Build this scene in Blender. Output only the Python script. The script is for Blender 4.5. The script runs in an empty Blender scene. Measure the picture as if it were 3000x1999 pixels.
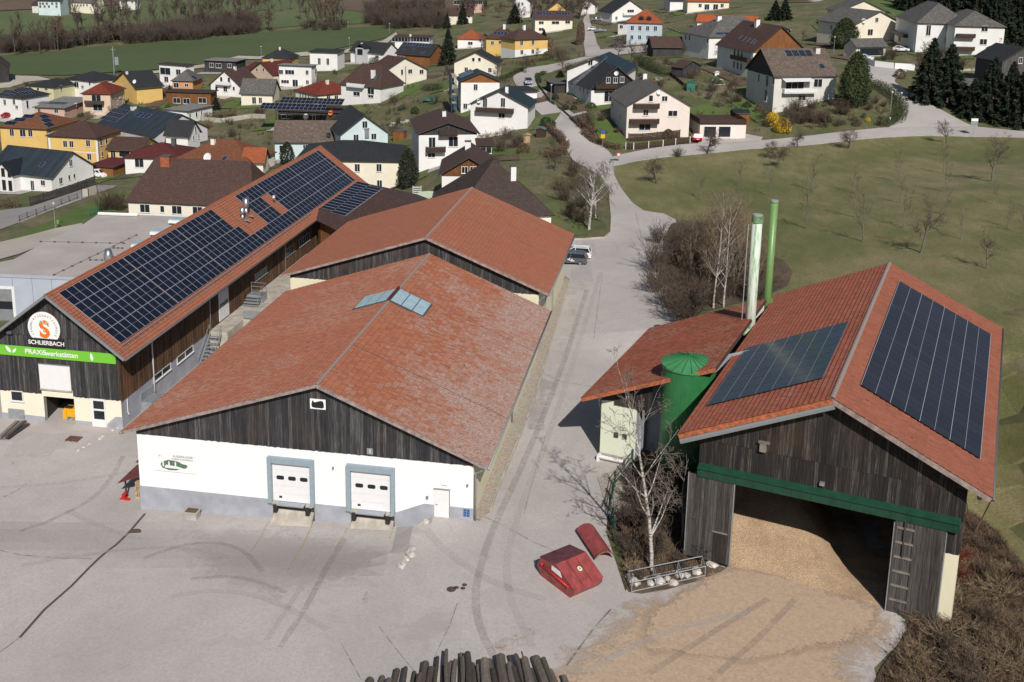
import bpy, math, random
import numpy as np
from mathutils import Vector, Matrix
from mathutils.bvhtree import BVHTree
from mathutils.geometry import delaunay_2d_cdt
random.seed(7); np.random.seed(7)
R_ = math.radians
SC = bpy.context.scene
COL = SC.collection
# ------------------------------------------------------------------ camera
FPX, PITCH, ROLL, CYP, CXP, CAMH = 3188.3, 0.2306748, 0.0181685, 565.4, 1500.0, 40.0
cam_d = bpy.data.cameras.new('camera'); cam = bpy.data.objects.new('camera', cam_d); COL.objects.link(cam)
cam_d.sensor_width = 36; cam_d.lens = FPX/3000*36; cam_d.shift_y = -(999.5-CYP)/3000
cam_d.clip_start = 0.5; cam_d.clip_end = 9000
cam.matrix_world = Matrix.Translation((0,0,CAMH)) @ Matrix.Rotation(math.pi/2-PITCH,4,'X') @ Matrix.Rotation(ROLL,4,'Z')
SC.camera = cam
# ------------------------------------------------------------------ light
SUN_EL, SUN_AZ = R_(39), R_(-12.5)          # shadows fall towards azimuth -12.5 deg
W = bpy.data.worlds.new('World'); SC.world = W; W.use_nodes = True
nt = W.node_tree; bg = nt.nodes['Background']; sky = nt.nodes.new('ShaderNodeTexSky')
sky.sky_type = 'NISHITA'; sky.sun_disc = False; sky.sun_elevation = SUN_EL
sky.sun_rotation = math.pi+SUN_AZ; sky.altitude = 400; sky.dust_density = 1.0
nt.links.new(sky.outputs[0], bg.inputs[0]); bg.inputs[1].default_value = 0.052
sd = bpy.data.lights.new('sun','SUN'); sd.energy = 4.5; sd.angle = R_(0.53); sd.color = (1,0.94,0.87)
sun = bpy.data.objects.new('sun', sd); COL.objects.link(sun)
sdir = Vector((math.sin(SUN_AZ)*math.cos(SUN_EL), math.cos(SUN_AZ)*math.cos(SUN_EL), -math.sin(SUN_EL)))
sun.rotation_euler = sdir.to_track_quat('-Z','Y').to_euler(); sun.location = (60,-60,120)
SC.view_settings.view_transform = 'Standard'; SC.view_settings.look = 'None'
SC.view_settings.exposure = 0.0; SC.view_settings.gamma = 1.0; SC.view_settings.use_curve_mapping = False
SC.cycles.max_bounces = 5; SC.cycles.diffuse_bounces = 3; SC.cycles.transparent_max_bounces = 8
# ------------------------------------------------------------------ surveying helpers
def ray(px, py):
    a = (px-CXP)/FPX; b = -(py-CYP)/FPX; cr, sr = math.cos(ROLL), math.sin(ROLL)
    x = a*cr-b*sr; u = a*sr+b*cr
    return Vector((x, math.cos(PITCH)+u*math.sin(PITCH), -math.sin(PITCH)+u*math.cos(PITCH)))
def GZ(px, py, z=0.0):
    d = ray(px, py); t = (z-CAMH)/d.z; return Vector((d.x*t, d.y*t, z))
CO = Vector((0,0,CAMH))
def onplane(px, py, n, c):
    d = ray(px, py); return CO + d*((c-n.dot(CO))/n.dot(d))
def axes(a): return Vector((math.cos(a),-math.sin(a),0)), Vector((math.sin(a),math.cos(a),0))
AU, AV = axes(0.1620793); DU, DV = axes(0.4261208)
ZV = Vector((0,0,1))
def fA(u,v,z): return AU*u+AV*v+ZV*z
def fD(u,v,z): return DU*u+DV*v+ZV*z
def kA(x,y): return (x*.31874, y*.31874)
def kB(x,y): return (700+x*.29749, y*.29749)
def kC(x,y): return (1300+x*.29749, y*.29749)
def kD(x,y): return (1900+x*.2551, y*.2551)
def kE(x,y): return (2400+x*.2551, y*.2551)
def kF(x,y): return (x*.2551, 350+y*.2551)
def kG(x,y): return (500+x*.29749, 250+y*.29749)
def kH(x,y): return (1100+x*.31891, 200+y*.31891)
def k4(x,y): return (1700+x*.3507, 350+y*.3507)
def k5(x,y): return (2300+x*.3507, 350+y*.3507)
def kZ(x,y): return (x*.2296, 540+y*.2296)
# ------------------------------------------------------------------ terrain
def sst(a,b,x):
    t = min(1,max(0,(x-a)/(b-a))); return t*t*(3-2*t)
def yard_z(x,y):
    p = Vector((x,y,0)); u = p.dot(AU); v = p.dot(AV)
    us = -17.1 - (68-min(v,68))*0.2
    if u >= us: return 0.0
    d = us-u
    z = -1.05*sst(58.5,66.5,v)*sst(0,0.5,d) - 0.04*d
    z = max(z,-2.0)
    if v > 69: z = z + (max(z,-1.5)-z)*sst(69,78,v)
    return z
CT = [(1700,700,0),(1750,560,0),(1650,760,0),(1800,460,.4),(1830,440,.5),(2050,440,1.5),(2400,400,3),(2750,385,4.6),(2990,400,5),
 (2500,300,8),(2600,215,11),(2700,155,12.5),(2950,150,14),(2330,305,6),(1540,250,5),(1600,330,3),(1400,225,3),(1860,395,2.5),(2100,398,2),
 (1760,130,4.5),(1900,118,8),(1550,165,4.4),(2050,150,8),(2250,100,11),(1740,60,8),(2330,50,15),(2600,20,18),(2950,40,17),(2950,270,8),
 (1300,500,0),(1200,600,-3),(1170,620,-6),(1080,440,-8),(930,470,-9),(900,272,-6),(470,240,-6),(150,565,-13),(283,520,-13),
 (0,700,-11),(100,640,-12),(300,340,-10),(0,400,-12),(0,250,-9),(750,150,-6),(1100,90,-2),(300,140,-8),(700,30,-6),(0,60,-6),(0,5,-3),
 (1200,5,4),(1500,20,6),(2960,1500,1),(2900,900,5),(2700,740,4.5),(2330,600,1.5),(2300,800,2),(2000,520,.5),(1925,540,.5),
 (2900,560,6),(2990,500,5.5),(2990,900,6),(2990,1300,3),(2900,1900,0.2),(2990,1999,.5),(420,700,-7),(700,480,-9),(1340,560,0)]
CP = [tuple(GZ(a,b,c)) for a,b,c in CT]
for u_ in range(-70,6,9):
    for v_ in (30,45,60,75,90,100):
        if u_>-15 and v_>70: continue
        p = fA(u_,v_,0); CP.append((p.x,p.y,yard_z(p.x,p.y)))
CP += [(-500,1000,0),(0,1100,14),(300,620,40),(500,900,90),(900,500,90),(-700,300,-12),(-300,60,-14),(300,100,14),(400,250,30),(-200,-100,0),(200,-100,2),(0,-100,0),(-1500,3500,30),(1500,3500,160),(0,3000,60)]
CP = np.array(CP)
def _U(r2): return np.where(r2>0, 0.5*r2*np.log(np.maximum(r2,1e-9)), 0)
_S = 100.0
def _tps():
    X = CP[:,:2]/_S; n = len(X)
    K = _U(((X[:,None]-X[None])**2).sum(-1)) + np.eye(n)*0.004
    P = np.hstack([np.ones((n,1)),X]); A = np.zeros((n+3,n+3)); A[:n,:n]=K; A[:n,n:]=P; A[n:,:n]=P.T
    return X, np.linalg.solve(A, np.concatenate([CP[:,2],np.zeros(3)]))
_X,_w = _tps()
def tps(xs, ys):
    Q = np.stack([np.atleast_1d(xs),np.atleast_1d(ys)],-1)/_S
    return _U(((Q[:,None]-_X[None])**2).sum(-1))@_w[:-3] + _w[-3] + Q@_w[-2:]
def nearw(x,y):
    p = Vector((x,y,0)); u = p.dot(AU); v = p.dot(AV)
    return sst(-66,-56,u)*(1-sst(4,12,u))*(1-sst(96,106,v))*sst(10,20,v)
def TZ(x,y):
    z = float(tps(x,y)[0]); w = nearw(x,y)
    return z if w<=0 else z*(1-w)+yard_z(x,y)*w
def grow(a,b,st,lo,hi,k):
    c = list(np.arange(a,b+1e-6,st)); s=st
    while c[-1]<hi: s*=k; c.append(c[-1]+s)
    s=st
    while c[0]>lo: s*=k; c.insert(0,c[0]-s)
    return np.array(c)
GX = grow(-150,160,2.5,-2500,2500,1.12); GY = grow(35,330,2.5,-150,4500,1.1)
_gx,_gy = np.meshgrid(GX,GY,indexing='ij')
_gz = np.concatenate([tps(_gx.ravel()[i:i+4000],_gy.ravel()[i:i+4000]) for i in range(0,_gx.size,4000)]).reshape(_gx.shape)
_gz = np.clip(_gz,-20,260)
for i in range(len(GX)):
    for j in range(len(GY)):
        if -90<GX[i]<60 and 0<GY[j]<125:
            w = nearw(GX[i],GY[j])
            if w>0: _gz[i,j] = _gz[i,j]*(1-w)+yard_z(GX[i],GY[j])*w
for i in range(len(GX)):
    for j in range(len(GY)):
        p=Vector((GX[i],GY[j],0)); a=p.dot(DU); b=p.dot(DV)
        if -26<a<9 and 55<b<104: _gz[i,j]*=1-sst(-23,-18,a)*(1-sst(2,7,a))*sst(57,61,b)*(1-sst(96,102,b))
def TM(x,y):     # height of the built ground mesh
    i = min(max(int(np.searchsorted(GX,x))-1,0),len(GX)-2); j = min(max(int(np.searchsorted(GY,y))-1,0),len(GY)-2)
    a = (x-GX[i])/(GX[i+1]-GX[i]); b = (y-GY[j])/(GY[j+1]-GY[j])
    a=min(1,max(0,a)); b=min(1,max(0,b))
    return float(_gz[i,j]*(1-a)*(1-b)+_gz[i+1,j]*a*(1-b)+_gz[i,j+1]*(1-a)*b+_gz[i+1,j+1]*a*b)
def G(px,py,dz=0.0):    # point of the ground seen at that place of the survey photo
    d = ray(px,py); t = 30.0; st = 1.5; last = t
    while t < 4000:
        x,y,z = d.x*t, d.y*t, CAMH+d.z*t
        if z < TM(x,y)+dz:
            lo,hi = last,t
            for _ in range(24):
                m=(lo+hi)/2
                if CAMH+d.z*m < TM(d.x*m,d.y*m)+dz: hi=m
                else: lo=m
            return Vector((d.x*hi,d.y*hi,CAMH+d.z*hi))
        last=t; t += max(1.0,t*0.01)
    return Vector((d.x*t,d.y*t,CAMH+d.z*t))
# ------------------------------------------------------------------ materials
MATS = {}
def col4(c): return (c[0],c[1],c[2],1)
def new_mat(name):
    m = bpy.data.materials.new(name); m.use_nodes = True; MATS[name]=m
    return m, m.node_tree, m.node_tree.nodes['Principled BSDF']
class NB:
    def __init__(s,t): s.t=t; s.n=t.nodes; s.l=t.links
    def coord(s,kind='Object'): return s.n.new('ShaderNodeTexCoord').outputs[kind]
    def geo(s): return s.n.new('ShaderNodeNewGeometry').outputs['Position']
    def mapp(s,v,scale=(1,1,1),rot=(0,0,0)):
        m=s.n.new('ShaderNodeMapping'); m.inputs['Scale'].default_value=scale; m.inputs['Rotation'].default_value=rot; s.l.new(v,m.inputs[0]); return m.outputs[0]
    def noise(s,v,sc,det=4,rough=.6,dist=0):
        m=s.n.new('ShaderNodeTexNoise'); m.inputs['Scale'].default_value=sc; m.inputs['Detail'].default_value=det; m.inputs['Roughness'].default_value=rough; m.inputs['Distortion'].default_value=dist
        s.l.new(v,m.inputs['Vector']); return m.outputs['Fac']
    def ramp(s,f,stops):
        m=s.n.new('ShaderNodeValToRGB'); e=m.color_ramp.elements
        while len(e)<len(stops): e.new(.5)
        for k,(p,c) in enumerate(stops):
            e[k].position=p; e[k].color=col4(c) if not isinstance(c,(int,float)) else (c,c,c,1)
        s.l.new(f,m.inputs[0]); return m.outputs[0]
    def mix(s,f,a,b,mode='MIX'):
        m=s.n.new('ShaderNodeMix'); m.data_type='RGBA'; m.blend_type=mode
        for sock,val in ((m.inputs[0],f),(m.inputs[6],a),(m.inputs[7],b)):
            if isinstance(val,(int,float)): sock.default_value=val
            elif isinstance(val,(tuple,list)): sock.default_value=col4(val)
            else: s.l.new(val,sock)
        return m.outputs[2]
    def math(s,op,a,b=0.0,c=None):
        m=s.n.new('ShaderNodeMath'); m.operation=op
        for k,val in enumerate((a,b) if c is None else (a,b,c)):
            if isinstance(val,(int,float)): m.inputs[k].default_value=val
            else: s.l.new(val,m.inputs[k])
        return m.outputs[0]
    def bump(s,h,bsdf,st=.4,dist=.03):
        m=s.n.new('ShaderNodeBump'); m.inputs['Strength'].default_value=st; m.inputs['Distance'].default_value=dist
        s.l.new(h,m.inputs['Height']); s.l.new(m.outputs[0],bsdf.inputs['Normal'])
    def objrand(s): return s.n.new('ShaderNodeObjectInfo').outputs['Random']
    def attr(s,name):
        m=s.n.new('ShaderNodeAttribute'); m.attribute_name=name; return m.outputs['Fac']
def plain(name,c,rough=.7,metal=0,var=.08,sc=3.0,emit=None):
    if name in MATS: return MATS[name]
    m,t,b = new_mat(name); nb=NB(t); b.inputs['Roughness'].default_value=rough; b.inputs['Metallic'].default_value=metal
    if var>0:
        n = nb.noise(nb.coord(),sc,3)
        lo=tuple(x*(1-var*1.6) for x in c); hi=tuple(min(1,x*(1+var)) for x in c)
        t.links.new(nb.ramp(n,[(.3,lo),(.7,hi)]),b.inputs['Base Color'])
    else: b.inputs['Base Color'].default_value=col4(c)
    return m
def plaster(name,c,dirt=.12):
    if name in MATS: return MATS[name]
    m,t,b = new_mat(name); nb=NB(t); b.inputs['Roughness'].default_value=.9
    o=nb.coord(); n=nb.noise(o,.35,5,.65); n2=nb.noise(nb.mapp(o,(2.5,2.5,.35)),1.2,4)
    a=nb.ramp(n,[(.3,tuple(x*(1-dirt) for x in c)),(.65,c)])
    k=nb.mix(nb.ramp(n2,[(.5,0),(.85,dirt)]),a,tuple(x*.6 for x in c))
    t.links.new(k,b.inputs['Base Color']); nb.bump(nb.noise(o,60,2),b,.15,.01)
    return m
def boards_mat(name,lo,mid,hi,warm):
    m,t,b = new_mat(name); nb=NB(t); b.inputs['Roughness'].default_value=.85
    o=nb.coord(); r=nb.objrand()
    n=nb.noise(nb.mapp(o,(7,7,.28)),1.9,6,.75); n2=nb.noise(nb.mapp(o,(30,30,.8)),1.5,4,.6)
    f=nb.math('ADD',nb.math('MULTIPLY',n,.95),nb.math('MULTIPLY',r,.2))
    c=nb.ramp(f,[(.42,lo),(.6,mid),(.82,hi)])
    c=nb.mix(nb.ramp(n2,[(.35,.55),(.6,0)]),c,tuple(x*.45 for x in lo))
    w=nb.noise(nb.mapp(o,(1,1,.6)),.5,4)
    c=nb.mix(nb.ramp(w,[(.5,0),(.78,.6)]),c,warm)
    t.links.new(c,b.inputs['Base Color']); nb.bump(n2,b,.4,.01); return m
boards_mat('wood_dark',(.014,.014,.017),(.042,.041,.045),(.19,.18,.18),(.085,.058,.036))
boards_mat('wood_brown',(.035,.017,.008),(.115,.055,.024),(.25,.135,.06),(.22,.10,.03))
boards_mat('wood_barn',(.008,.007,.007),(.024,.020,.019),(.15,.13,.12),(.07,.036,.018))
boards_mat('wood_orange',(.10,.04,.012),(.26,.10,.03),(.38,.17,.06),(.3,.12,.03))
boards_mat('wood_door',(.022,.02,.019),(.07,.062,.058),(.15,.14,.13),(.05,.04,.035))
def tile_mat(name,cols,lich,lamt,dark=(.12,.04,.02),grow=.45,soil=0.5,zr=None):
    m,t,b = new_mat(name); nb=NB(t); b.inputs['Roughness'].default_value=.85
    o=nb.geo(); r=nb.math('FRACT',nb.math('ADD',nb.attr('rnd'),nb.objrand()))
    c=nb.ramp(r,[(0.0,cols[0]),(.35,cols[1]),(.75,cols[2]),(1.0,cols[3])])
    big=nb.noise(o,.16,5,.65); mid=nb.noise(o,1.1,6,.75); fine=nb.noise(o,5,5,.85)
    c=nb.mix(nb.ramp(mid,[(.4,0),(.75,soil)]),c,dark)
    f=nb.math('ADD',nb.math('MULTIPLY',big,.5),nb.math('ADD',nb.math('MULTIPLY',mid,.4),nb.math('MULTIPLY',r,.12)))
    if zr:
        sp=t.nodes.new('ShaderNodeSeparateXYZ'); t.links.new(o,sp.inputs[0]); mr=t.nodes.new('ShaderNodeMapRange'); mr.inputs[1].default_value=zr[0]; mr.inputs[2].default_value=zr[1]; mr.inputs[3].default_value=zr[2]; mr.inputs[4].default_value=-.08
        t.links.new(sp.outputs[2],mr.inputs[0]); f=nb.math('ADD',f,mr.outputs[0])
    f=nb.math('MULTIPLY',nb.ramp(f,[(grow,0),(grow+.2,lamt)]),nb.ramp(fine,[(.38,.15),(.58,1)]))
    c=nb.mix(f,c,lich)
    c=nb.mix(nb.ramp(fine,[(.3,.5),(.5,0)]),c,tuple(x*.5 for x in cols[1]))
    s2=nb.noise(o,3.2,2,.5); c=nb.mix(nb.ramp(s2,[(.70,0),(.75,.75)]),c,(.04,.03,.022))
    t.links.new(c,b.inputs['Base Color']); return m
tile_mat('tile_orange',[(.33,.112,.058),(.36,.125,.065),(.39,.145,.08),(.34,.12,.068)],(.40,.345,.315),.9,grow=.47,soil=.22,zr=(4.4,9.5,.17))
tile_mat('tile_rust',[(.37,.135,.077),(.40,.145,.083),(.43,.16,.093),(.38,.14,.082)],(.46,.37,.32),.7,grow=.5,soil=.25)
tile_mat('tile_new',[(.32,.113,.06),(.34,.12,.064),(.36,.13,.071),(.31,.108,.06)],(.38,.28,.22),.4,grow=.55,soil=.2)
tile_mat('tile_barn',[(.28,.092,.053),(.30,.101,.059),(.33,.113,.066),(.29,.097,.056)],(.40,.32,.28),.6,grow=.64,soil=.35)
tile_mat('tile_mossy',[(.26,.06,.03),(.30,.075,.038),(.36,.1,.05),(.24,.06,.032)],(.33,.26,.2),.75,grow=.5,dark=(.07,.05,.025))
tile_mat('tile_brown',[(.09,.05,.042),(.11,.062,.05),(.13,.075,.06),(.085,.05,.043)],(.2,.16,.14),.3,grow=.62,dark=(.05,.03,.025))
plain('tile_gap_shade',(.045,.025,.018),.95,var=.2)  # painted shade on tile front faces, standing in for shadow gaps between courses
def roof_mat(name,c,rough=.75,rows=3.0,cols=3.3,var=.25,metal=0,seam=False,lich=0.0):
    if name in MATS: return MATS[name]
    m,t,b = new_mat(name); nb=NB(t); b.inputs['Roughness'].default_value=rough; b.inputs['Metallic'].default_value=metal
    uv=t.nodes.new('ShaderNodeUVMap').outputs[0]; o=nb.coord()
    br=t.nodes.new('ShaderNodeTexBrick'); t.links.new(uv,br.inputs['Vector'])
    br.inputs['Scale'].default_value=1; br.inputs['Brick Width'].default_value=1/cols; br.inputs['Row Height'].default_value=1/rows
    if seam: br.inputs['Brick Width'].default_value=.55; br.inputs['Row Height'].default_value=50; br.offset=0
    br.inputs['Mortar Size'].default_value=.035; br.inputs['Mortar Smooth'].default_value=.3; br.inputs['Bias'].default_value=0
    br.inputs['Color1'].default_value=col4(tuple(x*(1-var) for x in c)); br.inputs['Color2'].default_value=col4(tuple(x*(1+var) for x in c)); br.inputs['Mortar'].default_value=col4(tuple(x*.4 for x in c))
    n=nb.noise(o,.5,5,.65)
    cc=nb.mix(nb.ramp(n,[(.35,.45),(.65,0)]),br.outputs['Color'],tuple(x*.55 for x in c))
    if lich>0: cc=nb.mix(nb.ramp(nb.noise(o,1.7,5,.7),[(.5,0),(.7,lich)]),cc,(.3,.27,.24))
    t.links.new(cc,b.inputs['Base Color']); inv=nb.math('SUBTRACT',1.0,br.outputs['Fac']); nb.bump(inv,b,.5,.03); return m
RC = dict(red=(.20,.035,.018),dred=(.12,.022,.018),brown=(.085,.045,.036),dbrown=(.06,.038,.032),black=(.028,.03,.034),blue=(.03,.042,.055),
  gray=(.12,.115,.11),lgray=(.26,.26,.25),orange=(.36,.09,.028),rust=(.20,.075,.035),taupe=(.135,.10,.078),teal=(.02,.035,.042),bright=(.5,.11,.03),maroon=(.13,.02,.024),white=(.5,.5,.48))
def RM(k):
    if k in ('blue','teal'): return roof_mat('roof_'+k,RC[k],.5,seam=True)
    if k in ('gray','taupe'): return roof_mat('roof_'+k,RC[k],.85,rows=2.6,lich=.35)
    return roof_mat('roof_'+k,RC[k])
WC = dict(white=(.78,.775,.76),cream=(.77,.72,.59),lblue=(.56,.67,.69),sky=(.42,.50,.56),yellow=(.70,.47,.16),lemon=(.60,.58,.36),peach=(.64,.50,.38),
  pink=(.55,.36,.30),rose=(.76,.68,.62),orange=(.58,.29,.12),grayw=(.5,.51,.53),vanilla=(.77,.73,.63),offwhite=(.66,.64,.6),dark=(.06,.06,.065),pgreen=(.55,.6,.42))
def WM(k):
    if k=='wood': return MATS['wood_orange']
    if k=='dwood': return MATS['wood_dark']
    return plaster('plaster_'+k,WC[k])
plaster('warehouse_white',(.84,.835,.82),.03); plaster('warehouse_cream',(.72,.68,.50),.08); plaster('barn_cream',(.80,.74,.60),.07)
plain('plinth_grey',(.34,.355,.40),.85,var=.1,sc=1); plain('concrete',(.42,.385,.33),.9,var=.18,sc=1.2); plain('concrete_grey',(.38,.37,.35),.9,var=.2,sc=.8)
plain('glass_dark',(.018,.022,.028),.12,var=0); plain('frame_white',(.74,.74,.74),.5,var=.02); plain('frame_dark',(.05,.04,.035),.6,var=.1)
plain('gutter_dark',(.11,.115,.125),.5,.3,var=.05); plain('gutter_grey',(.33,.35,.37),.45,.5,var=.05); plain('steel',(.55,.56,.57),.3,.9,var=.05); plain('galv',(.42,.45,.48),.45,.6,var=.1)
plain('frame_blue',(.27,.34,.39),.6,var=.06); plain('door_white',(.74,.74,.75),.45,var=.02); plain('verge',(.30,.235,.215),.8,var=.25,sc=2.5)
plain('green_beam',(.010,.055,.032),.45,var=.15,sc=1.5); plain('silo_green',(.035,.19,.065),.38,.15,var=.12,sc=.7); plain('silo_roof',(.07,.27,.11),.4,.1,var=.12,sc=.7)
plain('stack_green',(.15,.27,.09),.4,var=.06); plain('banner_green',(.16,.50,.04),.5,var=0); plain('sign_white',(.8,.8,.8),.5,var=0); plain('sign_black',(.015,.013,.014),.5,var=0)
plain('sign_orange',(.75,.16,.01),.5,var=0); plain('sign_leaf',(.10,.35,.10),.5,var=0); plain('sign_grey',(.2,.2,.21),.6,var=0); plain('red_skip',(.30,.062,.062),.5,var=.2,sc=2.0); plain('red_dark',(.11,.02,.022),.6,var=.4,sc=2)
plain('red_bright',(.55,.02,.015),.4,var=.1); plain('machine_yellow',(.75,.38,.01),.4,var=.05); plain('rubber',(.02,.02,.02),.8,var=.1); plain('balcony',(.045,.024,.015),.8,var=.2)
plain('bark',(.11,.09,.075),.9,var=.35,sc=2); plain('bark_grey',(.16,.14,.125),.9,var=.3,sc=2); plain('twig_brown',(.11,.08,.058),.9,var=.3,sc=1); plain('twig_tan',(.27,.20,.12),.9,var=.3,sc=1); plain('twig_red',(.16,.03,.018),.9,var=.2); plain('twig_orange',(.3,.12,.03),.8,var=.2)
plain('twig_far',(.105,.078,.062),.9,var=.25,sc=.2); plain('twig_far_red',(.19,.10,.065),.9,var=.2,sc=.2)
plain('stone',(.5,.47,.44),.9,var=.3,sc=2); plain('brick_red',(.32,.10,.05),.9,var=.2); plain('fabric_blue',(.03,.10,.3),.8,var=.1); plain('scaffold_blue',(.06,.16,.28),.6,var=.1)
plain('car_silver',(.42,.46,.52),.25,.6,var=.02); plain('car_red',(.40,.008,.015),.25,.2,var=.02); plain('car_grey',(.14,.155,.18),.25,.5,var=.02); plain('car_white',(.78,.78,.79),.3,var=.02); plain('car_black',(.02,.025,.035),.2,.3,var=.02)
plain('trampoline',(.55,.72,.55),.6,var=.1); plain('hut_green',(.03,.16,.12),.6,var=.1); plain('copper_roof',(.12,.2,.2),.6,.2,var=.1); plain('skylight',(.36,.50,.56),.18,var=.1,sc=1.5)
plain('pale_green',(.62,.72,.52),.6,var=.15,sc=8)
def leaf_mat(name,lo,hi):
    m,t,b = new_mat(name); nb=NB(t); b.inputs['Roughness'].default_value=.75
    n=nb.noise(nb.coord(),1.2,3); r=nb.attr('rnd'); f=nb.math('ADD',nb.math('MULTIPLY',n,.5),nb.math('MULTIPLY',r,.5))
    t.links.new(nb.ramp(f,[(.2,lo),(.75,hi)]),b.inputs['Base Color']); return m
leaf_mat('needles',(.005,.010,.006),(.020,.034,.014)); leaf_mat('thuja',(.014,.03,.008),(.055,.075,.018)); leaf_mat('thuja_dark',(.012,.018,.010),(.035,.045,.022)); leaf_mat('hedge_green',(.016,.03,.010),(.05,.07,.022)); leaf_mat('forsythia',(.45,.26,.005),(.8,.55,.02)); leaf_mat('brown_leaf',(.07,.045,.03),(.17,.11,.07)); leaf_mat('juniper',(.025,.045,.02),(.09,.12,.045))
# birch bark
m,t,b=new_mat('birch_bark'); nb=NB(t); o=nb.coord(); b.inputs['Roughness'].default_value=.8
n=nb.noise(nb.mapp(o,(1.5,1.5,7)),2.2,5,.7); t.links.new(nb.ramp(n,[(.4,(.06,.05,.045)),(.5,(.5,.47,.44)),(.8,(.66,.63,.6))]),b.inputs['Base Color'])
m,t,b=new_mat('stack_white'); nb=NB(t); o=nb.coord(); b.inputs['Roughness'].default_value=.6
n=nb.noise(nb.mapp(o,(3,3,.35)),1.3,5,.65); t.links.new(nb.ramp(n,[(.38,(.18,.36,.16)),(.5,(.56,.62,.54)),(.75,(.7,.71,.68))]),b.inputs['Base Color'])
# log bark
m,t,b=new_mat('log_bark'); nb=NB(t); o=nb.coord(); b.inputs['Roughness'].default_value=.95; r=nb.objrand()
n=nb.noise(nb.mapp(o,(6,6,1.2)),1.6,6,.7); f=nb.math('ADD',nb.math('MULTIPLY',n,.7),nb.math('MULTIPLY',r,.35))
t.links.new(nb.ramp(f,[(.3,(.03,.023,.018)),(.6,(.11,.092,.075)),(.85,(.23,.20,.17))]),b.inputs['Base Color']); nb.bump(n,b,.8,.05)
m,t,b=new_mat('log_cut'); b.inputs['Base Color'].default_value=(.28,.2,.13,1); b.inputs['Roughness'].default_value=.9
# solar panel glass
def pv_mat(name,c,line,cw,ch,rough=.22):
    m,t,b=new_mat(name); nb=NB(t); b.inputs['Roughness'].default_value=rough
    br=t.nodes.new('ShaderNodeTexBrick'); t.links.new(t.nodes.new('ShaderNodeUVMap').outputs[0],br.inputs['Vector']); br.offset=0
    br.inputs['Scale'].default_value=1; br.inputs['Brick Width'].default_value=cw; br.inputs['Row Height'].default_value=ch; br.inputs['Mortar Size'].default_value=.006
    br.inputs['Mortar Smooth'].default_value=0; br.inputs['Color1'].default_value=col4(c); br.inputs['Color2'].default_value=col4(tuple(x*1.15 for x in c)); br.inputs['Mortar'].default_value=col4(line)
    r=nb.objrand(); cc=nb.mix(nb.math('MULTIPLY',r,.35),br.outputs['Color'],tuple(x*.5 for x in c)); t.links.new(cc,b.inputs['Base Color']); b.inputs['Specular IOR Level'].default_value=.16; return m
pv_mat('pv_dark',(.010,.014,.028),(.02,.027,.05),.17,.09); pv_mat('pv_blue',(.014,.025,.055),(.03,.05,.1),.17,.17); pv_mat('pv_slate',(.022,.026,.04),(.045,.05,.07),.17,.09,.3)
plain('pv_frame',(.52,.53,.58),.35,.4,var=0); plain('pv_frame_black',(.03,.03,.035),.4,.2,var=0)
# ground materials
def asphalt(name,c,wear=.5):
    m,t,b=new_mat(name); nb=NB(t); o=nb.geo(); b.inputs['Roughness'].default_value=.92
    big=nb.noise(o,.055,6,.62,.6); mid=nb.noise(o,.35,6,.68,.8); fine=nb.noise(o,5.5,5,.85); grit=nb.noise(o,1.6,7,.85)
    cc=nb.ramp(big,[(.3,tuple(x*.76 for x in c)),(.5,tuple(x*.93 for x in c)),(.7,tuple(min(1,x*1.08) for x in c))])
    cc=nb.mix(nb.ramp(mid,[(.5,0),(.8,wear)]),cc,tuple(x*.62 for x in c))
    cc=nb.mix(nb.ramp(mid,[(.22,.4),(.42,0)]),cc,(c[0]*1.22,c[1]*1.17,c[2]*1.1))
    cc=nb.mix(nb.ramp(fine,[(.36,.55),(.6,0)]),cc,tuple(x*.6 for x in c))
    cc=nb.mix(nb.ramp(grit,[(.62,0),(.75,.35)]),cc,tuple(min(1,x*1.25) for x in c))
    t.links.new(cc,b.inputs['Base Color']); nb.bump(fine,b,.25,.01); return m
asphalt('asphalt_light',(.50,.462,.442)); asphalt('asphalt_dark',(.30,.285,.28),.4); asphalt('gravel_pale',(.52,.47,.40),.4)
def grass(name,lo,mid,hi,sc=1.0,stripe=0.0):
    m,t,b=new_mat(name); nb=NB(t); o=nb.geo(); b.inputs['Roughness'].default_value=.95
    big=nb.noise(o,.045*sc,5,.6,.5); mid_=nb.noise(nb.mapp(o,(1,.35,1),(0,0,.5)) ,.5*sc,6,.7); fine=nb.noise(o,5*sc,4,.8)
    f=nb.math('ADD',nb.math('MULTIPLY',big,.5),nb.math('ADD',nb.math('MULTIPLY',mid_,.35),nb.math('MULTIPLY',fine,.2)))
    cc=nb.ramp(f,[(.36,lo),(.5,mid),(.64,hi)]); cc=nb.mix(nb.ramp(fine,[(.35,.45),(.6,0)]),cc,tuple(x*.5 for x in lo))
    t.links.new(cc,b.inputs['Base Color']); nb.bump(fine,b,.6,.08); return m
grass('grass_meadow',(.088,.112,.03),(.15,.148,.055),(.27,.22,.115)); grass('grass_garden',(.055,.095,.02),(.1,.13,.034),(.17,.16,.07),2.0); grass('ground_garden',(.05,.085,.02),(.105,.11,.042),(.22,.17,.11),2.6)
grass('grass_field',(.056,.088,.026),(.066,.1,.03),(.08,.11,.038),.4); grass('grass_field_far',(.075,.115,.035),(.095,.13,.045),(.14,.145,.065),.3); grass('soil_brown',(.095,.062,.04),(.13,.085,.055),(.16,.12,.08),.4); grass('undergrowth',(.045,.034,.02),(.10,.072,.045),(.17,.12,.075),3.0); grass('grass_lawn',(.055,.11,.016),(.09,.145,.028),(.13,.16,.042),2.0)
m,t,b=new_mat('wood_chips'); nb=NB(t); o=nb.geo(); b.inputs['Roughness'].default_value=.95
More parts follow.
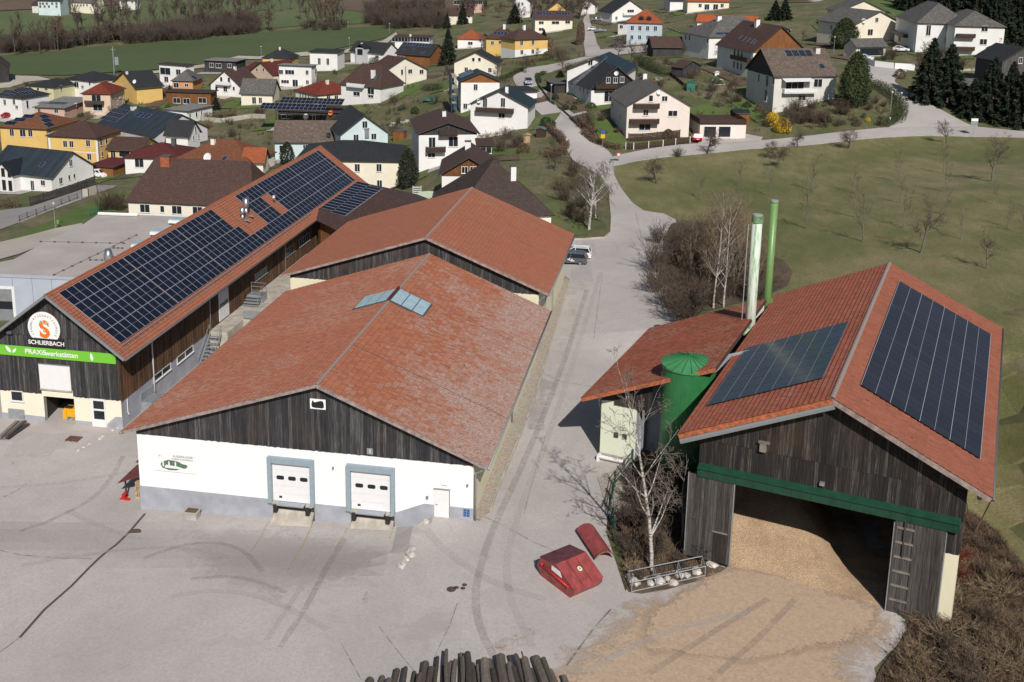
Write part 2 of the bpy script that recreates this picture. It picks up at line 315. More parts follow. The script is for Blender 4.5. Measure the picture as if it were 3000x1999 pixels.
v=t.nodes.new('ShaderNodeTexVoronoi'); v.inputs['Scale'].default_value=9; t.links.new(o,v.inputs['Vector']); big=nb.noise(o,.5,5,.6); fn=nb.noise(o,12,3,.8)
cc=nb.ramp(fn,[(.3,(.27,.18,.105)),(.5,(.54,.38,.24)),(.72,(.74,.56,.38))]); cc=nb.mix(nb.ramp(big,[(.52,0),(.75,.55)]),cc,(.25,.175,.11)); cc=nb.mix(nb.math('MULTIPLY',v.outputs['Distance'],.35),cc,(.12,.075,.04))
t.links.new(cc,b.inputs['Base Color']); nb.bump(fn,b,.9,.08)
m,t,b=new_mat('chip_spill'); nb=NB(t); o=nb.geo(); b.inputs['Roughness'].default_value=.95; fn=nb.noise(o,10,3,.8); big=nb.noise(o,.22,6,.65,1.0); mid=nb.noise(o,1.1,5,.7)
ch=nb.ramp(fn,[(.3,(.24,.155,.08)),(.5,(.40,.285,.165)),(.72,(.56,.42,.25))]); f=nb.math('ADD',nb.math('MULTIPLY',big,.7),nb.math('MULTIPLY',mid,.3))
cc=nb.mix(nb.ramp(f,[(.42,1),(.62,.12)]),(.37,.325,.28),ch); t.links.new(cc,b.inputs['Base Color']); nb.bump(fn,b,.7,.04)
m,t,b=new_mat('gravel'); nb=NB(t); o=nb.geo(); b.inputs['Roughness'].default_value=.95
v=t.nodes.new('ShaderNodeTexVoronoi'); v.inputs['Scale'].default_value=6; t.links.new(o,v.inputs['Vector'])
cc=nb.mix(.5,nb.ramp(nb.noise(o,8,3,.8),[(.35,(.22,.18,.14)),(.65,(.6,.53,.45))]),v.outputs['Color'],'MULTIPLY'); cc=nb.mix(.35,cc,(.42,.37,.31)); t.links.new(cc,b.inputs['Base Color']); nb.bump(v.outputs['Distance'],b,1,.05)
# ------------------------------------------------------------------ mesh helpers
def link(o): COL.objects.link(o); return o
def tag(o,label=None,cat=None,group=None,kind=None):
    if label: o['label']=label
    if cat: o['category']=cat
    if group: o['group']=group
    if kind: o['kind']=kind
    return o
def thing(name,loc,label,cat,group=None,kind=None):
    o=bpy.data.objects.new(name,None); o.empty_display_size=.3; link(o); o.location=loc; return tag(o,label,cat,group,kind)
def wroot(o):
    p=Vector((0,0,0))
    while o is not None: p=p+o.location; o=o.parent
    return p
class MB:
    def __init__(s): s.v=[]; s.f=[]; s.m=[]; s.uv=[]; s.mats=[]
    def mi(s,mat):
        if mat not in s.mats: s.mats.append(mat)
        return s.mats.index(mat)
    def face(s,pts,mat,uv=None):
        b=len(s.v); s.v.extend([Vector(p) for p in pts]); s.f.append(tuple(range(b,b+len(pts)))); s.m.append(s.mi(mat)); s.uv.append(uv)
    def obox(s,o,x,y,z,mat,skip=()):   # o corner, three edge vectors
        P=[o,o+x,o+x+y,o+y,o+z,o+x+z,o+x+y+z,o+y+z]; b=len(s.v); s.v.extend(P); k=s.mi(mat)
        for n_,q in enumerate(((0,3,2,1),(4,5,6,7),(0,1,5,4),(1,2,6,5),(2,3,7,6),(3,0,4,7))):
            if n_ in skip: continue
            s.f.append(tuple(b+i for i in q)); s.m.append(k); s.uv.append(None)
    def box(s,c,sx,sy,sz,mat,ux=Vector((1,0,0)),uy=Vector((0,1,0)),uz=ZV):   # c centre of the base
        o=c-ux*sx/2-uy*sy/2; s.obox(o,ux*sx,uy*sy,uz*sz,mat)
    def slab(s,pts,n,th,mat,mat2=None,uv=None):   # polygon thickened downwards along -n
        m2=mat2 or mat; s.face(pts,mat,uv); low=[p-n*th for p in pts]; s.face(list(reversed(low)),m2)
        for i in range(len(pts)): j=(i+1)%len(pts); s.face([pts[j],pts[i],low[i],low[j]],m2)
    def tube(s,path,radii,mat,n=8,cap=True):
        rings=[]; k=s.mi(mat)
        for i,p in enumerate(path):
            d=(path[min(i+1,len(path)-1)]-path[max(i-1,0)]).normalized()
            a=d.orthogonal().normalized() if i==0 else (pa-d*pa.dot(d)).normalized()
            pa=a; b_=d.cross(a); r=radii[i] if hasattr(radii,'__len__') else radii
            rings.append(len(s.v)); s.v.extend([p+(a*math.cos(t*2*math.pi/n)+b_*math.sin(t*2*math.pi/n))*r for t in range(n)])
        for i in range(len(rings)-1):
            for t in range(n):
                t2=(t+1)%n; s.f.append((rings[i]+t,rings[i]+t2,rings[i+1]+t2,rings[i+1]+t)); s.m.append(k); s.uv.append(None)
        if cap:
            s.f.append(tuple(rings[0]+t for t in reversed(range(n)))); s.m.append(k); s.uv.append(None)
            s.f.append(tuple(rings[-1]+t for t in range(n))); s.m.append(k); s.uv.append(None)
    def build(s,name,parent=None,local=False,smooth=False,at=None):
        off=Vector((0,0,0)) if local else wroot(parent)
        me=bpy.data.meshes.new(name); base=at if at is not None else Vector((0,0,0))
        if at is not None: off=off+base-off  # vertices relative to at
        me.from_pydata([tuple(p-off) for p in s.v],[],s.f)
        for m in s.mats: me.materials.append(MATS[m])
        me.polygons.foreach_set('material_index',s.m)
        if any(u is not None for u in s.uv):
            L=me.uv_layers.new(name='UVMap'); arr=[]
            for f,u in zip(s.f,s.uv): arr.extend([c for q in (u if u is not None else [(0,0)]*len(f)) for c in q])
            L.data.foreach_set('uv',arr)
        if smooth: me.polygons.foreach_set('use_smooth',[True]*len(s.f))
        me.update(); o=bpy.data.objects.new(name,me); link(o)
        if parent is not None: o.parent=parent
        if at is not None: o.location=base-wroot(parent) if parent is not None else base
        return o
def inst(name,me,parent,M):
    o=bpy.data.objects.new(name,me); link(o); o.parent=parent
    o.matrix_local=Matrix.Translation(-wroot(parent))@M; return o
def mat_axes(o,x,y,z):
    return Matrix(((x.x,y.x,z.x,o.x),(x.y,y.y,z.y,o.y),(x.z,y.z,z.z,o.z),(0,0,0,1)))
def np_mesh(name,verts,faces,mat,attrs=None,smooth=False):
    me=bpy.data.meshes.new(name); n=len(verts); k=faces.shape[1]
    me.vertices.add(n); me.vertices.foreach_set('co',verts.astype(np.float32).ravel())
    me.loops.add(faces.size); me.loops.foreach_set('vertex_index',faces.astype(np.int32).ravel())
    me.polygons.add(len(faces)); me.polygons.foreach_set('loop_start',np.arange(0,faces.size,k,dtype=np.int32))
    me.polygons.foreach_set('loop_total',np.full(len(faces),k,dtype=np.int32))
    for m_ in (mat if isinstance(mat,(list,tuple)) else [mat]): me.materials.append(MATS[m_])
    if smooth: me.polygons.foreach_set('use_smooth',np.ones(len(faces),dtype=bool))
    me.update(calc_edges=True)
    if attrs is not None:
        a=me.attributes.new('rnd','FLOAT','FACE'); a.data.foreach_set('value',attrs.astype(np.float32))
    return me
# ------------------------------------------------------------------ draped sheets
def in_poly(x,y,P):
    c=False; n=len(P); j=n-1
    for i in range(n):
        xi,yi=P[i]; xj,yj=P[j]
        if (yi>y)!=(yj>y) and x<(xj-xi)*(y-yi)/(yj-yi)+xi: c=not c
        j=i
    return c
def sheet(name,pts,mat,off=.04,step=2.5,parent=None,zf=None,label=None,kind='structure',jit=0.0):
    P=[]; n=len(pts)
    for i in range(n):
        a,b=pts[i],pts[(i+1)%n]; L=math.hypot(b[0]-a[0],b[1]-a[1]); k=max(1,int(L/step))
        for q in range(k):
            t=q/k; P.append((a[0]+(b[0]-a[0])*t+(random.uniform(-jit,jit)),a[1]+(b[1]-a[1])*t+random.uniform(-jit,jit)))
    xs=[p[0] for p in P]; ys=[p[1] for p in P]; V=[Vector(p) for p in P]; e=[(i,(i+1)%len(P)) for i in range(len(P))]
    nx=int((max(xs)-min(xs))/step)+1; ny=int((max(ys)-min(ys))/step)+1
    for i in range(nx+1):
        for j in range(ny+1):
            x=min(xs)+step*(i+.5); y=min(ys)+step*(j+.5)
            if in_poly(x,y,P): V.append(Vector((x,y)))
    r=delaunay_2d_cdt(V,e,[],1,1e-4)
    f=zf or TM; me=bpy.data.meshes.new(name)
    me.from_pydata([(v.x,v.y,f(v.x,v.y)+off) for v in r[0]],[],[tuple(q) for q in r[2]])
    me.materials.append(MATS[mat]); me.update()
    for p in me.polygons: pass
    # make normals point up
    if len(me.polygons) and me.polygons[0].normal.z<0: me.flip_normals()
    o=bpy.data.objects.new(name,me); link(o)
    if parent: o.parent=parent
    if kind: o['kind']=kind
    if label: o['label']=label
    return o
def gxy(pp): return [tuple(G(*q)[:2]) for q in pp]
def chaikin(P,k=2,closed=False):
    for _ in range(k):
        Q=[]
        if not closed: Q.append(P[0])
        for i in range(len(P) if closed else len(P)-1):
            a,b=P[i],P[(i+1)%len(P)]
            Q.append((a[0]*.75+b[0]*.25,a[1]*.75+b[1]*.25)); Q.append((a[0]*.25+b[0]*.75,a[1]*.25+b[1]*.75))
        if not closed: Q.append(P[-1])
        P=Q
    return P
# ------------------------------------------------------------------ roof tiles as pieces
PROF=[(0,.028),(.25,.0),(.5,.03),(.75,.0),(1,.028)]
PROF_FLAT=[(0,.006),(.06,.02),(.5,.022),(.94,.02),(1,.006)]
def tile_geo(te,ts,prof,lift=.055):
    v=[]
    for x,z in prof: v.append((x*te*.985,0,z+lift))
    for x,z in prof: v.append((x*te*.985,ts*1.03,z+.004))
    for x,z in prof: v.append((x*te*.985,0,-.01))
    for x,z in prof: v.append((x*te*.985,ts*.075,z*.6+lift*.55))
    n=len(prof); f=[]; mi=[]
    for i in range(n-1):
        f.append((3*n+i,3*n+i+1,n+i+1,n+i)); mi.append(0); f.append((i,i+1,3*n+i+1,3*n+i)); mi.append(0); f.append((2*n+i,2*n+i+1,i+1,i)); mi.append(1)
    v=np.array(v,float); v[3*n:,2]=v[:n,2]-lift*.12
    return v,np.array(f),mi
def tile_roof(root,P0,e,s,n,le,ls,te,ts,mat,nind,near,prof=PROF,clip=None,name='roof_tile'):
    """P0 eave corner, e along the eave, s up the slope, n outward normal"""
    gv,gf,gm=tile_geo(te,ts,prof); ne=int(round(le/te)); ns=int(round(ls/ts)); te2=le/ne; ts2=ls/ns
    gv=gv*np.array([te2/te,ts2/ts,1]); E=np.array(e);S=np.array(s);N=np.array(n);O=np.array(P0); T=[]
    for i in range(ne):
        for j in range(ns):
            p=O+E*(i*te2)+S*(j*ts2)
            if clip and not clip(Vector(p+E*te2*.5+S*ts2*.5)): continue
            T.append(p+N*random.uniform(-.004,.006))
    T=np.array(T); r=wroot(root); d=((T-np.array(near))**2).sum(1); order=np.argsort(d)
    ind=set(order[:nind].tolist()); B=np.stack([E,S,N],1)
    if nind:
        me=np_mesh(name,gv,gf,[mat,'tile_gap_shade']); me.polygons.foreach_set('material_index',gm)
        for k in ind:
            M=mat_axes(Vector(T[k]),e,s,n); inst(name,me,root,M)
    rest=np.array([k for k in range(len(T)) if k not in ind])
    if len(rest):
        w=(gv@B.T)[None]+T[rest][:,None]-np.array(r)[None,None]; nv=len(gv)
        F=(gf[None]+ (np.arange(len(rest))*nv)[:,None,None]).reshape(-1,4)
        rn=np.repeat(np.random.rand(len(rest)),len(gf))
        me=np_mesh('tile_field',w.reshape(-1,3),F,[mat,'tile_gap_shade'],rn); me.polygons.foreach_set('material_index',np.tile(gm,len(rest))); o=bpy.data.objects.new('tile_field',me); link(o); o.parent=root
        if nind or True: o['kind']='stuff'
# ------------------------------------------------------------------ cladding boards
def clad(root,fr,axis,a0,a1,c,zb,zt,mat,w=.22,th=.035,out=-1,name='board',stagger=.0,holes=()):
    """vertical boards from a0 to a1 along axis 'u' or 'v' on the plane other=c; zb/zt functions or numbers; out = outward sign on the other axis"""
    n=max(1,int(round((a1-a0)/w))); w=(a1-a0)/n
    for i in range(n):
        x0=a0+i*w+.006; x1=a0+(i+1)*w-.006; xm=(x0+x1)/2; t=th*(1.0 if i%2 else 1.6)
        segs=[]
        b0=zb(xm) if callable(zb) else zb; t0=zt(x0) if callable(zt) else zt; t1=zt(x1) if callable(zt) else zt
        b0+=random.uniform(-stagger,stagger)
        if min(t0,t1)-b0<.05: continue
        segs=[(b0,t0,t1)]
        for (h0,h1,hb,ht) in holes:
            if h0-.03<xm<h1+.03:
                ns=[]
                for (b,ta,tb) in segs:
                    if ht<=b or hb>=min(ta,tb): ns.append((b,ta,tb)); continue
                    if hb>b: ns.append((b,hb,hb))
                    if ht<min(ta,tb): ns.append((ht,ta,tb))
                segs=ns
        for (b,ta,tb) in segs:
            m=MB()
            def P(x,z,k): return fr(x,c+out*k,z) if axis=='u' else fr(c+out*k,x,z)
            pts=[P(x0,b,t),P(x1,b,t),P(x1,tb,t),P(x0,ta,t)]; back=[P(x0,b,0.004),P(x1,b,.004),P(x1,tb,.004),P(x0,ta,.004)]
            if (axis=='u')==(out<0): pass
            m.face(pts,mat); m.face([pts[3],pts[2],back[2],back[3]],mat); m.face([pts[0],pts[3],back[3],back[0]],mat); m.face([pts[2],pts[1],back[1],back[2]],mat); m.face([pts[1],pts[0],back[0],back[1]],mat)
            m.build(name,root)
# ------------------------------------------------------------------ solar panels
_pvm={}
def pv_mesh(w,h,glass,frame,mid='v',fw=.025,key=''):
    k=(round(w,3),round(h,3),glass,frame,mid)
    if k in _pvm: return _pvm[k]
    m=MB(); X=Vector((1,0,0));Y=Vector((0,1,0)); t=.04
    m.obox(Vector((0,0,0)),X*w,Y*h,ZV*t,frame,skip=(0,))
    halves=[(fw,h-fw)] if not mid else [(fw,h/2-.008),(h/2+.008,h-fw)]
    if mid=='h': halves=[(fw,h-fw)]
    for a,b in halves:
        if mid=='h':
            for x0,x1 in ((fw,w/2-.008),(w/2+.008,w-fw)): m.face([Vector((x0,a,t+.003)),Vector((x1,a,t+.003)),Vector((x1,b,t+.003)),Vector((x0,b,t+.003))],glass,[(x0,a),(x1,a),(x1,b),(x0,b)])
        else: m.face([Vector((fw,a,t+.003)),Vector((w-fw,a,t+.003)),Vector((w-fw,b,t+.003)),Vector((fw,b,t+.003))],glass,[(fw,a),(w-fw,a),(w-fw,b),(fw,b)])
    o=m.build('solar_panel',None); me=o.data; bpy.data.objects.remove(o); _pvm[k]=me; return me
# ------------------------------------------------------------------ windows
_wm={}
def win_mesh(w,h,frame,bars,depth=.05):
    k=(round(w,2),round(h,2),frame,bars)
    if k in _wm: return _wm[k]
    X=Vector((1,0,0));Z=Vector((0,0,1)); f=min(.07,w*.085); m=MB(); Y=Vector((0,-1,0))
    for o,x,z in ((Vector((-w/2,0,-h/2)),w,f),(Vector((-w/2,0,h/2-f)),w,f),(Vector((-w/2,0,-h/2+f)),f,h-2*f),(Vector((w/2-f,0,-h/2+f)),f,h-2*f)): m.obox(o,X*x,Z*z,Y*depth,frame)
    for b in range(bars): 
        xx=-w/2+w*(b+1)/(bars+1)-.03; m.obox(Vector((xx,0,-h/2+f)),X*.06,Z*(h-2*f),Y*depth*.9,frame)
    m.obox(Vector((-w/2-.06,0,-h/2-.05)),X*(w+.12),Z*.045,Y*(depth+.07),frame)
    g=MB(); g.face([Vector((-w/2+f,-.02,-h/2+f)),Vector((w/2-f,-.02,-h/2+f)),Vector((w/2-f,-.02,h/2-f)),Vector((-w/2+f,-.02,h/2-f))],'glass_dark')
    a=m.build('window',None); b=g.build('pane',None); r=(a.data,b.data); bpy.data.objects.remove(a); bpy.data.objects.remove(b); _wm[k]=r; return r
def window(root,p,n,w,h,frame='frame_white',bars=1,name='window'):
    n=Vector((n.x,n.y,0)).normalized(); x=Vector((-n.y,n.x,0)); M=mat_axes(p+n*.012,x,-n,ZV)
    a,b=win_mesh(w,h,frame,bars); o=inst(name,a,root,M); g=bpy.data.objects.new('pane',b); link(g); g.parent=o; return o
# ------------------------------------------------------------------ generic house
HOUSES={}
def house(key,label,E1,E2,E3=None,E0=None,depth=None,h=5.0,apex=None,rise=None,ridge='x',roof='black',wall='white',kind='gable',oh=.5,og=None,
          wins=(),chim=(),pv=(),cat='house',wall2=None,split=None,base=3.0,zg=None,rcolor=None,balc=(),gablemat=None,th=.16,frame='frame_white',name='house',hipk=1.0,fascia='frame_dark'):
    z0=zg
    if z0 is None:
        z0=G((E1[0]+E2[0])/2,(E1[1]+E2[1])/2+h*12)[2]
        for _ in range(4):
            a=GZ(*E1,z0+h); b=GZ(*E2,z0+h); c=(a+b)/2; z0=TZ(c.x,c.y)
    a=GZ(*E1,z0+h); b=GZ(*E2,z0+h); x=(b-a); wd=x.length; x.normalize(); y=Vector((-x.y,x.x,0))
    if depth is None:
        if E3 is not None: depth=(GZ(*E3,z0+h)-b).dot(y)
        else: depth=(GZ(*E0,z0+h)-a).dot(y)
    if depth<3: depth=max(depth,5.0)
    og=oh if og is None else og
    ze=z0+h; zb=z0-base
    def F(s,t,z): return a+x*s+y*t+ZV*(z-ze)
    # ridge height from the apex pixel
    if kind=='flat': rise=.0
    if rise is None:
        if apex is None: rise=(depth if ridge=='x' else wd)*.5*.6
        else:
            q=F(wd/2,0 if (ridge=='y' and kind!='hip') else depth/2,ze); 
            if kind=='hip' : q=F(wd/2,depth/2,ze)
            d=ray(q.x and CXP or CXP,apex[1]); 
            # solve height over q whose image row equals apex row
            lo,hi=-3.0,25.0
            for _ in range(40):
                mz=(lo+hi)/2
                if proj(Vector((q.x,q.y,ze+mz)))[1] > apex[1]: lo=mz
                else: hi=mz
            rise=(lo+hi)/2
    rise=max(.05,min(rise,8.5)); zr=ze+rise
    root=thing(name,F(wd/2,depth/2,z0),label,cat)
    HOUSES[key]=dict(a=a,x=x,y=y,wd=wd,dp=depth,ze=ze,zr=zr,z0=z0,F=F,root=root,ridge=ridge)
    rm='roof_'+roof; RM(roof); wmn=WM(wall).name; 
    M=MB(); R=MB(); bv=[];bf=[]
    def rface(P,uv):
        n=(P[1]-P[0]).cross(P[2]-P[0]).normalized()
        if n.z<0: P=P[::-1]; uv=uv[::-1]; n=-n
        R.slab(P,n,th,rm,fascia,uv); k=len(bv); bv.extend(P); bf.append(tuple(range(k,k+len(P))))
    def uvs(P,e,s): return [((p-P[0]).dot(e),(p-P[0]).dot(s)) for p in P]
    i0,i1,j0,j1=oh,wd-oh,og,depth-og
    if ridge=='y': i0,i1,j0,j1=oh,wd-oh,og,depth-og
    else: i0,i1,j0,j1=og,wd-og,oh,depth-oh
    wt=0.12
    if kind=='flat':
        P=[F(0,0,ze+.25),F(wd,0,ze+.25),F(wd,depth,ze+.25),F(0,depth,ze+.25)]; rface(P,uvs(P,x,y)); th2=.25
        top=lambda s,t: ze+.25-th
    elif kind=='mono':   # rises towards the back
        P=[F(0,0,ze),F(wd,0,ze),F(wd,depth,zr),F(0,depth,zr)]; s_=(P[3]-P[0]).normalized(); rface(P,uvs(P,x,s_))
        top=lambda s,t: ze+(zr-ze)*t/depth-th*1.02
    elif kind=='monof':  # higher at the front
        P=[F(0,0,zr),F(wd,0,zr),F(wd,depth,ze),F(0,depth,ze)]; s_=(P[0]-P[3]).normalized(); rface(P,uvs(P,x,s_))
        top=lambda s,t: zr+(ze-zr)*t/depth-th*1.02
    elif kind=='hip':
        if wd>=depth: k=min(depth/2*hipk,wd/2-.05); A=F(k,depth/2,zr); B=F(wd-k,depth/2,zr)
        else: k=min(wd/2*hipk,depth/2-.05); A=F(wd/2,k,zr); B=F(wd/2,depth-k,zr)
        c0,c1,c2,c3=F(0,0,ze),F(wd,0,ze),F(wd,depth,ze),F(0,depth,ze)
        if wd>=depth: Fs=[([c0,c1,B,A],x),([c1,c2,B],y),([c2,c3,A,B],x),([c3,c0,A],y)]
        else: Fs=[([c0,c1,A],x),([c1,c2,B,A],y),([c2,c3,B],x),([c3,c0,A,B],y)]
        for P,e in Fs:
            n=(P[1]-P[0]).cross(P[-1]-P[0]).normalized(); rface(P,uvs(P,e,n.cross(e)))
        top=lambda s,t: ze+rise*min(1,min(min(s,wd-s)/(wd/2 if wd<depth else depth/2),min(t,depth-t)/(wd/2 if wd<depth else depth/2)))-th*1.3
    elif ridge=='x':
        P=[F(0,0,ze),F(wd,0,ze),F(wd,depth/2,zr),F(0,depth/2,zr)]; s_=(P[3]-P[0]).normalized(); rface(P,uvs(P,x,s_))
        P=[F(wd,depth,ze),F(0,depth,ze),F(0,depth/2,zr),F(wd,depth/2,zr)]; s_=(P[3]-P[0]).normalized(); rface(P,uvs(P,x,s_))
        top=lambda s,t: ze+rise*(1-abs(t-depth/2)/(depth/2))-th*1.15
    else:
        P=[F(0,0,ze),F(wd/2,0,zr),F(wd/2,depth,zr),F(0,depth,ze)]; s_=(P[1]-P[0]).normalized(); rface(P,uvs(P,y,s_))
        P=[F(wd,0,ze),F(wd,depth,ze),F(wd/2,depth,zr),F(wd/2,0,zr)]; s_=(P[3]-P[0]).normalized(); rface(P,uvs(P,y,s_))
        top=lambda s,t: ze+rise*(1-abs(s-wd/2)/(wd/2))-th*1.15
    # walls
    segs=[((i0,j0),(i1,j0)),((i1,j0),(i1,j1)),((i1,j1),(i0,j1)),((i0,j1),(i0,j0))]
    for q,((s0,t0),(s1,t1)) in enumerate(segs):
        gab = kind in('gable',) and ((ridge=='y' and q in(0,2)) or (ridge=='x' and q in (1,3)))
        pts=[F(s0,t0,zb),F(s1,t1,zb),F(s1,t1,top(s1,t1)),F(s0,t0,top(s0,t0))]
        if gab: pts.insert(3,F((s0+s1)/2,(t0+t1)/2,top((s0+s1)/2,(t0+t1)/2)))
        mt=wmn
        if gab and gablemat:
            zc=ze-.3; M.face([F(s0,t0,zb),F(s1,t1,zb),F(s1,t1,min(zc,top(s1,t1))),F(s0,t0,min(zc,top(s0,t0)))],wmn)
            M.face([F(s0,t0,min(zc,top(s0,t0))),F(s1,t1,min(zc,top(s1,t1))),F(s1,t1,top(s1,t1)),pts[3],F(s0,t0,top(s0,t0))],gablemat)
        else: M.face(pts,mt)
        k=len(bv); bv.extend(pts); bf.append(tuple(range(k,k+len(pts))))
        if split and not gab or (split and gab):   # lower storey in another colour, 2 cm proud
            zz=z0+split; nn=(F(s1,t1,0)-F(s0,t0,0)).cross(ZV).normalized()*.02
            M.face([F(s0,t0,zb)+nn,F(s1,t1,zb)+nn,F(s1,t1,zz)+nn,F(s0,t0,zz)+nn],WM(wall2).name)
    M.build('wall',root); ro=R.build('roof',root)
    bvh=BVHTree.FromPolygons(bv,bf); HOUSES[key]['bvh']=bvh
    for wdef in wins:
        px,py,ww,hh=wdef[:4]; bars=wdef[4] if len(wdef)>4 else (1 if ww>.9 else 0)
        loc,n,idx,dist=bvh.ray_cast(CO,ray(px,py))
        if loc is None or abs(n.z)>.2:
            continue
        if n.dot(ray(px,py))>0: n=-n
        window(root,loc+n*.02,n,ww,hh,frame,bars)
    for c in chim:
        px,py,cw,ch=c[:4]; cm=c[4] if len(c)>4 else 'plaster_offwhite'
        if cm not in MATS: plaster(cm,WC['offwhite'])
        loc,n,idx,dist=bvh.ray_cast(CO,ray(px,py))
        if loc is None: continue
        m=MB(); m.box(loc-ZV*.5,cw,cw,ch+.5,cm,x,y); m.box(loc+ZV*(ch+.002),cw+.16,cw+.16,.09,'gutter_dark',x,y); co=m.build('chimney',root); co.parent=root
    for c in pv:
        px,py,nx,ny,pw,ph=c[:6]; gl=c[6] if len(c)>6 else 'pv_dark'; fr_=c[7] if len(c)>7 else 'pv_frame'
        loc,n,idx,dist=bvh.ray_cast(CO,ray(px,py))
        if loc is None or abs(n.z)<.2: continue
        if n.z<0: n=-n
        e=Vector((-n.y,n.x,0)); e=(x if n.xy.length<.02 else e.normalized()); s_=n.cross(e); me=pv_mesh(pw,ph,gl,fr_,'v')
        for i in range(nx):
            for j in range(ny):
                p=loc+e*((i-nx/2)*pw*1.02)+s_*((j-ny/2)*ph*1.02)+n*.06; inst('solar_panel',me,root,mat_axes(p,e,s_,n))
    for c in balc:   # (px0,py0,px1,py1) rail bottom line on a wall
        l0,n0,_,_=bvh.ray_cast(CO,ray(c[0],c[1])); l1,n1,_,_=bvh.ray_cast(CO,ray(c[2],c[3]))
        if l0 is None or l1 is None: continue
        if n0.dot(ray(c[0],c[1]))>0: n0=-n0
        e=(l1-l0); e.z=0; L=e.length; e.normalize(); n0=Vector((n0.x,n0.y,0)).normalized(); dd=1.2; o=l0+n0*.02; mt=c[4] if len(c)>4 else 'balcony'
        m=MB(); m.obox(o,e*L,n0*dd,ZV*.14,mt); m.obox(o+n0*(dd-.06)+ZV*.2,e*L,n0*.06,ZV*.75,mt); m.obox(o+n0*(dd-.08)+ZV*.98,e*L,n0*.1,ZV*.08,mt)
        m.obox(o+ZV*.2,e*.05,n0*(dd-.07),ZV*.75,mt); m.obox(o+e*(L-.05)+ZV*.2,e*.05,n0*(dd-.07),ZV*.75,mt); m.build('balcony',root)
    if kind in('gable',):
        g=MB()
        for (s0,t0,s1,t1) in (((0,-.05,wd,-.05),(0,depth+.05,wd,depth+.05)) if ridge=='x' else ((-.05,0,-.05,depth),(wd+.05,0,wd+.05,depth))):
            g.tube([F(s0,t0,ze-.1),F(s1,t1,ze-.1)],.07,'gutter_dark',6)
        g.build('gutter',root)
    return HOUSES[key]
def proj(p):
    x,y,z=p.x,p.y,p.z-CAMH; zc=y*math.cos(PITCH)-z*math.sin(PITCH); u=y*math.sin(PITCH)+z*math.cos(PITCH); cr,sr=math.cos(ROLL),math.sin(ROLL)
    return (CXP+FPX*(x*cr+u*sr)/zc, CYP-FPX*(-x*sr+u*cr)/zc)
# ------------------------------------------------------------------ ground
def stain_mat(name,c1,c2,th,sc=.5,amax=.8,fine=6,fr=.35):
    m,t,b=new_mat(name); nb=NB(t); o=nb.geo(); b.inputs['Roughness'].default_value=.95
    n=nb.noise(o,sc,6,.7,1.2); f=nb.noise(o,fine,4,.8); rim=nb.attr('rim')
    s=nb.math('ADD',nb.math('MULTIPLY',n,1-fr),nb.math('MULTIPLY',f,fr)); s=nb.math('ADD',s,nb.math('MULTIPLY',nb.math('SUBTRACT',rim,1.0),.42))
    a=nb.math('MULTIPLY',nb.ramp(s,[(th,0),(th+.16,1)]),amax)
    t.links.new(nb.ramp(f,[(.35,c1),(.65,c2)]),b.inputs['Base Color']); t.links.new(a,b.inputs['Alpha']); return m
stain_mat('stain_brown',(.15,.11,.075),(.27,.215,.16),.36,.6); stain_mat('stain_dark',(.07,.065,.06),(.14,.13,.12),.42,.8); stain_mat('stain_red',(.30,.17,.10),(.42,.29,.2),.44,1.0,.75,9,.5)
stain_mat('stain_pale',(.48,.43,.39),(.56,.52,.48),.42,.5,.7); stain_mat('moss_dirt',(.05,.06,.025),(.16,.14,.08),.36,1.2,.9); stain_mat('joint_dark',(.06,.05,.04),(.12,.10,.075),.25,2,.95); stain_mat('crack_fine',(.13,.11,.10),(.2,.18,.165),.42,1.2,.7); stain_mat('chips_over',(.40,.285,.20),(.54,.41,.295),.12,.35,.95,5,.35); stain_mat('tyre_dark',(.2,.185,.18),(.26,.245,.235),.36,.9,.2); stain_mat('tyre_pale',(.52,.48,.46),(.58,.54,.51),.36,.9,.35); stain_mat('paint_yellow',(.5,.36,.14),(.55,.42,.2),.42,2,.6)
def rim_attr(o,P,w):
    me=o.data; a=me.attributes.new('rim','FLOAT','POINT'); n=len(P); out=[]
    for v in me.vertices:
        x,y=v.co.x,v.co.y; best=1e9
        for i in range(n):
            x0,y0=P[i]; x1,y1=P[(i+1)%n]; dx,dy=x1-x0,y1-y0; L=dx*dx+dy*dy or 1; t=max(0,min(1,((x-x0)*dx+(y-y0)*dy)/L)); best=min(best,math.hypot(x-x0-dx*t,y-y0-dy*t))
        out.append(min(1,best/w))
    a.data.foreach_set('value',out)
YP=[(-320,2300),(1500,2300),(2650,2300),(2560,1960),(2680,1840),(2600,1780),(2140,1660),(2000,1640),(1860,1690),(1832,1735),(1775,1560),(1790,1440),(1850,1360),(1880,1300),(2000,1150),(2000,960),(1975,850),(1940,760),(1985,660),(1977,638),(1945,627),(1886,618),(1854,596),(1816,546),(1786,490),(1770,480),(1740,500),(1765,520),(1782,560),(1790,640),(1787,685),(1770,698),(1700,702),(1600,690),(1400,560)]
yard=gxy(YP)+[tuple(fA(-30,128,0)[:2]),tuple(fA(-46,128,0)[:2]),tuple(fA(-60,98,0)[:2]),tuple(fA(-75,80,0)[:2]),tuple(fA(-75,60,0)[:2])]
gz_low=_gz.copy()
for i in range(len(GX)):
    for j in range(len(GY)):
        x,y=GX[i],GY[j]
        if -90<x<60 and 20<y<260 and all(in_poly(x+a,y+b,yard) for a in(-3.2,0,3.2) for b in(-3.2,0,3.2)): gz_low[i,j]-=.6
V=np.stack([_gx.ravel(),_gy.ravel(),gz_low.ravel()],1); nX,nY=len(GX),len(GY)
ii,jj=np.meshgrid(np.arange(nX-1),np.arange(nY-1),indexing='ij'); q=(ii*nY+jj).ravel(); F4=np.stack([q,q+nY,q+nY+1,q+1],1)
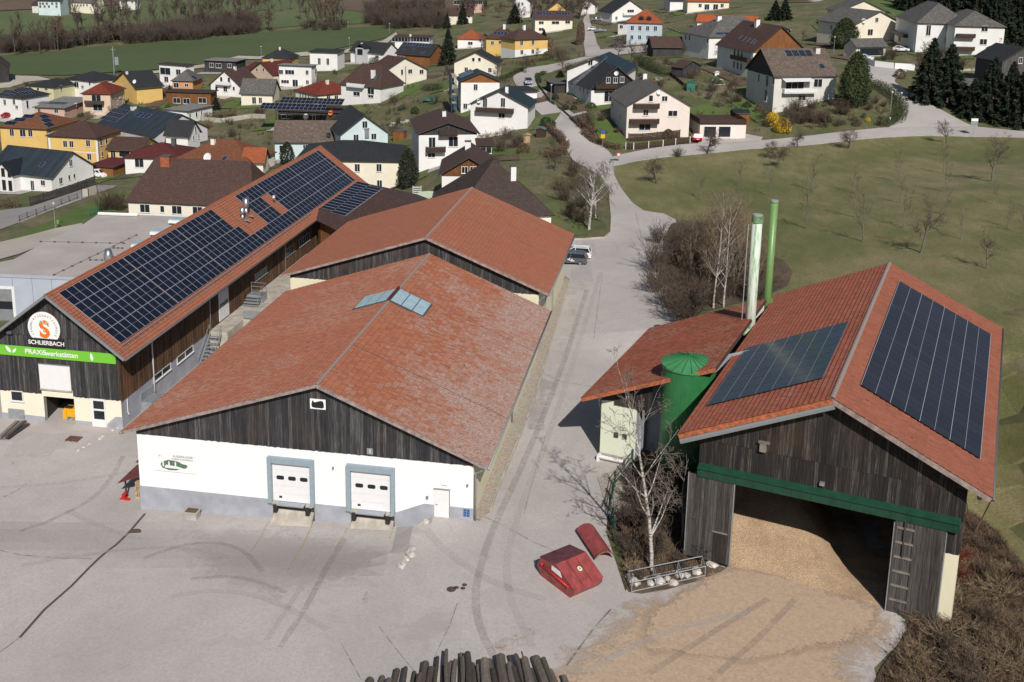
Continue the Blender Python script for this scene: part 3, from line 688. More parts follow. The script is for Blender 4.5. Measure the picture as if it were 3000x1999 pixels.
me=np_mesh('ground',V,F4,'ground_garden',smooth=True); o=link(bpy.data.objects.new('ground',me)); o['kind']='structure'
_sheets=[0.0]
def yz(x,y):
    p=Vector((x,y,0)); w=nearw(x,y)
    return yard_z(x,y)*w+(TM(x,y)*(1-w) if w<1 else 0)
def S(name,px,mat,off=.04,step=2.5,smooth=0,kind='structure',rim=None,zf=None,label=None):
    P=gxy(px); 
    if smooth: P=chaikin(P,smooth,True)
    o=sheet(name,P,mat,off,step,zf=zf,kind=kind,label=label)
    if rim: rim_attr(o,P,rim)
    return o
# grassland
S('meadow',[(1781,490),(1816,546),(1854,596),(1886,618),(1945,627),(1990,650),(2010,800),(2100,900),(2300,900),(2600,980),(2800,1300),(2860,1620),(3150,1900),(3300,1500),(3150,1000),(3100,404),(3000,404),(2756,399),(2616,402),(2482,413),(2300,429),(2226,434),(2072,452),(1889,466),(1792,486)],'grass_meadow',.05,4)
S('undergrowth',[(1977,640),(1930,720),(1990,930),(2300,860),(2330,780),(2200,720),(2080,660)],'undergrowth',.09,3,1)
S('undergrowth',[(2650,1850),(2835,1755),(2825,1640),(2845,1490),(2900,1560),(3100,1750),(3150,2150),(2500,2150),(2560,1990),(2640,1880)],'undergrowth',.09,3,1)
S('planting_bed',[(1840,1370),(1780,1450),(1790,1530),(1830,1620),(1822,1735),(1900,1745),(2100,1690),(2160,1640),(2150,1500),(2000,1380)],'undergrowth',.07,1.5,1)
S('crop_field',[(-60,222),(100,222),(200,222),(440,207),(600,190),(720,168),(920,158),(1050,130),(1135,112),(1165,78),(900,85),(650,108),(400,130),(150,152),(-60,170)],'grass_field',.25,8)
S('crop_field',[(-60,150),(150,140),(400,118),(650,95),(900,75),(1080,70),(1060,30),(800,-20),(400,5),(330,18),(0,36),(-60,40)],'grass_field_far',.2,14)
S('ploughed_field',[(-60,38),(0,34),(330,17),(420,4),(200,-30),(-60,-40)],'soil_brown',.4,20)
S('ploughed_field',[(1010,30),(1100,45),(1250,40),(1420,30),(1400,-10),(1000,-15)],'soil_brown',.4,16)
S('hill_meadow',[(2500,40),(2640,60),(2760,-10),(2500,-20)],'grass_lawn',.3,8)
S('lawn',[(0,710),(70,680),(200,625),(290,585),(345,562),(400,566),(330,640),(240,665),(150,680),(80,720),(0,745),(-60,760),(-60,720)],'grass_lawn',.07,2.5)
for k,L in enumerate(([(2060,300),(2180,300),(2270,330),(2230,352),(2080,340)],[(2000,330),(2070,300),(2130,330),(2140,345),(2060,348)],[(1600,290),(1690,245),(1740,262),(1660,310)],[(1900,110),(2010,85),(2040,110),(1960,140)],[(1450,440),(1540,430),(1600,470),(1450,470)],[(1120,260),(1200,230),(1260,260),(1190,290)],[(1760,170),(1870,155),(1860,185),(1800,195)],[(1510,185),(1610,160),(1640,185),(1520,205)],[(1470,225),(1520,214),(1540,222),(1490,240)],[(2170,200),(2330,280),(2280,300),(2130,260)])):
    S('lawn',L,'grass_lawn' if k%2 else 'grass_garden',.07,3,1)
S('grass_island',[(1650,700),(1700,700),(1770,696),(1786,682),(1788,640),(1782,560),(1760,520),(1700,500),(1640,560),(1600,640)],'ground_garden',.12,2)
# paved surfaces
sheet('yard',yard,'asphalt_light',.05,1.3,zf=yz)
def road(name,L,R,mat='asphalt_light',off=.12,kerb=True):
    a=chaikin(gxy(L),2); b=chaikin(gxy(R),2)
    sheet(name,a+b[::-1],mat,off,2.5)
    if kerb:
        m=MB()
        for P in (a,b):
            for i in range(len(P)-1):
                p=Vector((P[i][0],P[i][1],TM(*P[i]))); q=Vector((P[i+1][0],P[i+1][1],TM(*P[i+1]))); d=(q-p)
                if d.length<.01: continue
                w=Vector((-d.y,d.x,0)).normalized()*.12; m.obox(p-w*.5-ZV*.2,d,w,ZV*.36,'concrete_grey')
        o=m.build('kerb',None); o['kind']='structure'
road('road',[(1765,525),(1720,492),(1677,474),(1664,442),(1617,366),(1556,312),(1530,280),(1511,251),(1502,228),(1514,214),(1538,202),(1583,196),(1640,186),(1712,168)],
            [(1800,512),(1795,490),(1800,470),(1785,445),(1763,430),(1693,379),(1639,321),(1591,273),(1572,241),(1571,230),(1586,217),(1630,208),(1700,180),(1750,165)])
road('road',[(1770,470),(1833,448),(2016,424),(2226,413),(2400,395.6),(2528,383),(2616,374.5),(2740,366),(2847,371),(3000,387),(3150,400)],[(1780,492),(1889,466),(2072,452),(2226,434),(2400,423.6),(2482,413),(2616,402.6),(2756,398),(3000,403),(3150,418)],off=.16)
road('road',[(2530,180),(2541,196),(2543,240),(2612,275.5),(2640,306),(2648,330),(2640,352),(2600,380)],[(2668,198),(2645,220),(2612,237),(2645,260),(2680,293),(2739,314),(2783,339),(2854,374)],off=.2)
road('road',[(1716,168),(1712,143),(1710,98),(1708,60),(1716,45)],[(1762,165),(1758,146),(1746,110),(1728,68),(1725,45)],off=.2)
road('road',[(1752,148),(1850,140),(1990,128)],[(1750,170),(1860,158),(1990,142)],off=.24,kerb=False)
S('driveway',[(2045,425),(2050,402),(2100,396),(2190,396),(2235,405),(2228,416)],'asphalt_light',.2,3)
S('driveway',[(1640,330),(1700,318),(1720,332),(1660,350)],'asphalt_light',.2,3)
S('street',[(-60,690),(0,674),(60,652),(145,620),(240,586),(272,572),(330,552),(345,545),(305,544),(275,545),(207,568),(90,607),(0,618),(-60,628)],'asphalt_dark',.1,3)
S('footpath',[(-60,726),(0,711),(160,671),(240,655),(245,668),(180,690),(90,725),(0,748),(-60,762)],'gravel_pale',.1,3)
S('footpath',[(-60,768),(0,748),(90,722),(200,682),(150,710),(60,745),(0,762),(-60,790)],'asphalt_light',.13,3)
S('construction_ground',[(-30,225),(30,222),(110,225),(150,235),(90,240),(30,258),(-30,262)],'gravel_pale',.2,4)
S('footpath',[(420,215),(480,207),(590,192),(700,166),(760,168),(640,196),(500,212),(430,220)],'gravel_pale',.3,6)
S('footpath',[(716,176),(765,167),(890,155),(1020,146),(1120,122),(1160,97),(1164,103),(1130,132),(1040,155),(900,166),(770,176)],'gravel_pale',.32,5)
S('gravel_strip',[(1386,1524),(1405,1530),(1440,1500),(1452,1460),(1560,1190),(1672,822),(1655,812),(1640,850),(1540,1120),(1425,1420)],'gravel',.14,1.3,zf=yz)
S('gravel_patch',[(1750,1400),(1850,1360),(1850,1500),(1790,1540)],'gravel',.1,2)
m=MB()
for a,b in (((1452,1462),(1562,1192)),((1562,1192),(1672,824)),((1440,1500),(1452,1462)),((1672,824),(1657,814))):
    p,q=G(*a),G(*b); d=q-p; w=Vector((-d.y,d.x,0)).normalized()*.14; m.obox(p,d,w,ZV*.22,'concrete')
P_=[G(*q) for q in [(1650,702),(1700,704),(1772,699),(1790,684),(1792,640),(1785,560)]]
for p,q in zip(P_[:-1],P_[1:]): d=q-p; w=Vector((-d.y,d.x,0)).normalized()*.14; m.obox(p,d,w,ZV*.24,'concrete')
o=m.build('kerb',None); o['kind']='structure'
# wear and spills
S('dock_apron',[(440,1515),(560,1512),(800,1516),(1000,1548),(1235,1560),(1180,1660),(1060,1740),(760,1800),(560,1760),(470,1640)],'stain_dark2' if 'stain_dark2' in MATS else stain_mat('stain_dark2',(.27,.25,.245),(.37,.345,.335),.22,.4,.2,3,.5).name,.07,1.3,zf=yz,rim=4)
S('mud_patch',[(1240,1560),(1190,1570),(1100,1640),(1020,1720),(960,1830),(1080,1830),(1160,1740),(1200,1660)],'stain_brown',.085,1.2,zf=yz,rim=2.2)
S('mud_patch',[(1000,1640),(960,1650),(870,1770),(920,1790),(1000,1700)],'stain_brown',.086,1.0,zf=yz,rim=1.2)
S('mud_patch',[(720,1760),(900,1730),(960,1700),(900,1790),(760,1800)],'stain_dark',.087,1.0,zf=yz,rim=1.2)
S('dark_patch',[(1195,1655),(1240,1600),(1225,1680),(1130,1790),(1080,1830),(1060,1800),(1120,1740)],'stain_dark',.088,1.0,zf=yz,rim=1.0)
for a in ([(1110,1580),(1125,1575),(1128,1588),(1105,1595),(1095,1590)],[(740,1750),(755,1752),(745,1785),(728,1782)],[(595,1803),(612,1803),(608,1812),(596,1812)],[(688,1812),(708,1815),(700,1822),(686,1820)]): S('oil_spot',a,'stain_dark',.09,.5,zf=yz,rim=.25)
S('oil_spot',[(10,1354),(35,1345),(70,1348),(72,1358),(45,1366),(15,1362)],'joint_dark',.09,.6,zf=yz,rim=.5)
S('leaf_litter',[(1340,1880),(1420,1830),(1560,1780),(1660,1800),(1640,1900),(1500,1990),(1380,1990)],'stain_red',.085,1.0,zf=yz,rim=2.0)
S('leaf_litter',[(1690,835),(1715,830),(1735,845),(1715,858),(1690,850)],'stain_red',.085,.8,zf=yz,rim=.8)
S('chip_spill',[(2000,1700),(2140,1655),(2350,1690),(2600,1770),(2680,1840),(2640,1900),(2560,1960),(2600,2200),(1500,2200),(1420,2040),(1560,1960),(1700,1850),(1820,1770)],'chips_over',.09,1.2,zf=yz,rim=5)
S('chip_spill',[(2010,1720),(2140,1655),(2350,1690),(2600,1790),(2520,1900),(2200,1960),(1850,1920),(1880,1800)],'chips_over',.1,1.2,zf=yz,rim=1.5)
S('dust_patch',[(1780,1750),(1900,1750),(1960,1780),(1800,1860),(1640,1870),(1560,1800)],'stain_pale',.084,1.2,zf=yz,rim=3)
S('dust_patch',[(1500,1100),(1640,800),(1800,720),(1780,1000),(1640,1250),(1520,1400)],'stain_pale',.084,1.5,zf=yz,rim=4)
S('dust_patch',[(2000,1930),(2500,1880),(2600,1960),(2400,2060),(2000,2080)],'stain_pale',.11,1.2,zf=yz,rim=3)
S('wet_patch',[(1760,1740),(1810,1735),(1800,1765),(1770,1800),(1755,1810),(1765,1775)],'stain_dark',.092,.6,zf=yz,rim=.4)
S('verge_dirt',[(1672,830),(1680,840),(1565,1200),(1470,1450),(1460,1440),(1556,1190)],'moss_dirt',.086,.8,zf=yz,rim=.5)
S('edge_moss',[(1255,1530),(1262,1540),(1240,1590),(1200,1660),(1190,1668),(1225,1590)],'moss_dirt',.09,.7,zf=yz,rim=.4)
def strip(name,px,w,mat,off=.09,wob=.0):
    P=[Vector((*G(*q)[:2],0)) for q in px]; L=[];R=[]
    for i,p in enumerate(P):
        d=(P[min(i+1,len(P)-1)]-P[max(0,i-1)]).normalized(); n=Vector((-d.y,d.x,0))*(w/2); L.append(tuple((p+n)[:2])); R.append(tuple((p-n)[:2]))
    o=sheet(name,L+R[::-1],mat,off,.8,zf=yz); a=o.data.attributes.new('rim','FLOAT','POINT'); a.data.foreach_set('value',[1.0]*len(o.data.vertices))
strip('joint',[(425,1508),(400,1535),(340,1600),(280,1650),(210,1720),(130,1790),(58,1872)],.17,'joint_dark'); strip('crack',[(0,1618),(60,1630),(160,1638),(270,1642)],0.08,'crack_fine'); strip('crack',[(58,1872),(20,1900),(-20,1930)],0.08,'crack_fine'); strip('crack',[(90,1410),(50,1440),(10,1460)],0.08,'crack_fine')
strip('crack',[(1862,625),(1875,680),(1885,715),(1905,725)],0.08,'crack_fine'); strip('crack',[(1420,1518),(1480,1545),(1560,1590),(1640,1625)],0.072,'crack_fine'); strip('crack',[(1535,1510),(1545,1470),(1600,1270)],0.048,'crack_fine'); strip('crack',[(1110,1840),(1180,1930),(1230,1990)],0.056,'crack_fine'); strip('crack',[(1000,1890),(1060,1999)],0.056,'crack_fine'); strip('crack',[(1270,1935),(1320,1830),(1340,1770)],0.048,'crack_fine'); strip('crack',[(1700,707),(1800,712),(1812,735)],0.064,'crack_fine'); strip('crack',[(1760,1140),(1640,1120),(1580,1090)],0.064,'crack_fine'); strip('crack',[(1765,800),(1740,990)],0.048,'crack_fine')
strip('crack',[(1660,1955),(1700,1900),(1745,1840),(1790,1790)],0.112,'crack_fine',.12)
for a in ([(785,1532),(735,1620)],[(915,1540),(840,1680)],[(1018,1550),(980,1610)],[(1150,1560),(1140,1580)]): strip('bay_line',a,.12,'paint_yellow',.095)

for w_,mt,L in ((.5,'tyre_pale',[(60,1660),(300,1620),(520,1600),(700,1640),(820,1760)]),(.4,'tyre_dark',[(420,1640),(560,1590),(700,1600),(770,1680)]),(.45,'tyre_pale',[(0,1430),(160,1420),(300,1400),(390,1380)]),(.5,'tyre_pale',[(200,1500),(330,1560),(420,1580)]),(.4,'tyre_dark',[(820,1900),(900,1780),(960,1660),(1010,1580)]),(.35,'tyre_pale',[(780,1880),(860,1760),(930,1640)]),(.5,'tyre_dark',[(1480,1990),(1380,1800),(1420,1600),(1540,1350),(1640,1100),(1720,850)]),(.5,'tyre_pale',[(1560,1900),(1470,1700),(1520,1500),(1620,1250),(1700,1000),(1760,800)]),(.4,'tyre_dark',[(60,1560),(260,1480),(330,1400),(360,1340)]),(.45,'tyre_pale',[(500,1750),(650,1730),(800,1760),(960,1850)]),(.35,'tyre_dark',[(560,1700),(700,1690),(840,1740)]),(.6,'tyre_pale',[(1250,1560),(1330,1640),(1460,1720),(1600,1760)]),(.4,'tyre_dark',[(1900,1980),(2100,1850),(2250,1760)]),(.4,'tyre_dark',[(2080,2000),(2230,1870),(2330,1760)]),(.5,'tyre_pale',[(1700,1980),(1950,1850),(2200,1800)])):
    P=L
    for _ in range(2): P=chaikin(P,1)
    strip('tyre_track',P,w_,mt,.1 if L[0][0]<1650 or L[0][0]==1560 else .13)
for k,L in enumerate(([(1110,1840),(1235,1935),(1330,1840),(1340,1770),(1240,1790)],[(1640,880),(1740,850),(1760,700),(1690,705)],[(1560,1090),(1640,1120),(1600,1270),(1530,1260)],[(0,1280),(60,1255),(240,1265),(250,1300),(120,1350),(0,1345)])): S('repair_patch',L,'tyre_pale' if k!=2 else 'tyre_dark',.075,1.2,zf=yz,rim=.1)
# ------------------------------------------------------------------ the big buildings
def pempty(name,loc,parent):
    o=bpy.data.objects.new(name,None); o.empty_display_size=.2; link(o); o.parent=parent; o.location=loc-wroot(parent); return o
def lerp(a,b,t): return a+(b-a)*t
class Roof2:   # gable roof in a (u,v,z) frame
    def __init__(s,fr,uL,zL,uR,zR,uT,zT,v0,v1): s.fr=fr; s.uL,s.zL,s.uR,s.zR,s.uT,s.zT,s.v0,s.v1=uL,zL,uR,zR,uT,zT,v0,v1
    def z(s,u):
        return s.zL+(s.zT-s.zL)*(u-s.uL)/(s.uT-s.uL) if u<s.uT else s.zT+(s.zR-s.zT)*(u-s.uT)/(s.uR-s.uT)
    def side(s,right=True):
        U,V=(s.fr(1,0,0),s.fr(0,1,0)); 
        if right: P0=s.fr(s.uR,s.v0,s.zR); e=V; sv=(s.fr(s.uT,s.v0,s.zT)-P0)
        else: P0=s.fr(s.uL,s.v1,s.zL); e=-V; sv=(s.fr(s.uT,s.v1,s.zT)-P0)
        L=sv.length; sv=sv/L; return P0,e,sv,e.cross(sv),L
    def deck(s,root,th,mat='fascia_wood'):
        m=MB()
        for r in (True,False):
            P0,e,sv,n,L=s.side(r); W_=s.v1-s.v0; P=[P0,P0+e*W_,P0+e*W_+sv*L,P0+sv*L]; m.slab([p-n*.03 for p in P],n,th,mat)
        m.build('roof_deck',root)
    def ridge_tiles(s,root,mat,r=.14,L=.42):
        m=MB(); n=7; pts=[]
        for k in range(n): a=math.pi*(k/(n-1)); pts.append(Vector((math.cos(a)*r,0,math.sin(a)*r*.8)))
        for k in range(n-1):
            m.face([pts[k],pts[k+1],pts[k+1]*.86+Vector((0,L*1.06,0)),pts[k]*.86+Vector((0,L*1.06,0))],mat); m.face([pts[k]*.8,pts[k+1]*.8,pts[k+1],pts[k]],mat)
        o=m.build('ridge_tile',None); me=o.data; bpy.data.objects.remove(o); k=int((s.v1-s.v0)/L); U,V=s.fr(1,0,0),s.fr(0,1,0)
        for i in range(k): inst('ridge_tile',me,root,mat_axes(s.fr(s.uT,s.v0+i*(s.v1-s.v0)/k,s.zT+.0),U,V,ZV))
    def gutters(s,root,mat='gutter_dark',r=.09,sides=(0,1)):
        for k,(u,z) in enumerate(((s.uL-.06,s.zL-.06),(s.uR+.06,s.zR-.06))):
            if k not in sides: continue
            m=MB(); m.tube([s.fr(u,s.v0,z),s.fr(u,s.v1,z)],r,mat,8); m.build('gutter',root,smooth=True)
    def verge(s,root,mat,w=.2,front=True,h=.06,drop=.16):
        for r in (True,False):
            v=s.v0 if front else s.v1; P0,e,sv,n,L=s.side(r); base=s.fr(s.uR if r else s.uL,v,s.zR if r else s.zL); V=s.fr(0,1,0)
            m=MB(); a=base-V*.03; b=a+sv*L; m.slab([a+n*h,b+n*h,b+V*w+n*h,a+V*w+n*h] if front else [b+n*h,a+n*h,a+V*(.06)+n*h,b+V*.06+n*h],n,h+drop,mat); m.build('verge_trim',root)
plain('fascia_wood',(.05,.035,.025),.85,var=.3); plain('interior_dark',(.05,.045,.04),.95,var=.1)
def poly_wall(m,fr,axis,c,pts,mat):
    m.face([fr(a,c,z) if axis=='u' else fr(c,a,z) for a,z in pts],mat)
def sheetd(x): return x
# ---- front warehouse
B=thing('warehouse',fA(-26,84,0),'large white loading warehouse with weathered orange tile roof, skylight and two dock doors','warehouse')
rB=Roof2(fA,-39.5,4.48,-12.38,4.41,-24.57,9.45,67.39,100.46)
m=MB(); b0=-2.8
m.face([fA(-38.6,68,-.0),fA(-13.48,68,0),fA(-13.48,68,4.22),fA(-38.6,68,4.22)],'warehouse_white')
m.face([fA(-38.6,68.03,4.2),fA(-13.48,68.03,4.2),fA(-13.48,68.03,rB.z(-13.48)-.2),fA(-24.57,68.03,9.2),fA(-38.6,68.03,rB.z(-38.6)-.2)],'interior_dark')
for u0,v0,u1,v1,mt in ((-13.48,68,-13.48,100,'warehouse_cream'),(-13.48,100,-38.6,100,'warehouse_cream'),(-38.6,100,-38.6,68,'warehouse_white')):
    m.face([fA(u0,v0,b0),fA(u1,v1,b0),fA(u1,v1,4.4),fA(u0,v0,4.4)],mt)
m.build('wall',B)
m=MB(); y0,y1=67.95,68.02
def pl(pts): 
    P=[fA(u,y0,z) for u,z in pts]; m.face(P,'plinth_grey'); Q=[fA(u,y1,z) for u,z in pts]
    for i in range(len(P)): j=(i+1)%len(P); m.face([P[j],P[i],Q[i],Q[j]],'plinth_grey')
pl([(-38.63,b0),(-16.3,b0),(-16.3,.92),(-17.0,.92),(-19.0,.03),(-38.63,.03)]); pl([(-15.15,b0),(-13.45,b0),(-13.45,.92),(-15.15,.92)])
m.build('plinth',B)
rB.deck(B,.14); rB.ridge_tiles(B,'verge')
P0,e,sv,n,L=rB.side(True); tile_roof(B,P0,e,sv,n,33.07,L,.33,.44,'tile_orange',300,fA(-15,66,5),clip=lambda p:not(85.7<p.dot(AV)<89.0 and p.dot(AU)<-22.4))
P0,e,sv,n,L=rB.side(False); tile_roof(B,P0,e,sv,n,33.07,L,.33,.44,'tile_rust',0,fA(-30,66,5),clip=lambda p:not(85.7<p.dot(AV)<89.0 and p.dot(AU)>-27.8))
rB.verge(B,'verge'); rB.gutters(B,'gutter_grey')
clad(B,fA,'u',-38.6,-13.48,67.99,4.2,lambda u:rB.z(u)-.2,'wood_dark',w=.24,stagger=.02)
# skylight on the ridge
sk=pempty('skylight',fA(-24.57,87.4,9.5),B)
for r in (True,False):
    P0,e,sv,n,L=rB.side(r); span=3.3; q=sv*(L-span); c=rB.fr(0,1,0)
    a=P0+e*((85.75-67.39) if r else (100.46-88.95))+q+n*.16; W_=3.2
    m=MB(); m.slab([a,a+e*W_,a+e*W_+sv*span,a+sv*span],n,.2,'gutter_dark'); m.build('skylight_frame',sk)
    for k in range(3):
        g=MB(); s0=sv*(.1+k*(span-.2)/3+.04); s1=sv*(.1+(k+1)*(span-.2)/3-.04); g.slab([a+e*.1+s0+n*.03,a+e*(W_-.1)+s0+n*.03,a+e*(W_-.1)+s1+n*.03,a+e*.1+s1+n*.03],n,.03,'skylight'); g.build('pane',sk)
m=MB(); m.tube([fA(-24.57,85.6,9.66),fA(-24.57,89.1,9.66)],.12,'red_dark',6); m.build('ridge_cap',sk)
# lightning conductor wires
m=MB(); P0,e,sv,n,L=rB.side(True)
for vv in (8,22): m.tube([P0+e*vv+n*.1,P0+e*vv+sv*L+n*.1],.012,'steel',4)
m.build('lightning_wire',B)
# dock doors
for k,(uL,uR) in enumerate(((-28.5,-25.05),(-22.62,-19.1))):
    d=pempty('dock_door',fA((uL+uR)/2,67.8,0),B)
    m=MB(); o=fA(uL,67.62,-.0); U=AU; V=AV
    m.obox(fA(uL,67.62,3.08),U*(uR-uL),V*.37,ZV*.4,'frame_blue'); m.obox(fA(uL,67.62,-.1),U*.3,V*.37,ZV*3.18,'frame_blue'); m.obox(fA(uR-.26,67.62,-.1),U*.26,V*.37,ZV*3.18,'frame_blue'); m.build('door_frame',d)
    for q in range(5):
        m=MB(); z0=.02+q*.612; m.obox(fA(uL+.3,67.93,z0),U*(uR-uL-.56),V*.05,ZV*.6,'door_white')
        if q==3-0 and False: pass
        pn=m.build('door_panel',d)
    for q in range(3):
        m=MB(); cx=uL+.3+(uR-uL-.56)*(.2+q*.305); cz=1.86; pts=[]
        for a in range(16):
            t=a/16*2*math.pi; ex=.29*math.copysign(abs(math.cos(t))**.45,math.cos(t)); ez=.16*math.copysign(abs(math.sin(t))**.6,math.sin(t)); pts.append(fA(cx+ex,67.915,cz+ez))
        m.slab(pts,-AV,.012,'glass_dark'); m.build('window_pane',d)
    m=MB(); m.obox(fA(uL+.75,67.915,.25),U*.22,V*.02,ZV*.16,'rubber'); m.build('vent',d)
    # leveller
    m=MB(); m.obox(fA(uL+.75,67.35,-.08),U*(uR-uL-1.45),V*.6,ZV*.07,'galv'); m.build('dock_leveller',d)
    m=MB(); m.face([fA(uL+.35,67.9,-.15),fA(uR-.05,67.9,-.15),fA(uR-.05,67.9,-2),fA(uL+.35,67.9,-2)],'interior_dark'); m.obox(fA(uL+.7,67.75,-.4),U*(uR-uL-1.35),V*.12,ZV*.18,'glass_dark'); m.build('dock_recess',d)
    for uu in (uL+.42,uR-.6):
        m=MB(); m.obox(fA(uu,67.5,-.72),U*.28,V*.42,ZV*.6,'rubber'); m.build('dock_bumper',d)
    for uu in (uL+.3,uR-.62):
        m=MB(); m.obox(fA(uu,67.6,-.16),U*.5,V*.36,ZV*.12,'concrete'); m.build('door_sill',d)
    m=MB(); P=[fA(uL+.45,67.88,-.62),fA(uR-.1,67.88,-.62),fA(uR-.05,66.9,-1.5),fA(uL+.35,66.9,-1.5)]; m.slab(P,Vector((0,-.4,.9)),.3,'concrete'); m.build('dock_ramp',d)
# pedestrian door
d=pempty('door',fA(-15.7,67.9,0),B)
m=MB(); m.obox(fA(-16.26,67.93,-.1),AU*1.1,AV*.06,ZV*2.28,'door_white'); m.build('door_leaf',d); m=MB(); m.obox(fA(-16.3,67.86,2.18),AU*1.2,AV*.13,ZV*.05,'gutter_grey'); m.obox(fA(-15.18,67.9,-.1),AU*.05,AV*.08,ZV*2.3,'gutter_grey'); m.build('door_frame',d)
m=MB(); m.tube([fA(-16.15,67.9,1.0),fA(-16.0,67.88,1.0)],.02,'gutter_dark',6); m.build('handle',d)
m=MB(); m.tube([fA(-12.6,67.6,4.25),fA(-13.0,67.75,3.9),fA(-13.25,67.85,3.75),fA(-13.3,67.88,3.4),fA(-13.3,67.88,-.2)],.065,'gutter_grey',8); m.build('downpipe',B,smooth=True)
for vv in (84,):
    m=MB(); m.tube([fA(-12.6,vv,4.3),fA(-13.35,vv,3.9),fA(-13.38,vv,0)],.06,'gutter_grey',8); m.build('downpipe',B,smooth=True)
for (u,z,w,h,mt) in ((-16.85,1.35,.16,.2,'sign_grey'),(-13.95,2.6,.12,.16,'sign_grey'),(-23.7,2.9,.1,.2,'sign_grey'),(-15.7,2.55,.4,.12,'frame_white')):
    m=MB(); m.obox(fA(u,67.86,z),AU*w,AV*.13,ZV*h,mt); m.build('wall_lamp',B)
m=MB()   # small blue and white notice by the corner
for i in range(2):
    for j in range(3): m.obox(fA(-14.15+i*.24,67.92,.28+j*.2),AU*.2,AV*.02,ZV*.16,'fabric_blue')
m.build('blue_notice',B)
def text(parent,s,loc,x,y,size,mat,extr=.012,align='CENTER',name='lettering',bold=0,shear=0):
    c=bpy.data.curves.new('t','FONT'); c.body=s; c.size=size; c.align_x=align; c.align_y='CENTER'; c.extrude=extr; c.offset=bold; c.shear=shear
    o=bpy.data.objects.new('t',c); link(o); bpy.context.view_layer.update(); me=bpy.data.meshes.new_from_object(o.evaluated_get(bpy.context.evaluated_depsgraph_get())); bpy.data.objects.remove(o); bpy.data.curves.remove(c)
    me.materials.clear(); me.materials.append(MATS[mat]); me.name=name; n=x.cross(y)
    return inst(name,me,parent,mat_axes(loc,x,y,n))
def flat(parent,name,pts,n,th,mat):
    m=MB(); m.slab(pts,n,th,mat); return m.build(name,parent)
def A2(x,z,o): return fA(x,o,z)
def leaf_pts(cx,cz,L,Wd,ang,o):
    ps=[]
    for k in range(12):
        t=k/11; ps.append((t*L,math.sin(math.pi*t)**.8*Wd*(1-.25*t)))
    ps=ps+[(x,-y) for x,y in reversed(ps[1:-1])]; ca,sa=math.cos(ang),math.sin(ang)
    return [fA(cx+x*ca-y*sa,o,cz+x*sa+y*ca) for x,y in ps]
s_=flat(B,'picture_sign',[fA(-37.3,67.9,1.45),fA(-34.13,67.9,1.45),fA(-34.13,67.9,2.95),fA(-37.3,67.9,2.95)],-AV,.04,'sign_white')
sm=[]
for k in range(22):
    t=k/22*2*math.pi; r=1+random.uniform(-.1,.1); sm.append(fA(-35.75+1.0*math.cos(t)*r,67.885,1.98+(.36-.14*math.cos(t))*math.sin(t)*r))
plain('print_green',(.10,.17,.11),.6,var=.4,sc=8); plain('print_pale',(.72,.75,.75),.6,var=0)
flat(s_,'print_trees',sm,-AV,.004,'print_green'); 
flat(s_,'print_building',[fA(-36.5,67.878,1.75),fA(-34.95,67.878,1.72),fA(-34.95,67.878,1.8),fA(-35.5,67.878,1.93),fA(-36.4,67.878,2.0)],-AV,.003,'print_pale')
for uu in (-36.65,-36.2,-35.7): flat(s_,'print_tower',[fA(uu,67.876,1.85),fA(uu+.12,67.876,1.85),fA(uu+.12,67.876,2.2),fA(uu+.06,67.876,2.34),fA(uu,67.876,2.2)],-AV,.003,'print_pale')
text(s_,'AUSSENLAGER',fA(-34.25,67.88,2.72),AU,ZV,.24,'sign_grey',.004,'RIGHT'); text(s_,'KÄSEREI SCHLIERBACH',fA(-34.25,67.88,2.5),AU,ZV,.16,'sign_grey',.004,'RIGHT')
flat(s_,'print_emblem',[fA(-36.85+.22*math.cos(t/12*2*math.pi),67.88,2.7+.13*math.sin(t/12*2*math.pi)) for t in range(12)],-AV,.003,'print_pale'); text(s_,'A',fA(-36.85,67.874,2.68),AU,ZV,.14,'sign_black',.002)
n_=flat(B,'number_sign',[fA(-21.12,67.88,4.36),fA(-20.68,67.88,4.36),fA(-20.68,67.88,4.82),fA(-21.12,67.88,4.82)],-AV,.05,'galv'); text(n_,'1',fA(-20.88,67.86,4.6),AU,ZV,.46,'sign_white',.01)
w_=flat(B,'gable_panel',[fA(-25.22,67.88,7.45),fA(-24.08,67.88,7.45),fA(-24.08,67.88,8.2),fA(-25.22,67.88,8.2)],-AV,.05,'warehouse_white')
pts=[]
for k in range(30):
    t=k/30*2*math.pi; r=1+random.uniform(-.09,.03); ex=.46*math.copysign(abs(math.cos(t))**.4,math.cos(t))*r; ez=.29*math.copysign(abs(math.sin(t))**.5,math.sin(t))*r
    if 8<=k<=9: ez-=.12
    pts.append(fA(-24.65+ex,67.865,7.82+ez))
flat(w_,'dark_emblem',pts,-AV,.01,'sign_black')
# concrete planter by the wall
pl_=thing('planter',G(556,1505),'square concrete planter with mossy soil against the grey plinth of the white warehouse','planter'); c=fA(-34.2,67.2,TZ(*G(556,1505)[:2])-.05)
pl_.location=c; m=MB(); m.box(c,.95,.7,.62,'concrete_grey',AU,AV); m.build('tub',pl_); m=MB(); m.box(c+ZV*.62,1.05,.78,.1,'concrete',AU,AV); m.build('rim',pl_); m=MB(); m.box(c+ZV*.722,.85,.6,.02,'undergrowth',AU,AV); m.build('soil',pl_)
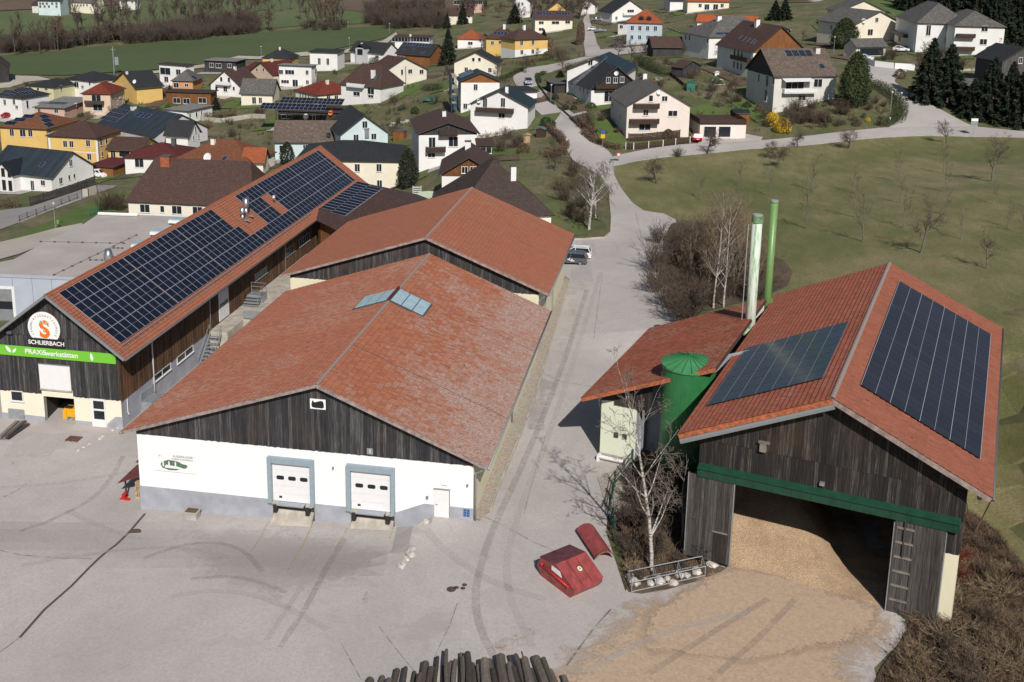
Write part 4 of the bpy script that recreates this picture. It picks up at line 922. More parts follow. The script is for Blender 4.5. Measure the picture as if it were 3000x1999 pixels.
# ---- lean-to wood store
ws=thing('wood_store',fA(-39.5,69.5,-2.1),'small lean-to with red metal roof sheltering firewood at the warehouse corner','wood store')
for k in range(6):
    m=MB(); v0=69.2+k*.5; a=fA(-38.62,v0,.35); b=fA(-41.0,v0-.2,-.55); n=(fA(0,1,0)).cross(b-a).normalized(); n=n if n.z>0 else -n
    m.slab([a,b,b+AV*.46,a+AV*.46],n,.05,'roof_maroon_plain' if 'roof_maroon_plain' in MATS else plain('roof_maroon_plain',(.16,.035,.035),.6,var=.3,sc=3).name); m.build('roof_sheet',ws)
m=MB()
for uu,vv in ((-40.6,69.3),(-40.6,71.9)): m.obox(fA(uu,vv,-2.2),AU*.1,AV*.1,ZV*1.7,'wood_dark')
m.build('post',ws)
fw=thing('firewood_stack',fA(-39.2,70,-2.1),'pale split firewood stacked under the small red lean-to roof','firewood')
plain('wood_split',(.48,.34,.20),.9,var=.35,sc=6)
for k in range(60):
    m=MB(); uu=-39.75+(k%6)*.17+random.uniform(-.02,.02); zz=-2.05+(k//6)*.15; 
    m.tube([fA(uu,69.4+random.uniform(-.05,.05),zz+.07),fA(uu+.01,70.3,zz+.07)],.08,'wood_split',4 if k%2 else 5); m.build('log',fw)
rk=thing('red_machine',fA(-40.4,69.2,-2.1),'small bright red machine part beside the firewood stack','machine')
m=MB(); m.obox(fA(-40.75,69.0,-2.05),AU*.22,AV*.5,ZV*.55,'red_bright'); m.build('body',rk); m=MB(); m.obox(fA(-40.5,68.95,-2.0),AU*.4,AV*.15,ZV*.25,'red_bright'); m.tube([fA(-40.9,69,-1.9),fA(-40.3,69,-1.3)],.05,'red_bright',6); m.build('arm',rk)
# ---- rear warehouse
Rr=thing('warehouse',fA(-26.5,112,0),'rear cream warehouse with clean orange-red tile roof behind the white one','warehouse')
rR=Roof2(fA,-40.3,5.9,-12.65,5.9,-25.1,10.9,101.0,123.9)
m=MB()
for u0,v0,u1,v1 in ((-39.5,101.6,-13.75,101.6),(-13.75,101.6,-13.75,123.3),(-13.75,123.3,-39.5,123.3),(-39.5,123.3,-39.5,101.6)):
    m.face([fA(u0,v0,-1),fA(u1,v1,-1),fA(u1,v1,5.7),fA(u0,v0,5.7)],'warehouse_cream')
for vv in (101.62,123.28): m.face([fA(-39.5,vv,5.6),fA(-13.75,vv,5.6),fA(-13.75,vv,rR.z(-13.75)-.2),fA(-25.1,vv,10.65),fA(-39.5,vv,rR.z(-39.5)-.2)],'interior_dark')
m.build('wall',Rr); rR.deck(Rr,.14); rR.ridge_tiles(Rr,'verge'); rR.verge(Rr,'verge'); rR.gutters(Rr,'gutter_grey')
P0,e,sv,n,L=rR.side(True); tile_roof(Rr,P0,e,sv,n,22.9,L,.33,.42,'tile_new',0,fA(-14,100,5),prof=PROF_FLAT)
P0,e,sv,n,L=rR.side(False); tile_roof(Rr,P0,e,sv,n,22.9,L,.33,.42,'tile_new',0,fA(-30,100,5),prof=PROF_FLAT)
clad(Rr,fA,'u',-39.5,-13.75,101.59,5.66,lambda u:rR.z(u)-.2,'wood_dark',w=.25,stagger=.02)
P0,e,sv,n,L=rR.side(True)
m=MB()
for vv in (.9,11.5,20.5): m.tube([P0+e*vv+n*.1,P0+e*vv+sv*L+n*.1],.014,'steel',4)
m.build('lightning_wire',Rr)
m=MB(); m.tube([fA(-12.75,101.3,5.75),fA(-13.4,101.35,5.4),fA(-13.55,101.4,5.2),fA(-13.58,101.4,4.2)],.06,'gutter_grey',8); m.build('downpipe',Rr,smooth=True)
m=MB(); m.tube([fA(-13.6,106,5.6),fA(-13.6,106,0)],.05,'gutter_grey',6); m.build('downpipe',Rr)
m=MB(); m.tube([fA(-13.6,112,5.6),fA(-13.6,112,0)],.05,'gutter_grey',6); m.build('downpipe',Rr)
# ---- workshop barn with the long photovoltaic roof
A=thing('workshop_barn',fA(-52,112,-1.5),'long timber-clad school workshop with solar roof, round white sign and green banner','barn')
rA=Roof2(fA,-58.71,5.27,-45.17,5.27,-51.94,10.4,78.38,147.0)
DO=(-53.5,-50.65,-1.62,.87)   # gateway
m=MB(); w0=-57.57; w1=-46.31; v0=79.38; ro=fA
def wf(pts,mt,v=79.38): m.face([fA(a,v,z) for a,z in pts],mt)
zb=-2.8
wf([(w0,zb),(DO[0],zb),(DO[0],1.12),(w0,1.12)],'barn_cream'); wf([(DO[1],zb),(w1,zb),(w1,1.12),(DO[1],1.12)],'barn_cream'); wf([(DO[0],DO[3]),(DO[1],DO[3]),(DO[1],1.12),(DO[0],1.12)],'barn_cream'); wf([(-53.8,1.1),(-50.6,1.1),(-50.6,1.62),(-53.8,1.62)],'barn_cream',79.36)
wf([(w0,1.1),(w1,1.1),(w1,5.8),(-51.94,10.1),(w0,5.8)],'interior_dark',79.4)
m.face([fA(w1,79.38,zb),fA(w1,146,zb),fA(w1,146,.95),fA(w1,79.38,.95)],'plinth_grey'); m.face([fA(w1-.02,79.38,.9),fA(w1-.02,146,.9),fA(w1-.02,146,5.6),fA(w1-.02,79.38,5.6)],'interior_dark')
m.face([fA(w0,79.38,zb),fA(w0,146,zb),fA(w0,146,5.6),fA(w0,79.38,5.6)],'barn_cream'); m.face([fA(w0,146,zb),fA(w1,146,zb),fA(w1,146,5.7),fA(-51.94,146,10.2),fA(w0,146,5.7)],'wood_brown'); 
m.build('wall',A)
m=MB()  # inside of the gateway
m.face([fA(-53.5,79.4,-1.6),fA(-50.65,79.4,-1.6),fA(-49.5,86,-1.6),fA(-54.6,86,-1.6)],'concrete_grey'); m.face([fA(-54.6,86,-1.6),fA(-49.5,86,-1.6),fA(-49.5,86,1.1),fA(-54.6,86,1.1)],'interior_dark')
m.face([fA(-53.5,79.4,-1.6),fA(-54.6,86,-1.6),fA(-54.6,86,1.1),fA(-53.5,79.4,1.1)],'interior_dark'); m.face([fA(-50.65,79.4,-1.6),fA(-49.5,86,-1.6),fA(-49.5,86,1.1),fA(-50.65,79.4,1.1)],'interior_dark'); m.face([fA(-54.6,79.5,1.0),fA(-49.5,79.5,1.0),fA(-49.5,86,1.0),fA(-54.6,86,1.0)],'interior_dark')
m.obox(fA(-53.52,79.38,-1.6),AU*.02,AV*.4,ZV*2.45,'concrete_grey'); m.build('gateway_room',A)
m=MB(); o=79.34
for pts in ([(w0,zb),(-53.5,zb),(-53.5,-1.05),(w0,-1.0)],[(-50.65,zb),(-49.05,zb),(-49.05,-1.12),(-50.65,-1.1)],[(-47.7,zb),(w1-.02,zb),(w1-.02,-.42),(-46.9,-.42),(-47.7,-1.15)]): m.slab([fA(a,o,z) for a,z in pts],-AV,.05,'plinth_grey')
m.build('plinth',A)
def A_z(u): return rA.z(u)-.2
clad(A,fA,'u',w0,w1,79.38,1.08,lambda u:min(6.3,A_z(u)),'wood_dark',w=.21,stagger=.025,holes=((-53.68,-50.72,.9,3.95),))
clad(A,fA,'u',w0+.1,w1-.1,79.36,6.32,A_z,'wood_dark',w=.21,stagger=.02)
holesR=[(99.05,101.6,1.0,4.3)]
WA=[(108.3,112.0,2.5,3.4),(108.5,112.2,-.4,.95),(113.1,116.8,-.3,.7),(117.6,120.8,2.55,3.6),(122.2,126,2.5,3.6)]
clad(A,fA,'v',79.4,145.9,w1,lambda v:.98 if v<103 else -.9,lambda v:5.1,'wood_brown',w=.25,out=1,stagger=.02,holes=[(a,b,c,d) for a,b,c,d in holesR+WA])
for (a,b,z0,z1) in WA:
    m=MB(); window(A,fA(w1+.02,(a+b)/2,(z0+z1)/2),AU,b-a-.1,z1-z0-.06,'frame_blue',4)
for (a,b,z0,z1) in ((85.0,88.35,.35,1.12),(89.6,93.0,.3,1.12)): window(A,fA(w1+.0,(a+b)/2,(z0+z1)/2-.05),AU,b-a,z1-z0-.12,'frame_white',1)
m=MB(); m.obox(fA(w1,99.1,1.15),AU*.05,AV*2.4,ZV*3.05,'door_white'); m.obox(fA(w1+.05,99.3,2.55),AU*.02,AV*2.0,ZV*.4,'glass_dark'); m.build('tall_door',A)
m=MB(); m.obox(fA(w1,82.6,-1.6),AU*.06,AV*2.1,ZV*1.9,'galv'); m.obox(fA(w1+.06,82.7,-1.55),AU*.9,AV*1.9,ZV*1.1,'galv'); m.build('metal_hatch',A)
m=MB(); m.tube([fA(-45.3,84.9,5.1),fA(-46.1,84.9,4.5),fA(-46.15,84.9,4.2),fA(-46.15,84.9,-1.2)],.06,'frame_white',8); m.build('downpipe',A,smooth=True)
for vv in (96.7,117.2):
    m=MB(); m.tube([fA(-45.3,vv,5.1),fA(-46.1,vv,4.5),fA(-46.12,vv,-1.)],.055,'gutter_grey',8); m.build('downpipe',A,smooth=True)
m=MB(); m.tube([fA(-46.2,80.2,.9),fA(-46.2,80.2,-.3),fA(-46.1,80.2,-.5)],.04,'frame_white',6); m.build('vent_pipe',A)
rA.deck(A,.16); rA.verge(A,'gutter_grey',w=.16); rA.gutters(A,'gutter_dark',.1,(1,))
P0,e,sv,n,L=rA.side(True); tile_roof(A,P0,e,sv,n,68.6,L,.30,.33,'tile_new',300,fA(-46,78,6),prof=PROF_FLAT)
P0,e,sv,n,L=rA.side(False); m=MB(); m.slab([P0,P0+e*68.6,P0+e*68.6+sv*L,P0+sv*L],n,.06,'roof_rust_plain' if 'roof_rust_plain' in MATS else plain('roof_rust_plain',(.3,.11,.07),.8,var=.2).name); m.build('far_slope',A)
rA.ridge_tiles(A,'tile_new',.12,.38)
# photovoltaic field
MASK=[(165,862),(619,612),(730,694),(786,652),(687,574),(929,444),(1040,531),(928,606),(356,1009)]; HOLE=[(779.7,567.5),(760,576),(826.5,628),(846,614)]
P0,e,sv,n,L=rA.side(True); me=pv_mesh(1.03,1.66,'pv_dark','pv_frame'); CX_=1.05; CY_=1.683; s00=L-.45-4*CY_
for i in range(64):
    gap=.12*(i//10)*0
    for j in range(4):
        o=P0+e*(79.66-78.38+i*CX_+ (i//10)*.13)+sv*(s00+j*CY_)+n*.12; c=o+e*.52+sv*.83; q=proj(c)
        if in_poly(q[0],q[1],MASK) and not in_poly(q[0],q[1],HOLE): inst('solar_panel',me,A,mat_axes(o,e,sv,n))
m=MB()
for k in range(64):   # snow guard brackets
    o=P0+e*(1.2+k*.92)+sv*.75+n*.04
    if o.dot(AV)>125: break
    m.obox(o,e*.05,sv*.35,n*.05,'galv'); m.obox(o+sv*.3,e*.04,sv*.05,n*.22,'galv')
m.tube([P0+e*1.0+sv*1.05+n*.2,P0+e*47+sv*1.05+n*.2],.018,'galv',5); m.tube([P0+e*1.0+sv*.9+n*.12,P0+e*47+sv*.9+n*.12],.018,'galv',5); m.build('snow_guard',A)
m=MB()
for ee in (.55,11.5,22.2,33.2,38.4): m.tube([P0+e*ee+sv*.3+n*.1,P0+e*ee+sv*(L-.2)+n*.1],.016,'steel',4)
m.build('lightning_wire',A)
for (px,py,hh,r) in ((711,617,1.5,.28),(722,604,2.1,.36)):   # roof fans
    nn=rA.side(True)[3]; P0_=rA.side(True)[0]; b_=onplane(px,py+30,nn,nn.dot(P0_)); m=MB(); m.tube([b_-ZV*.2,b_+ZV*hh*.5],r*.62,'steel',14); m.tube([b_+ZV*hh*.45,b_+ZV*hh*.55,b_+ZV*hh*.62,b_+ZV*hh,b_+ZV*(hh+.02)],[r*.62,r,r,r,r*.6],'steel',16)
    m.build('roof_fan',A,smooth=True); m=MB(); m.obox(b_-ZV*.02-AU*.1,AU*.9,AV*.25,ZV*.12,'galv'); m.build('fan_base',A)
b_=onplane(803,603,n,n.dot(P0)); m=MB(); m.tube([b_,b_+ZV*1.0],.03,'gutter_dark',6); m.box(b_+ZV*.95,.25,.2,.3,'frame_white'); m.tube([b_+AV*.5,b_+AV*.5+ZV*2.1],.02,'steel',5); m.build('antenna',A)
# front features
m=MB(); m.obox(fA(-53.63,79.25,1.62),AU*2.87,AV*.08,ZV*2.22,'door_white'); m.build('white_shutter',A); m=MB(); m.obox(fA(-53.66,79.22,3.86),AU*2.95,AV*.16,ZV*.06,'gutter_grey'); m.obox(fA(-53.66,79.2,1.5),AU*2.95,AV*.18,ZV*.1,'concrete'); m.build('shutter_trim',A)
window(A,fA(-55.95,79.34,.68),-AV,1.15,.95,'frame_white',0)
d=MB(); d.obox(fA(-49.05,79.27,-1.65),AU*1.3,AV*.1,ZV*2.75,'frame_white'); dd=d.build('door',A)
for z0,z1 in ((.2,.92),(-.75,.02)): flat(dd,'pane',[fA(-48.82,79.26,z0),fA(-47.85,79.26,z0),fA(-47.85,79.26,z1),fA(-48.82,79.26,z1)],-AV,.01,'glass_dark')
flat(A,'metal_sheet',[fA(-56.9,79.2,-1.75),fA(-55.4,79.2,-1.75),fA(-55.4,79.28,-.55),fA(-56.9,79.28,-.55)],-AV,.04,'galv')
bn=flat(A,'green_banner',[fA(-57.5,79.22,4.45),fA(-46.45,79.22,4.45),fA(-46.45,79.22,5.35),fA(-57.5,79.22,5.35)],-AV,.06,'banner_green')
text(bn,'PRAXiS',fA(-54.75,79.2,4.93),AU,ZV,.62,'sign_white',.01,'LEFT',bold=.008); text(bn,'werkstätten',fA(-52.85,79.2,4.9),AU,ZV,.62,'sign_white',.01,'LEFT',bold=.008)
for cx,cz,L_,W_,an in ((-56.05,4.72,.75,.17,2.25),(-55.9,4.72,.55,.13,.85),(-48.55,4.56,.72,.15,1.72)): flat(bn,'leaf',leaf_pts(cx,cz,L_,W_,an,79.19),-AV,.01,'sign_white')
sg=flat(A,'round_sign',[fA(-52.78+1.47*math.cos(t),79.18,7.15+1.47*math.sin(t)) for t in [(-40+260*k/40)*math.pi/180 for k in range(41)]],-AV,.06,'sign_white')
flat(sg,'name_plate',[fA(-54.2,79.14,5.45),fA(-51.05,79.14,5.45),fA(-51.05,79.14,6.25),fA(-54.2,79.14,6.25)],-AV,.05,'sign_black'); text(sg,'SCHLIERBACH',fA(-52.62,79.12,5.86),AU,ZV,.52,'sign_white',.01,bold=.008)
W_='LANDWIRTSCHAFTSSCHULE'
for k,ch in enumerate(W_):
    an=R_(208-236*k/(len(W_)-1)); c=fA(-52.78+1.17*math.cos(an),79.16,7.13+1.17*math.sin(an)); x=AU*math.sin(an)-ZV*math.cos(an); y=AU*math.cos(an)+ZV*math.sin(an); text(sg,ch,c,x,y,.27,'sign_grey',.006)
text(sg,'S',fA(-52.72,79.15,7.02),AU,ZV,2.05,'sign_orange',.01,bold=.07)
for cx,cz,L_,W2,an,mt in ((-52.75,7.55,.5,.13,2.3,'sign_white'),(-52.78,7.56,.42,.09,2.3,'sign_leaf'),(-52.6,7.52,.42,.1,.9,'sign_white'),(-52.58,7.54,.34,.065,.9,'sign_leaf'),(-52.65,6.75,.5,.1,2.2,'sign_white'),(-52.66,6.77,.4,.06,2.2,'sign_leaf')): flat(sg,'leaf',leaf_pts(cx,cz,L_,W2,an,79.13 if mt=='sign_white' else 79.125),-AV,.005,mt)
m=MB(); m.obox(fA(-56.2,79.0,6.45),AU*.45,AV*.3,ZV*.28,'gutter_dark'); m.build('floodlight',A)
# yellow machine in the gateway
ym=thing('sweeper',fA(-51.6,80.6,-1.6),'bright yellow sweeping machine parked in the open gateway under the banner','machine'); m=MB()
m.obox(fA(-52.25,80.2,-1.3),AU*1.35,AV*2.2,ZV*.6,'machine_yellow'); m.obox(fA(-52.2,80.2,-.72),AU*1.2,AV*.9,ZV*.22,'machine_yellow'); m.obox(fA(-52.3,80.12,-1.5),AU*.35,AV*.2,ZV*.9,'machine_yellow'); m.obox(fA(-51.2,80.12,-1.5),AU*.35,AV*.2,ZV*.75,'machine_yellow'); m.build('body',ym)
for uu in (-51.85,-51.35): m=MB(); m.tube([fA(uu,80.1,-1.4),fA(uu+.16,80.1,-1.4)],.2,'gutter_grey',12); m.build('wheel',ym)
m=MB(); m.obox(fA(-52.1,80.2,-.5),AU*.6,AV*.4,ZV*.12,'rubber'); m.build('seat',ym)
# cross wing of the workshop
CW=thing('barn_wing',fA(-38,135,-1),'brown-roofed cross wing with a small solar array joining the workshop','barn wing')
rW=(lambda a:a)
zE=5.27; ZR=8.6
pA=[fA(-46.0,145.6,5.9),fA(-31.0,140.5,5.6)]
r0=onplane(1047,532,ZV,8.2); r1=onplane(1205,596,ZV,8.2); e0=onplane(904,634,ZV,5.3); e1=onplane(990,669,ZV,5.3)
ex=(r1-r0).normalized(); 
e1=e0+ex*( (r1-r0).length+2)
m=MB(); n=(r1-r0).cross(e0-r0).normalized(); n=n if n.z>0 else -n
sv=(r0-e0); m.slab([e0,e1,r1+ex*2,r0],n,.2,RM('brown').name,'fascia_wood',[(0,0),(18,0),(18,8),(0,8)])
back=Vector((-ex.y,ex.x,0)); bp=[r0+back*9-ZV*2.8,r1+ex*2+back*9-ZV*2.8]; n2=(r1-r0).cross(bp[0]-r0).normalized(); n2=n2 if n2.z>0 else -n2
m.slab([r0,r1+ex*2,bp[1],bp[0]],n2,.2,RM('brown').name,'fascia_wood',[(0,0),(18,0),(18,8),(0,8)]); m.build('roof',CW)
g=MB(); f0=e0-ZV*.25+back*.7+ex*1.2
g.face([Vector((f0.x,f0.y,-2.5)),Vector((e1.x,e1.y,-2.5))+back*.7,e1-ZV*.25+back*.7,f0],'wood_brown'); g.build('wall',CW)
n_=int((e1-e0).length/.25)
for k in range(8,min(n_,40)):
    m=MB(); o=e0+back*.68+ex*(k*.25); o=Vector((o.x,o.y,-1)); m.obox(o,ex*.23,-back*(.03 if k%2 else .05),ZV*6.0,'wood_orange'); m.build('board',CW)
q=[onplane(a,b,n,n.dot(r0)) for a,b in ((1047,534),(1111,559),(1010,638),(938.8,611))]
ee=(q[1]-q[0]); ss=(q[3]-q[0]); L1=ee.length; L2=ss.length; ee.normalize(); s2=n.cross(ee); 
# array: 2 portrait columns by ~11 rows
me2=pv_mesh(1.66,1.03,'pv_dark','pv_frame',mid=''); dn=(q[3]-q[0]).normalized(); along=dn; acr=ee
me2=pv_mesh(L1/2-.03,L2/12-.02,'pv_dark','pv_frame',mid='')
up=n.cross(ee)
for i in range(2):
    for j in range(12):
        o=q[0]+ee*(i*L1/2)+dn*((j+1)*L2/12)+n*.1; yy=-dn; inst('solar_panel',me2,CW,mat_axes(o,ee,yy,n))
tile_mat('tile_mossy2',[(.33,.085,.048),(.36,.1,.056),(.4,.12,.07),(.32,.085,.05)],(.42,.31,.26),.7,grow=.55,dark=(.09,.05,.03))
# ---- wood chip barn on the right
D=thing('chip_barn',fD(-7.5,79,0),'tall dark timber barn with solar roofs and open front full of wood chips','barn')
rD=Roof2(fD,-16.7,9.17,1.85,9.17,-7.43,13.47,63.21,94.6)
uL,uR,vF,vB=-15.45,.5,64.21,93.9
m=MB()
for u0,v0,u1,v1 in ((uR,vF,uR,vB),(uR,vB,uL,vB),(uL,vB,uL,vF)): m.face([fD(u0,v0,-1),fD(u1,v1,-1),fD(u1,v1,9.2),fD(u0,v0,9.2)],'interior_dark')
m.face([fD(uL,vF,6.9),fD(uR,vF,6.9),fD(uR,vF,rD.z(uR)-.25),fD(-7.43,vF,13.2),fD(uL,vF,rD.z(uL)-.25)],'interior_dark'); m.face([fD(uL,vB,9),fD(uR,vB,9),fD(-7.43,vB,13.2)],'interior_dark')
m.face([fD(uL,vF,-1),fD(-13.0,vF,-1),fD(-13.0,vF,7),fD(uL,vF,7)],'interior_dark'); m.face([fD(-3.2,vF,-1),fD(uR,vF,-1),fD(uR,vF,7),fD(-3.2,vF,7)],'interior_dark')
m.build('wall',D)
m=MB(); m.obox(fD(-3.0,64.1,-.5),DU*3.52,DV*.1,ZV*5.2,'warehouse_cream'); m.obox(fD(.5,64.1,-.5),DU*.03,DV*29,ZV*4.0,'warehouse_cream'); m.build('plastered_base',D)
Dz=lambda u:rD.z(u)-.25
clad(D,fD,'u',uL,uR,vF-.02,6.85,lambda u:min(8.85,Dz(u)),'wood_barn',w=.24,stagger=.03); clad(D,fD,'u',uL+.6,uR-.6,vF-.05,8.75,Dz,'wood_barn',w=.24,stagger=.02)
clad(D,fD,'u',-.29,uR,vF-.1,4.7,6.4,'wood_barn',w=.2)
clad(D,fD,'v',vF,vB,uR,3.4,9.3,'wood_barn',w=.5,out=1)
rD.deck(D,.2); rD.ridge_tiles(D,'verge',.17,.42); rD.gutters(D,'gutter_dark',.1,(1,))
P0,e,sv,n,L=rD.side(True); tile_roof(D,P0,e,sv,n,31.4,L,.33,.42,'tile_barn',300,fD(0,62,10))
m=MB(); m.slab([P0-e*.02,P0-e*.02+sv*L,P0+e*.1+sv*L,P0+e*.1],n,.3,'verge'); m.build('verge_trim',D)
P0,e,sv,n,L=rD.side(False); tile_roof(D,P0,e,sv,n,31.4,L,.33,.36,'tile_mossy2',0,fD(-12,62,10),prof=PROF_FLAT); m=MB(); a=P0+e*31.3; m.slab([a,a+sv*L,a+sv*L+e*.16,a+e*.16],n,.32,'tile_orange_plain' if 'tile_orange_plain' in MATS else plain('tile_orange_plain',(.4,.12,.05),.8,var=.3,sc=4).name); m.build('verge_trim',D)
m=MB(); a=P0+e*31.5-n*.32; m.slab([a,a+sv*L,a+sv*L+e*.05-n*.14,a+e*.05-n*.14],n,.16,'gutter_grey'); m.build('barge_board',D)
# panels right slope: 4 rows of 23
P0,e,sv,n,L=rD.side(True); me=pv_mesh(1.02,1.9,'pv_slate','pv_frame',fw=.03)
du=.99; nC=24; cw=(91.0-67.15)/nC; hs=(math.hypot(7.27,3.37))/4; me=pv_mesh(cw-.02,hs-.03,'pv_slate','pv_frame_black',fw=.02); sb=sv*((1.85-.95)*math.hypot(1,rD.zT-rD.zR)/9.28*0+ (1.85-.95)/9.28*L)
bars=MB()
for i in range(nC):
    for j in range(4): inst('solar_panel',me,D,mat_axes(P0+e*(67.15-63.21+i*cw)+sb+sv*(j*hs)+n*.14,e,sv,n))
for j in range(5): bars.obox(P0+e*(67.15-63.21)+sb+sv*(j*hs-.03)+n*.15,e*nC*cw,sv*.035,n*.045,'pv_frame')
for j in range(4): bars.obox(P0+e*(67.15-63.21)+sb+sv*((j+.5)*hs-.015)+n*.175,e*nC*cw,sv*.025,n*.014,'pv_frame')
bars.build('panel_rail',D)
P0,e,sv,n,L=rD.side(False); rows=7; hs=math.hypot(7.3,3.38)/rows; cw=(78.9-67.1)/7; me=pv_mesh(cw-.02,hs-.02,'pv_blue','pv_frame_black',mid='',fw=.02); sb=sv*((16.7-15.8)/9.27*L)
for i in range(7):
    for j in range(rows): inst('solar_panel',me,D,mat_axes(P0+e*(94.6-78.9+i*cw)+sb+sv*(j*hs)+n*.14,e,sv,n))
bars=MB()
for j in range(rows+1): bars.obox(P0+e*(94.6-78.9)+sb+sv*(j*hs-.015)+n*.185,e*7*cw,sv*.02,n*.008,'pv_frame')
bars.build('panel_rail',D)
m=MB(); m.obox(fD(-15.42,63.72,6.28),DU*15.8,DV*.5,ZV*.62,'green_beam'); m.slab([fD(-15.42,63.6,6.9),fD(.4,63.6,6.9),fD(.4,64.15,7.08),fD(-15.42,64.15,7.08)],ZV,.03,'green_beam'); 
for k in range(14): m.obox(fD(-15.3+k*1.18,63.69,6.3),DU*.04,DV*.03,ZV*.58,'green_beam')
m.build('door_track_cover',D)
for (a,b,lad) in ((-15.95,-13.0,False),(-3.2,-.32,True)):   # sliding leaves
    lf=pempty('sliding_door',fD((a+b)/2,63.85,0),D); k=int((b-a)/.21)
    for i in range(k):
        m=MB(); m.obox(fD(a+i*(b-a)/k+.006,63.8,.45 if not lad else .1),DU*((b-a)/k-.012),DV*(.05 if i%2 else .08),ZV*(5.9 if not lad else 6.2),'wood_door'); m.build('board',lf)
    m=MB(); m.obox(fD(a-.06,63.76,.4 if not lad else .1),DU*.06,DV*.14,ZV*6.0,'galv'); m.obox(fD(b,63.76,.4 if not lad else .1),DU*.06,DV*.14,ZV*6.0,'galv'); m.build('edge_rail',lf)
    if lad:
        m=MB()
        for i in range(6): m.obox(fD(a+.12,63.72,.9+i*.97),DU*1.02,DV*.08,ZV*.13,'wood_rung' if 'wood_rung' in MATS else plain('wood_rung',(.2,.175,.155),.85,var=.2).name)
        m.build('rung',lf); m=MB(); m.obox(fD(a+.02,63.74,.15),DU*.1,DV*.06,ZV*6.1,'wood_door'); m.obox(fD(a+1.1,63.74,.15),DU*.09,DV*.06,ZV*6.1,'wood_door'); m.obox(fD(a+.55,63.68,3.9),DU*.08,DV*.05,ZV*2.4,'wood_door'); m.build('ladder_rail',lf)
    else:
        m=MB(); m.obox(fD(-14.1,63.74,.5),DU*.8,DV*.06,ZV*2.1,'wood_barn'); m.obox(fD(-14.25,63.72,2.6),DU*1.05,DV*.07,ZV*.08,'wood_rung' if 'wood_rung' in MATS else plain('wood_rung',(.2,.175,.155),.85,var=.2).name); m.build('hatch',lf)
m=MB(); m.obox(fD(-11.6,63.85,8.8),DU*.4,DV*.3,ZV*.6,'wood_rung'); m.obox(fD(-11.7,63.8,9.4),DU*.7,DV*.35,ZV*.06,'wood_rung'); m.build('nest_box',D)
m=MB(); m.obox(fD(-7.8,63.9,7.35),DU*.3,DV*.25,ZV*.2,'gutter_grey'); m.build('floodlight',D)
for uu,zz in ((-15.9,8.95),(1.2,8.9)): m=MB(); m.tube([fD(uu,63.5,zz),fD(uu,94,zz)],.14,'wood_rung',8); m.build('purlin_end',D)
m=MB(); m.face([fD(uL,64.2,.02),fD(uR,64.2,.02),fD(uR,93.8,.02),fD(uL,93.8,.02)],'concrete_grey'); m.build('floor',D)
# the chip pile (a single heap)
nx,ny=70,90; vs=[]; us=np.linspace(-15.2,.3,nx); vv=np.linspace(63.2,93,ny); rs=np.random.RandomState(3)
def vnoise(x,y,s,seed=0):
    xi,yi=math.floor(x/s),math.floor(y/s); fx,fy=x/s-xi,y/s-yi; h=lambda a,b:((math.sin(a*127.1+b*311.7+seed*74.7)*43758.5453)%1.0)
    fx=fx*fx*(3-2*fx); fy=fy*fy*(3-2*fy); return (h(xi,yi)*(1-fx)+h(xi+1,yi)*fx)*(1-fy)+(h(xi,yi+1)*(1-fx)+h(xi+1,yi+1)*fx)*fy-.5
for u in us:
    for v in vv:
        toe=64.5+.7*vnoise(u,v,2.5,1); w=1-sst(-8.2,-4.4,u+.35*(v-64))
        h=max(0,(v-toe))*.5; h=5.2*(1-math.exp(-h/5)) if h>0 else 0
        h=h*w+.25*vnoise(u,v,1.7)*min(1,h)+.09*vnoise(u,v,.6,2)+.05
        sk_=1-sst(0,1.2,64.4-v); vs.append(fD(u,v,max(-.15,h*sk_+.05-.25*(1-sk_))))
F_=[(i*ny+j,(i+1)*ny+j,(i+1)*ny+j+1,i*ny+j+1) for i in range(nx-1) for j in range(ny-1)]
me=np_mesh('chip_pile',np.array([tuple(p) for p in vs]),np.array(F_),'wood_chips',smooth=True); o=link(bpy.data.objects.new('chip_pile',me)); tag(o,'big heap of pale wood chips inside the open dark barn','wood chips')
# ---- annex lean-to
E_=thing('annex',fD(-22,82,0),'pale green annex under a mossy red tile lean-to roof left of the barn','annex')
k=.43; P0=fD(-27.3,91.3,5.3); e=-DV; sv=(DU+ZV*k).normalized(); n=e.cross(sv); Lr=math.hypot(10.3,10.3*k)
m=MB(); m.slab([p-n*.03 for p in (P0,P0+e*17.5,P0+e*17.5+sv*Lr,P0+sv*Lr)],n,.2,'fascia_wood'); m.build('roof_deck',E_)
tile_roof(E_,P0,e,sv,n,17.5,Lr,.3,.36,'tile_mossy',0,P0,prof=PROF_FLAT)
m=MB(); a=P0+e*17.45; m.slab([a+n*.04,a+sv*Lr+n*.04,a+sv*Lr+e*.1+n*.04,a+e*.1+n*.04],n,.3,'tile_orange_plain'); m.build('verge_trim',E_)
m=MB(); zz=lambda u:5.3+(u+27.3)*k-.2
m.face([fD(-26.1,75.2,-1),fD(-23.2,75.2,-1),fD(-23.2,75.2,zz(-23.2)-1.6),fD(-26.1,75.2,4.85)],'pgreen_wall' if 'pgreen_wall' in MATS else plaster('pgreen_wall',(.66,.70,.56),.08).name)
m.face([fD(-23.2,75.2,-1),fD(-23.2,75.2,zz(-23.2)),fD(-23.2,90.8,zz(-23.2)),fD(-23.2,90.8,-1)],'plinth_grey'); m.face([fD(-26.1,75.2,-1),fD(-26.1,90.8,-1),fD(-26.1,90.8,zz(-26.1)),fD(-26.1,75.2,zz(-26.1))],'pgreen_wall'); m.face([fD(-26.1,90.8,-1),fD(-17,90.8,-1),fD(-17,90.8,zz(-17)),fD(-26.1,90.8,zz(-26.1))],'pgreen_wall')
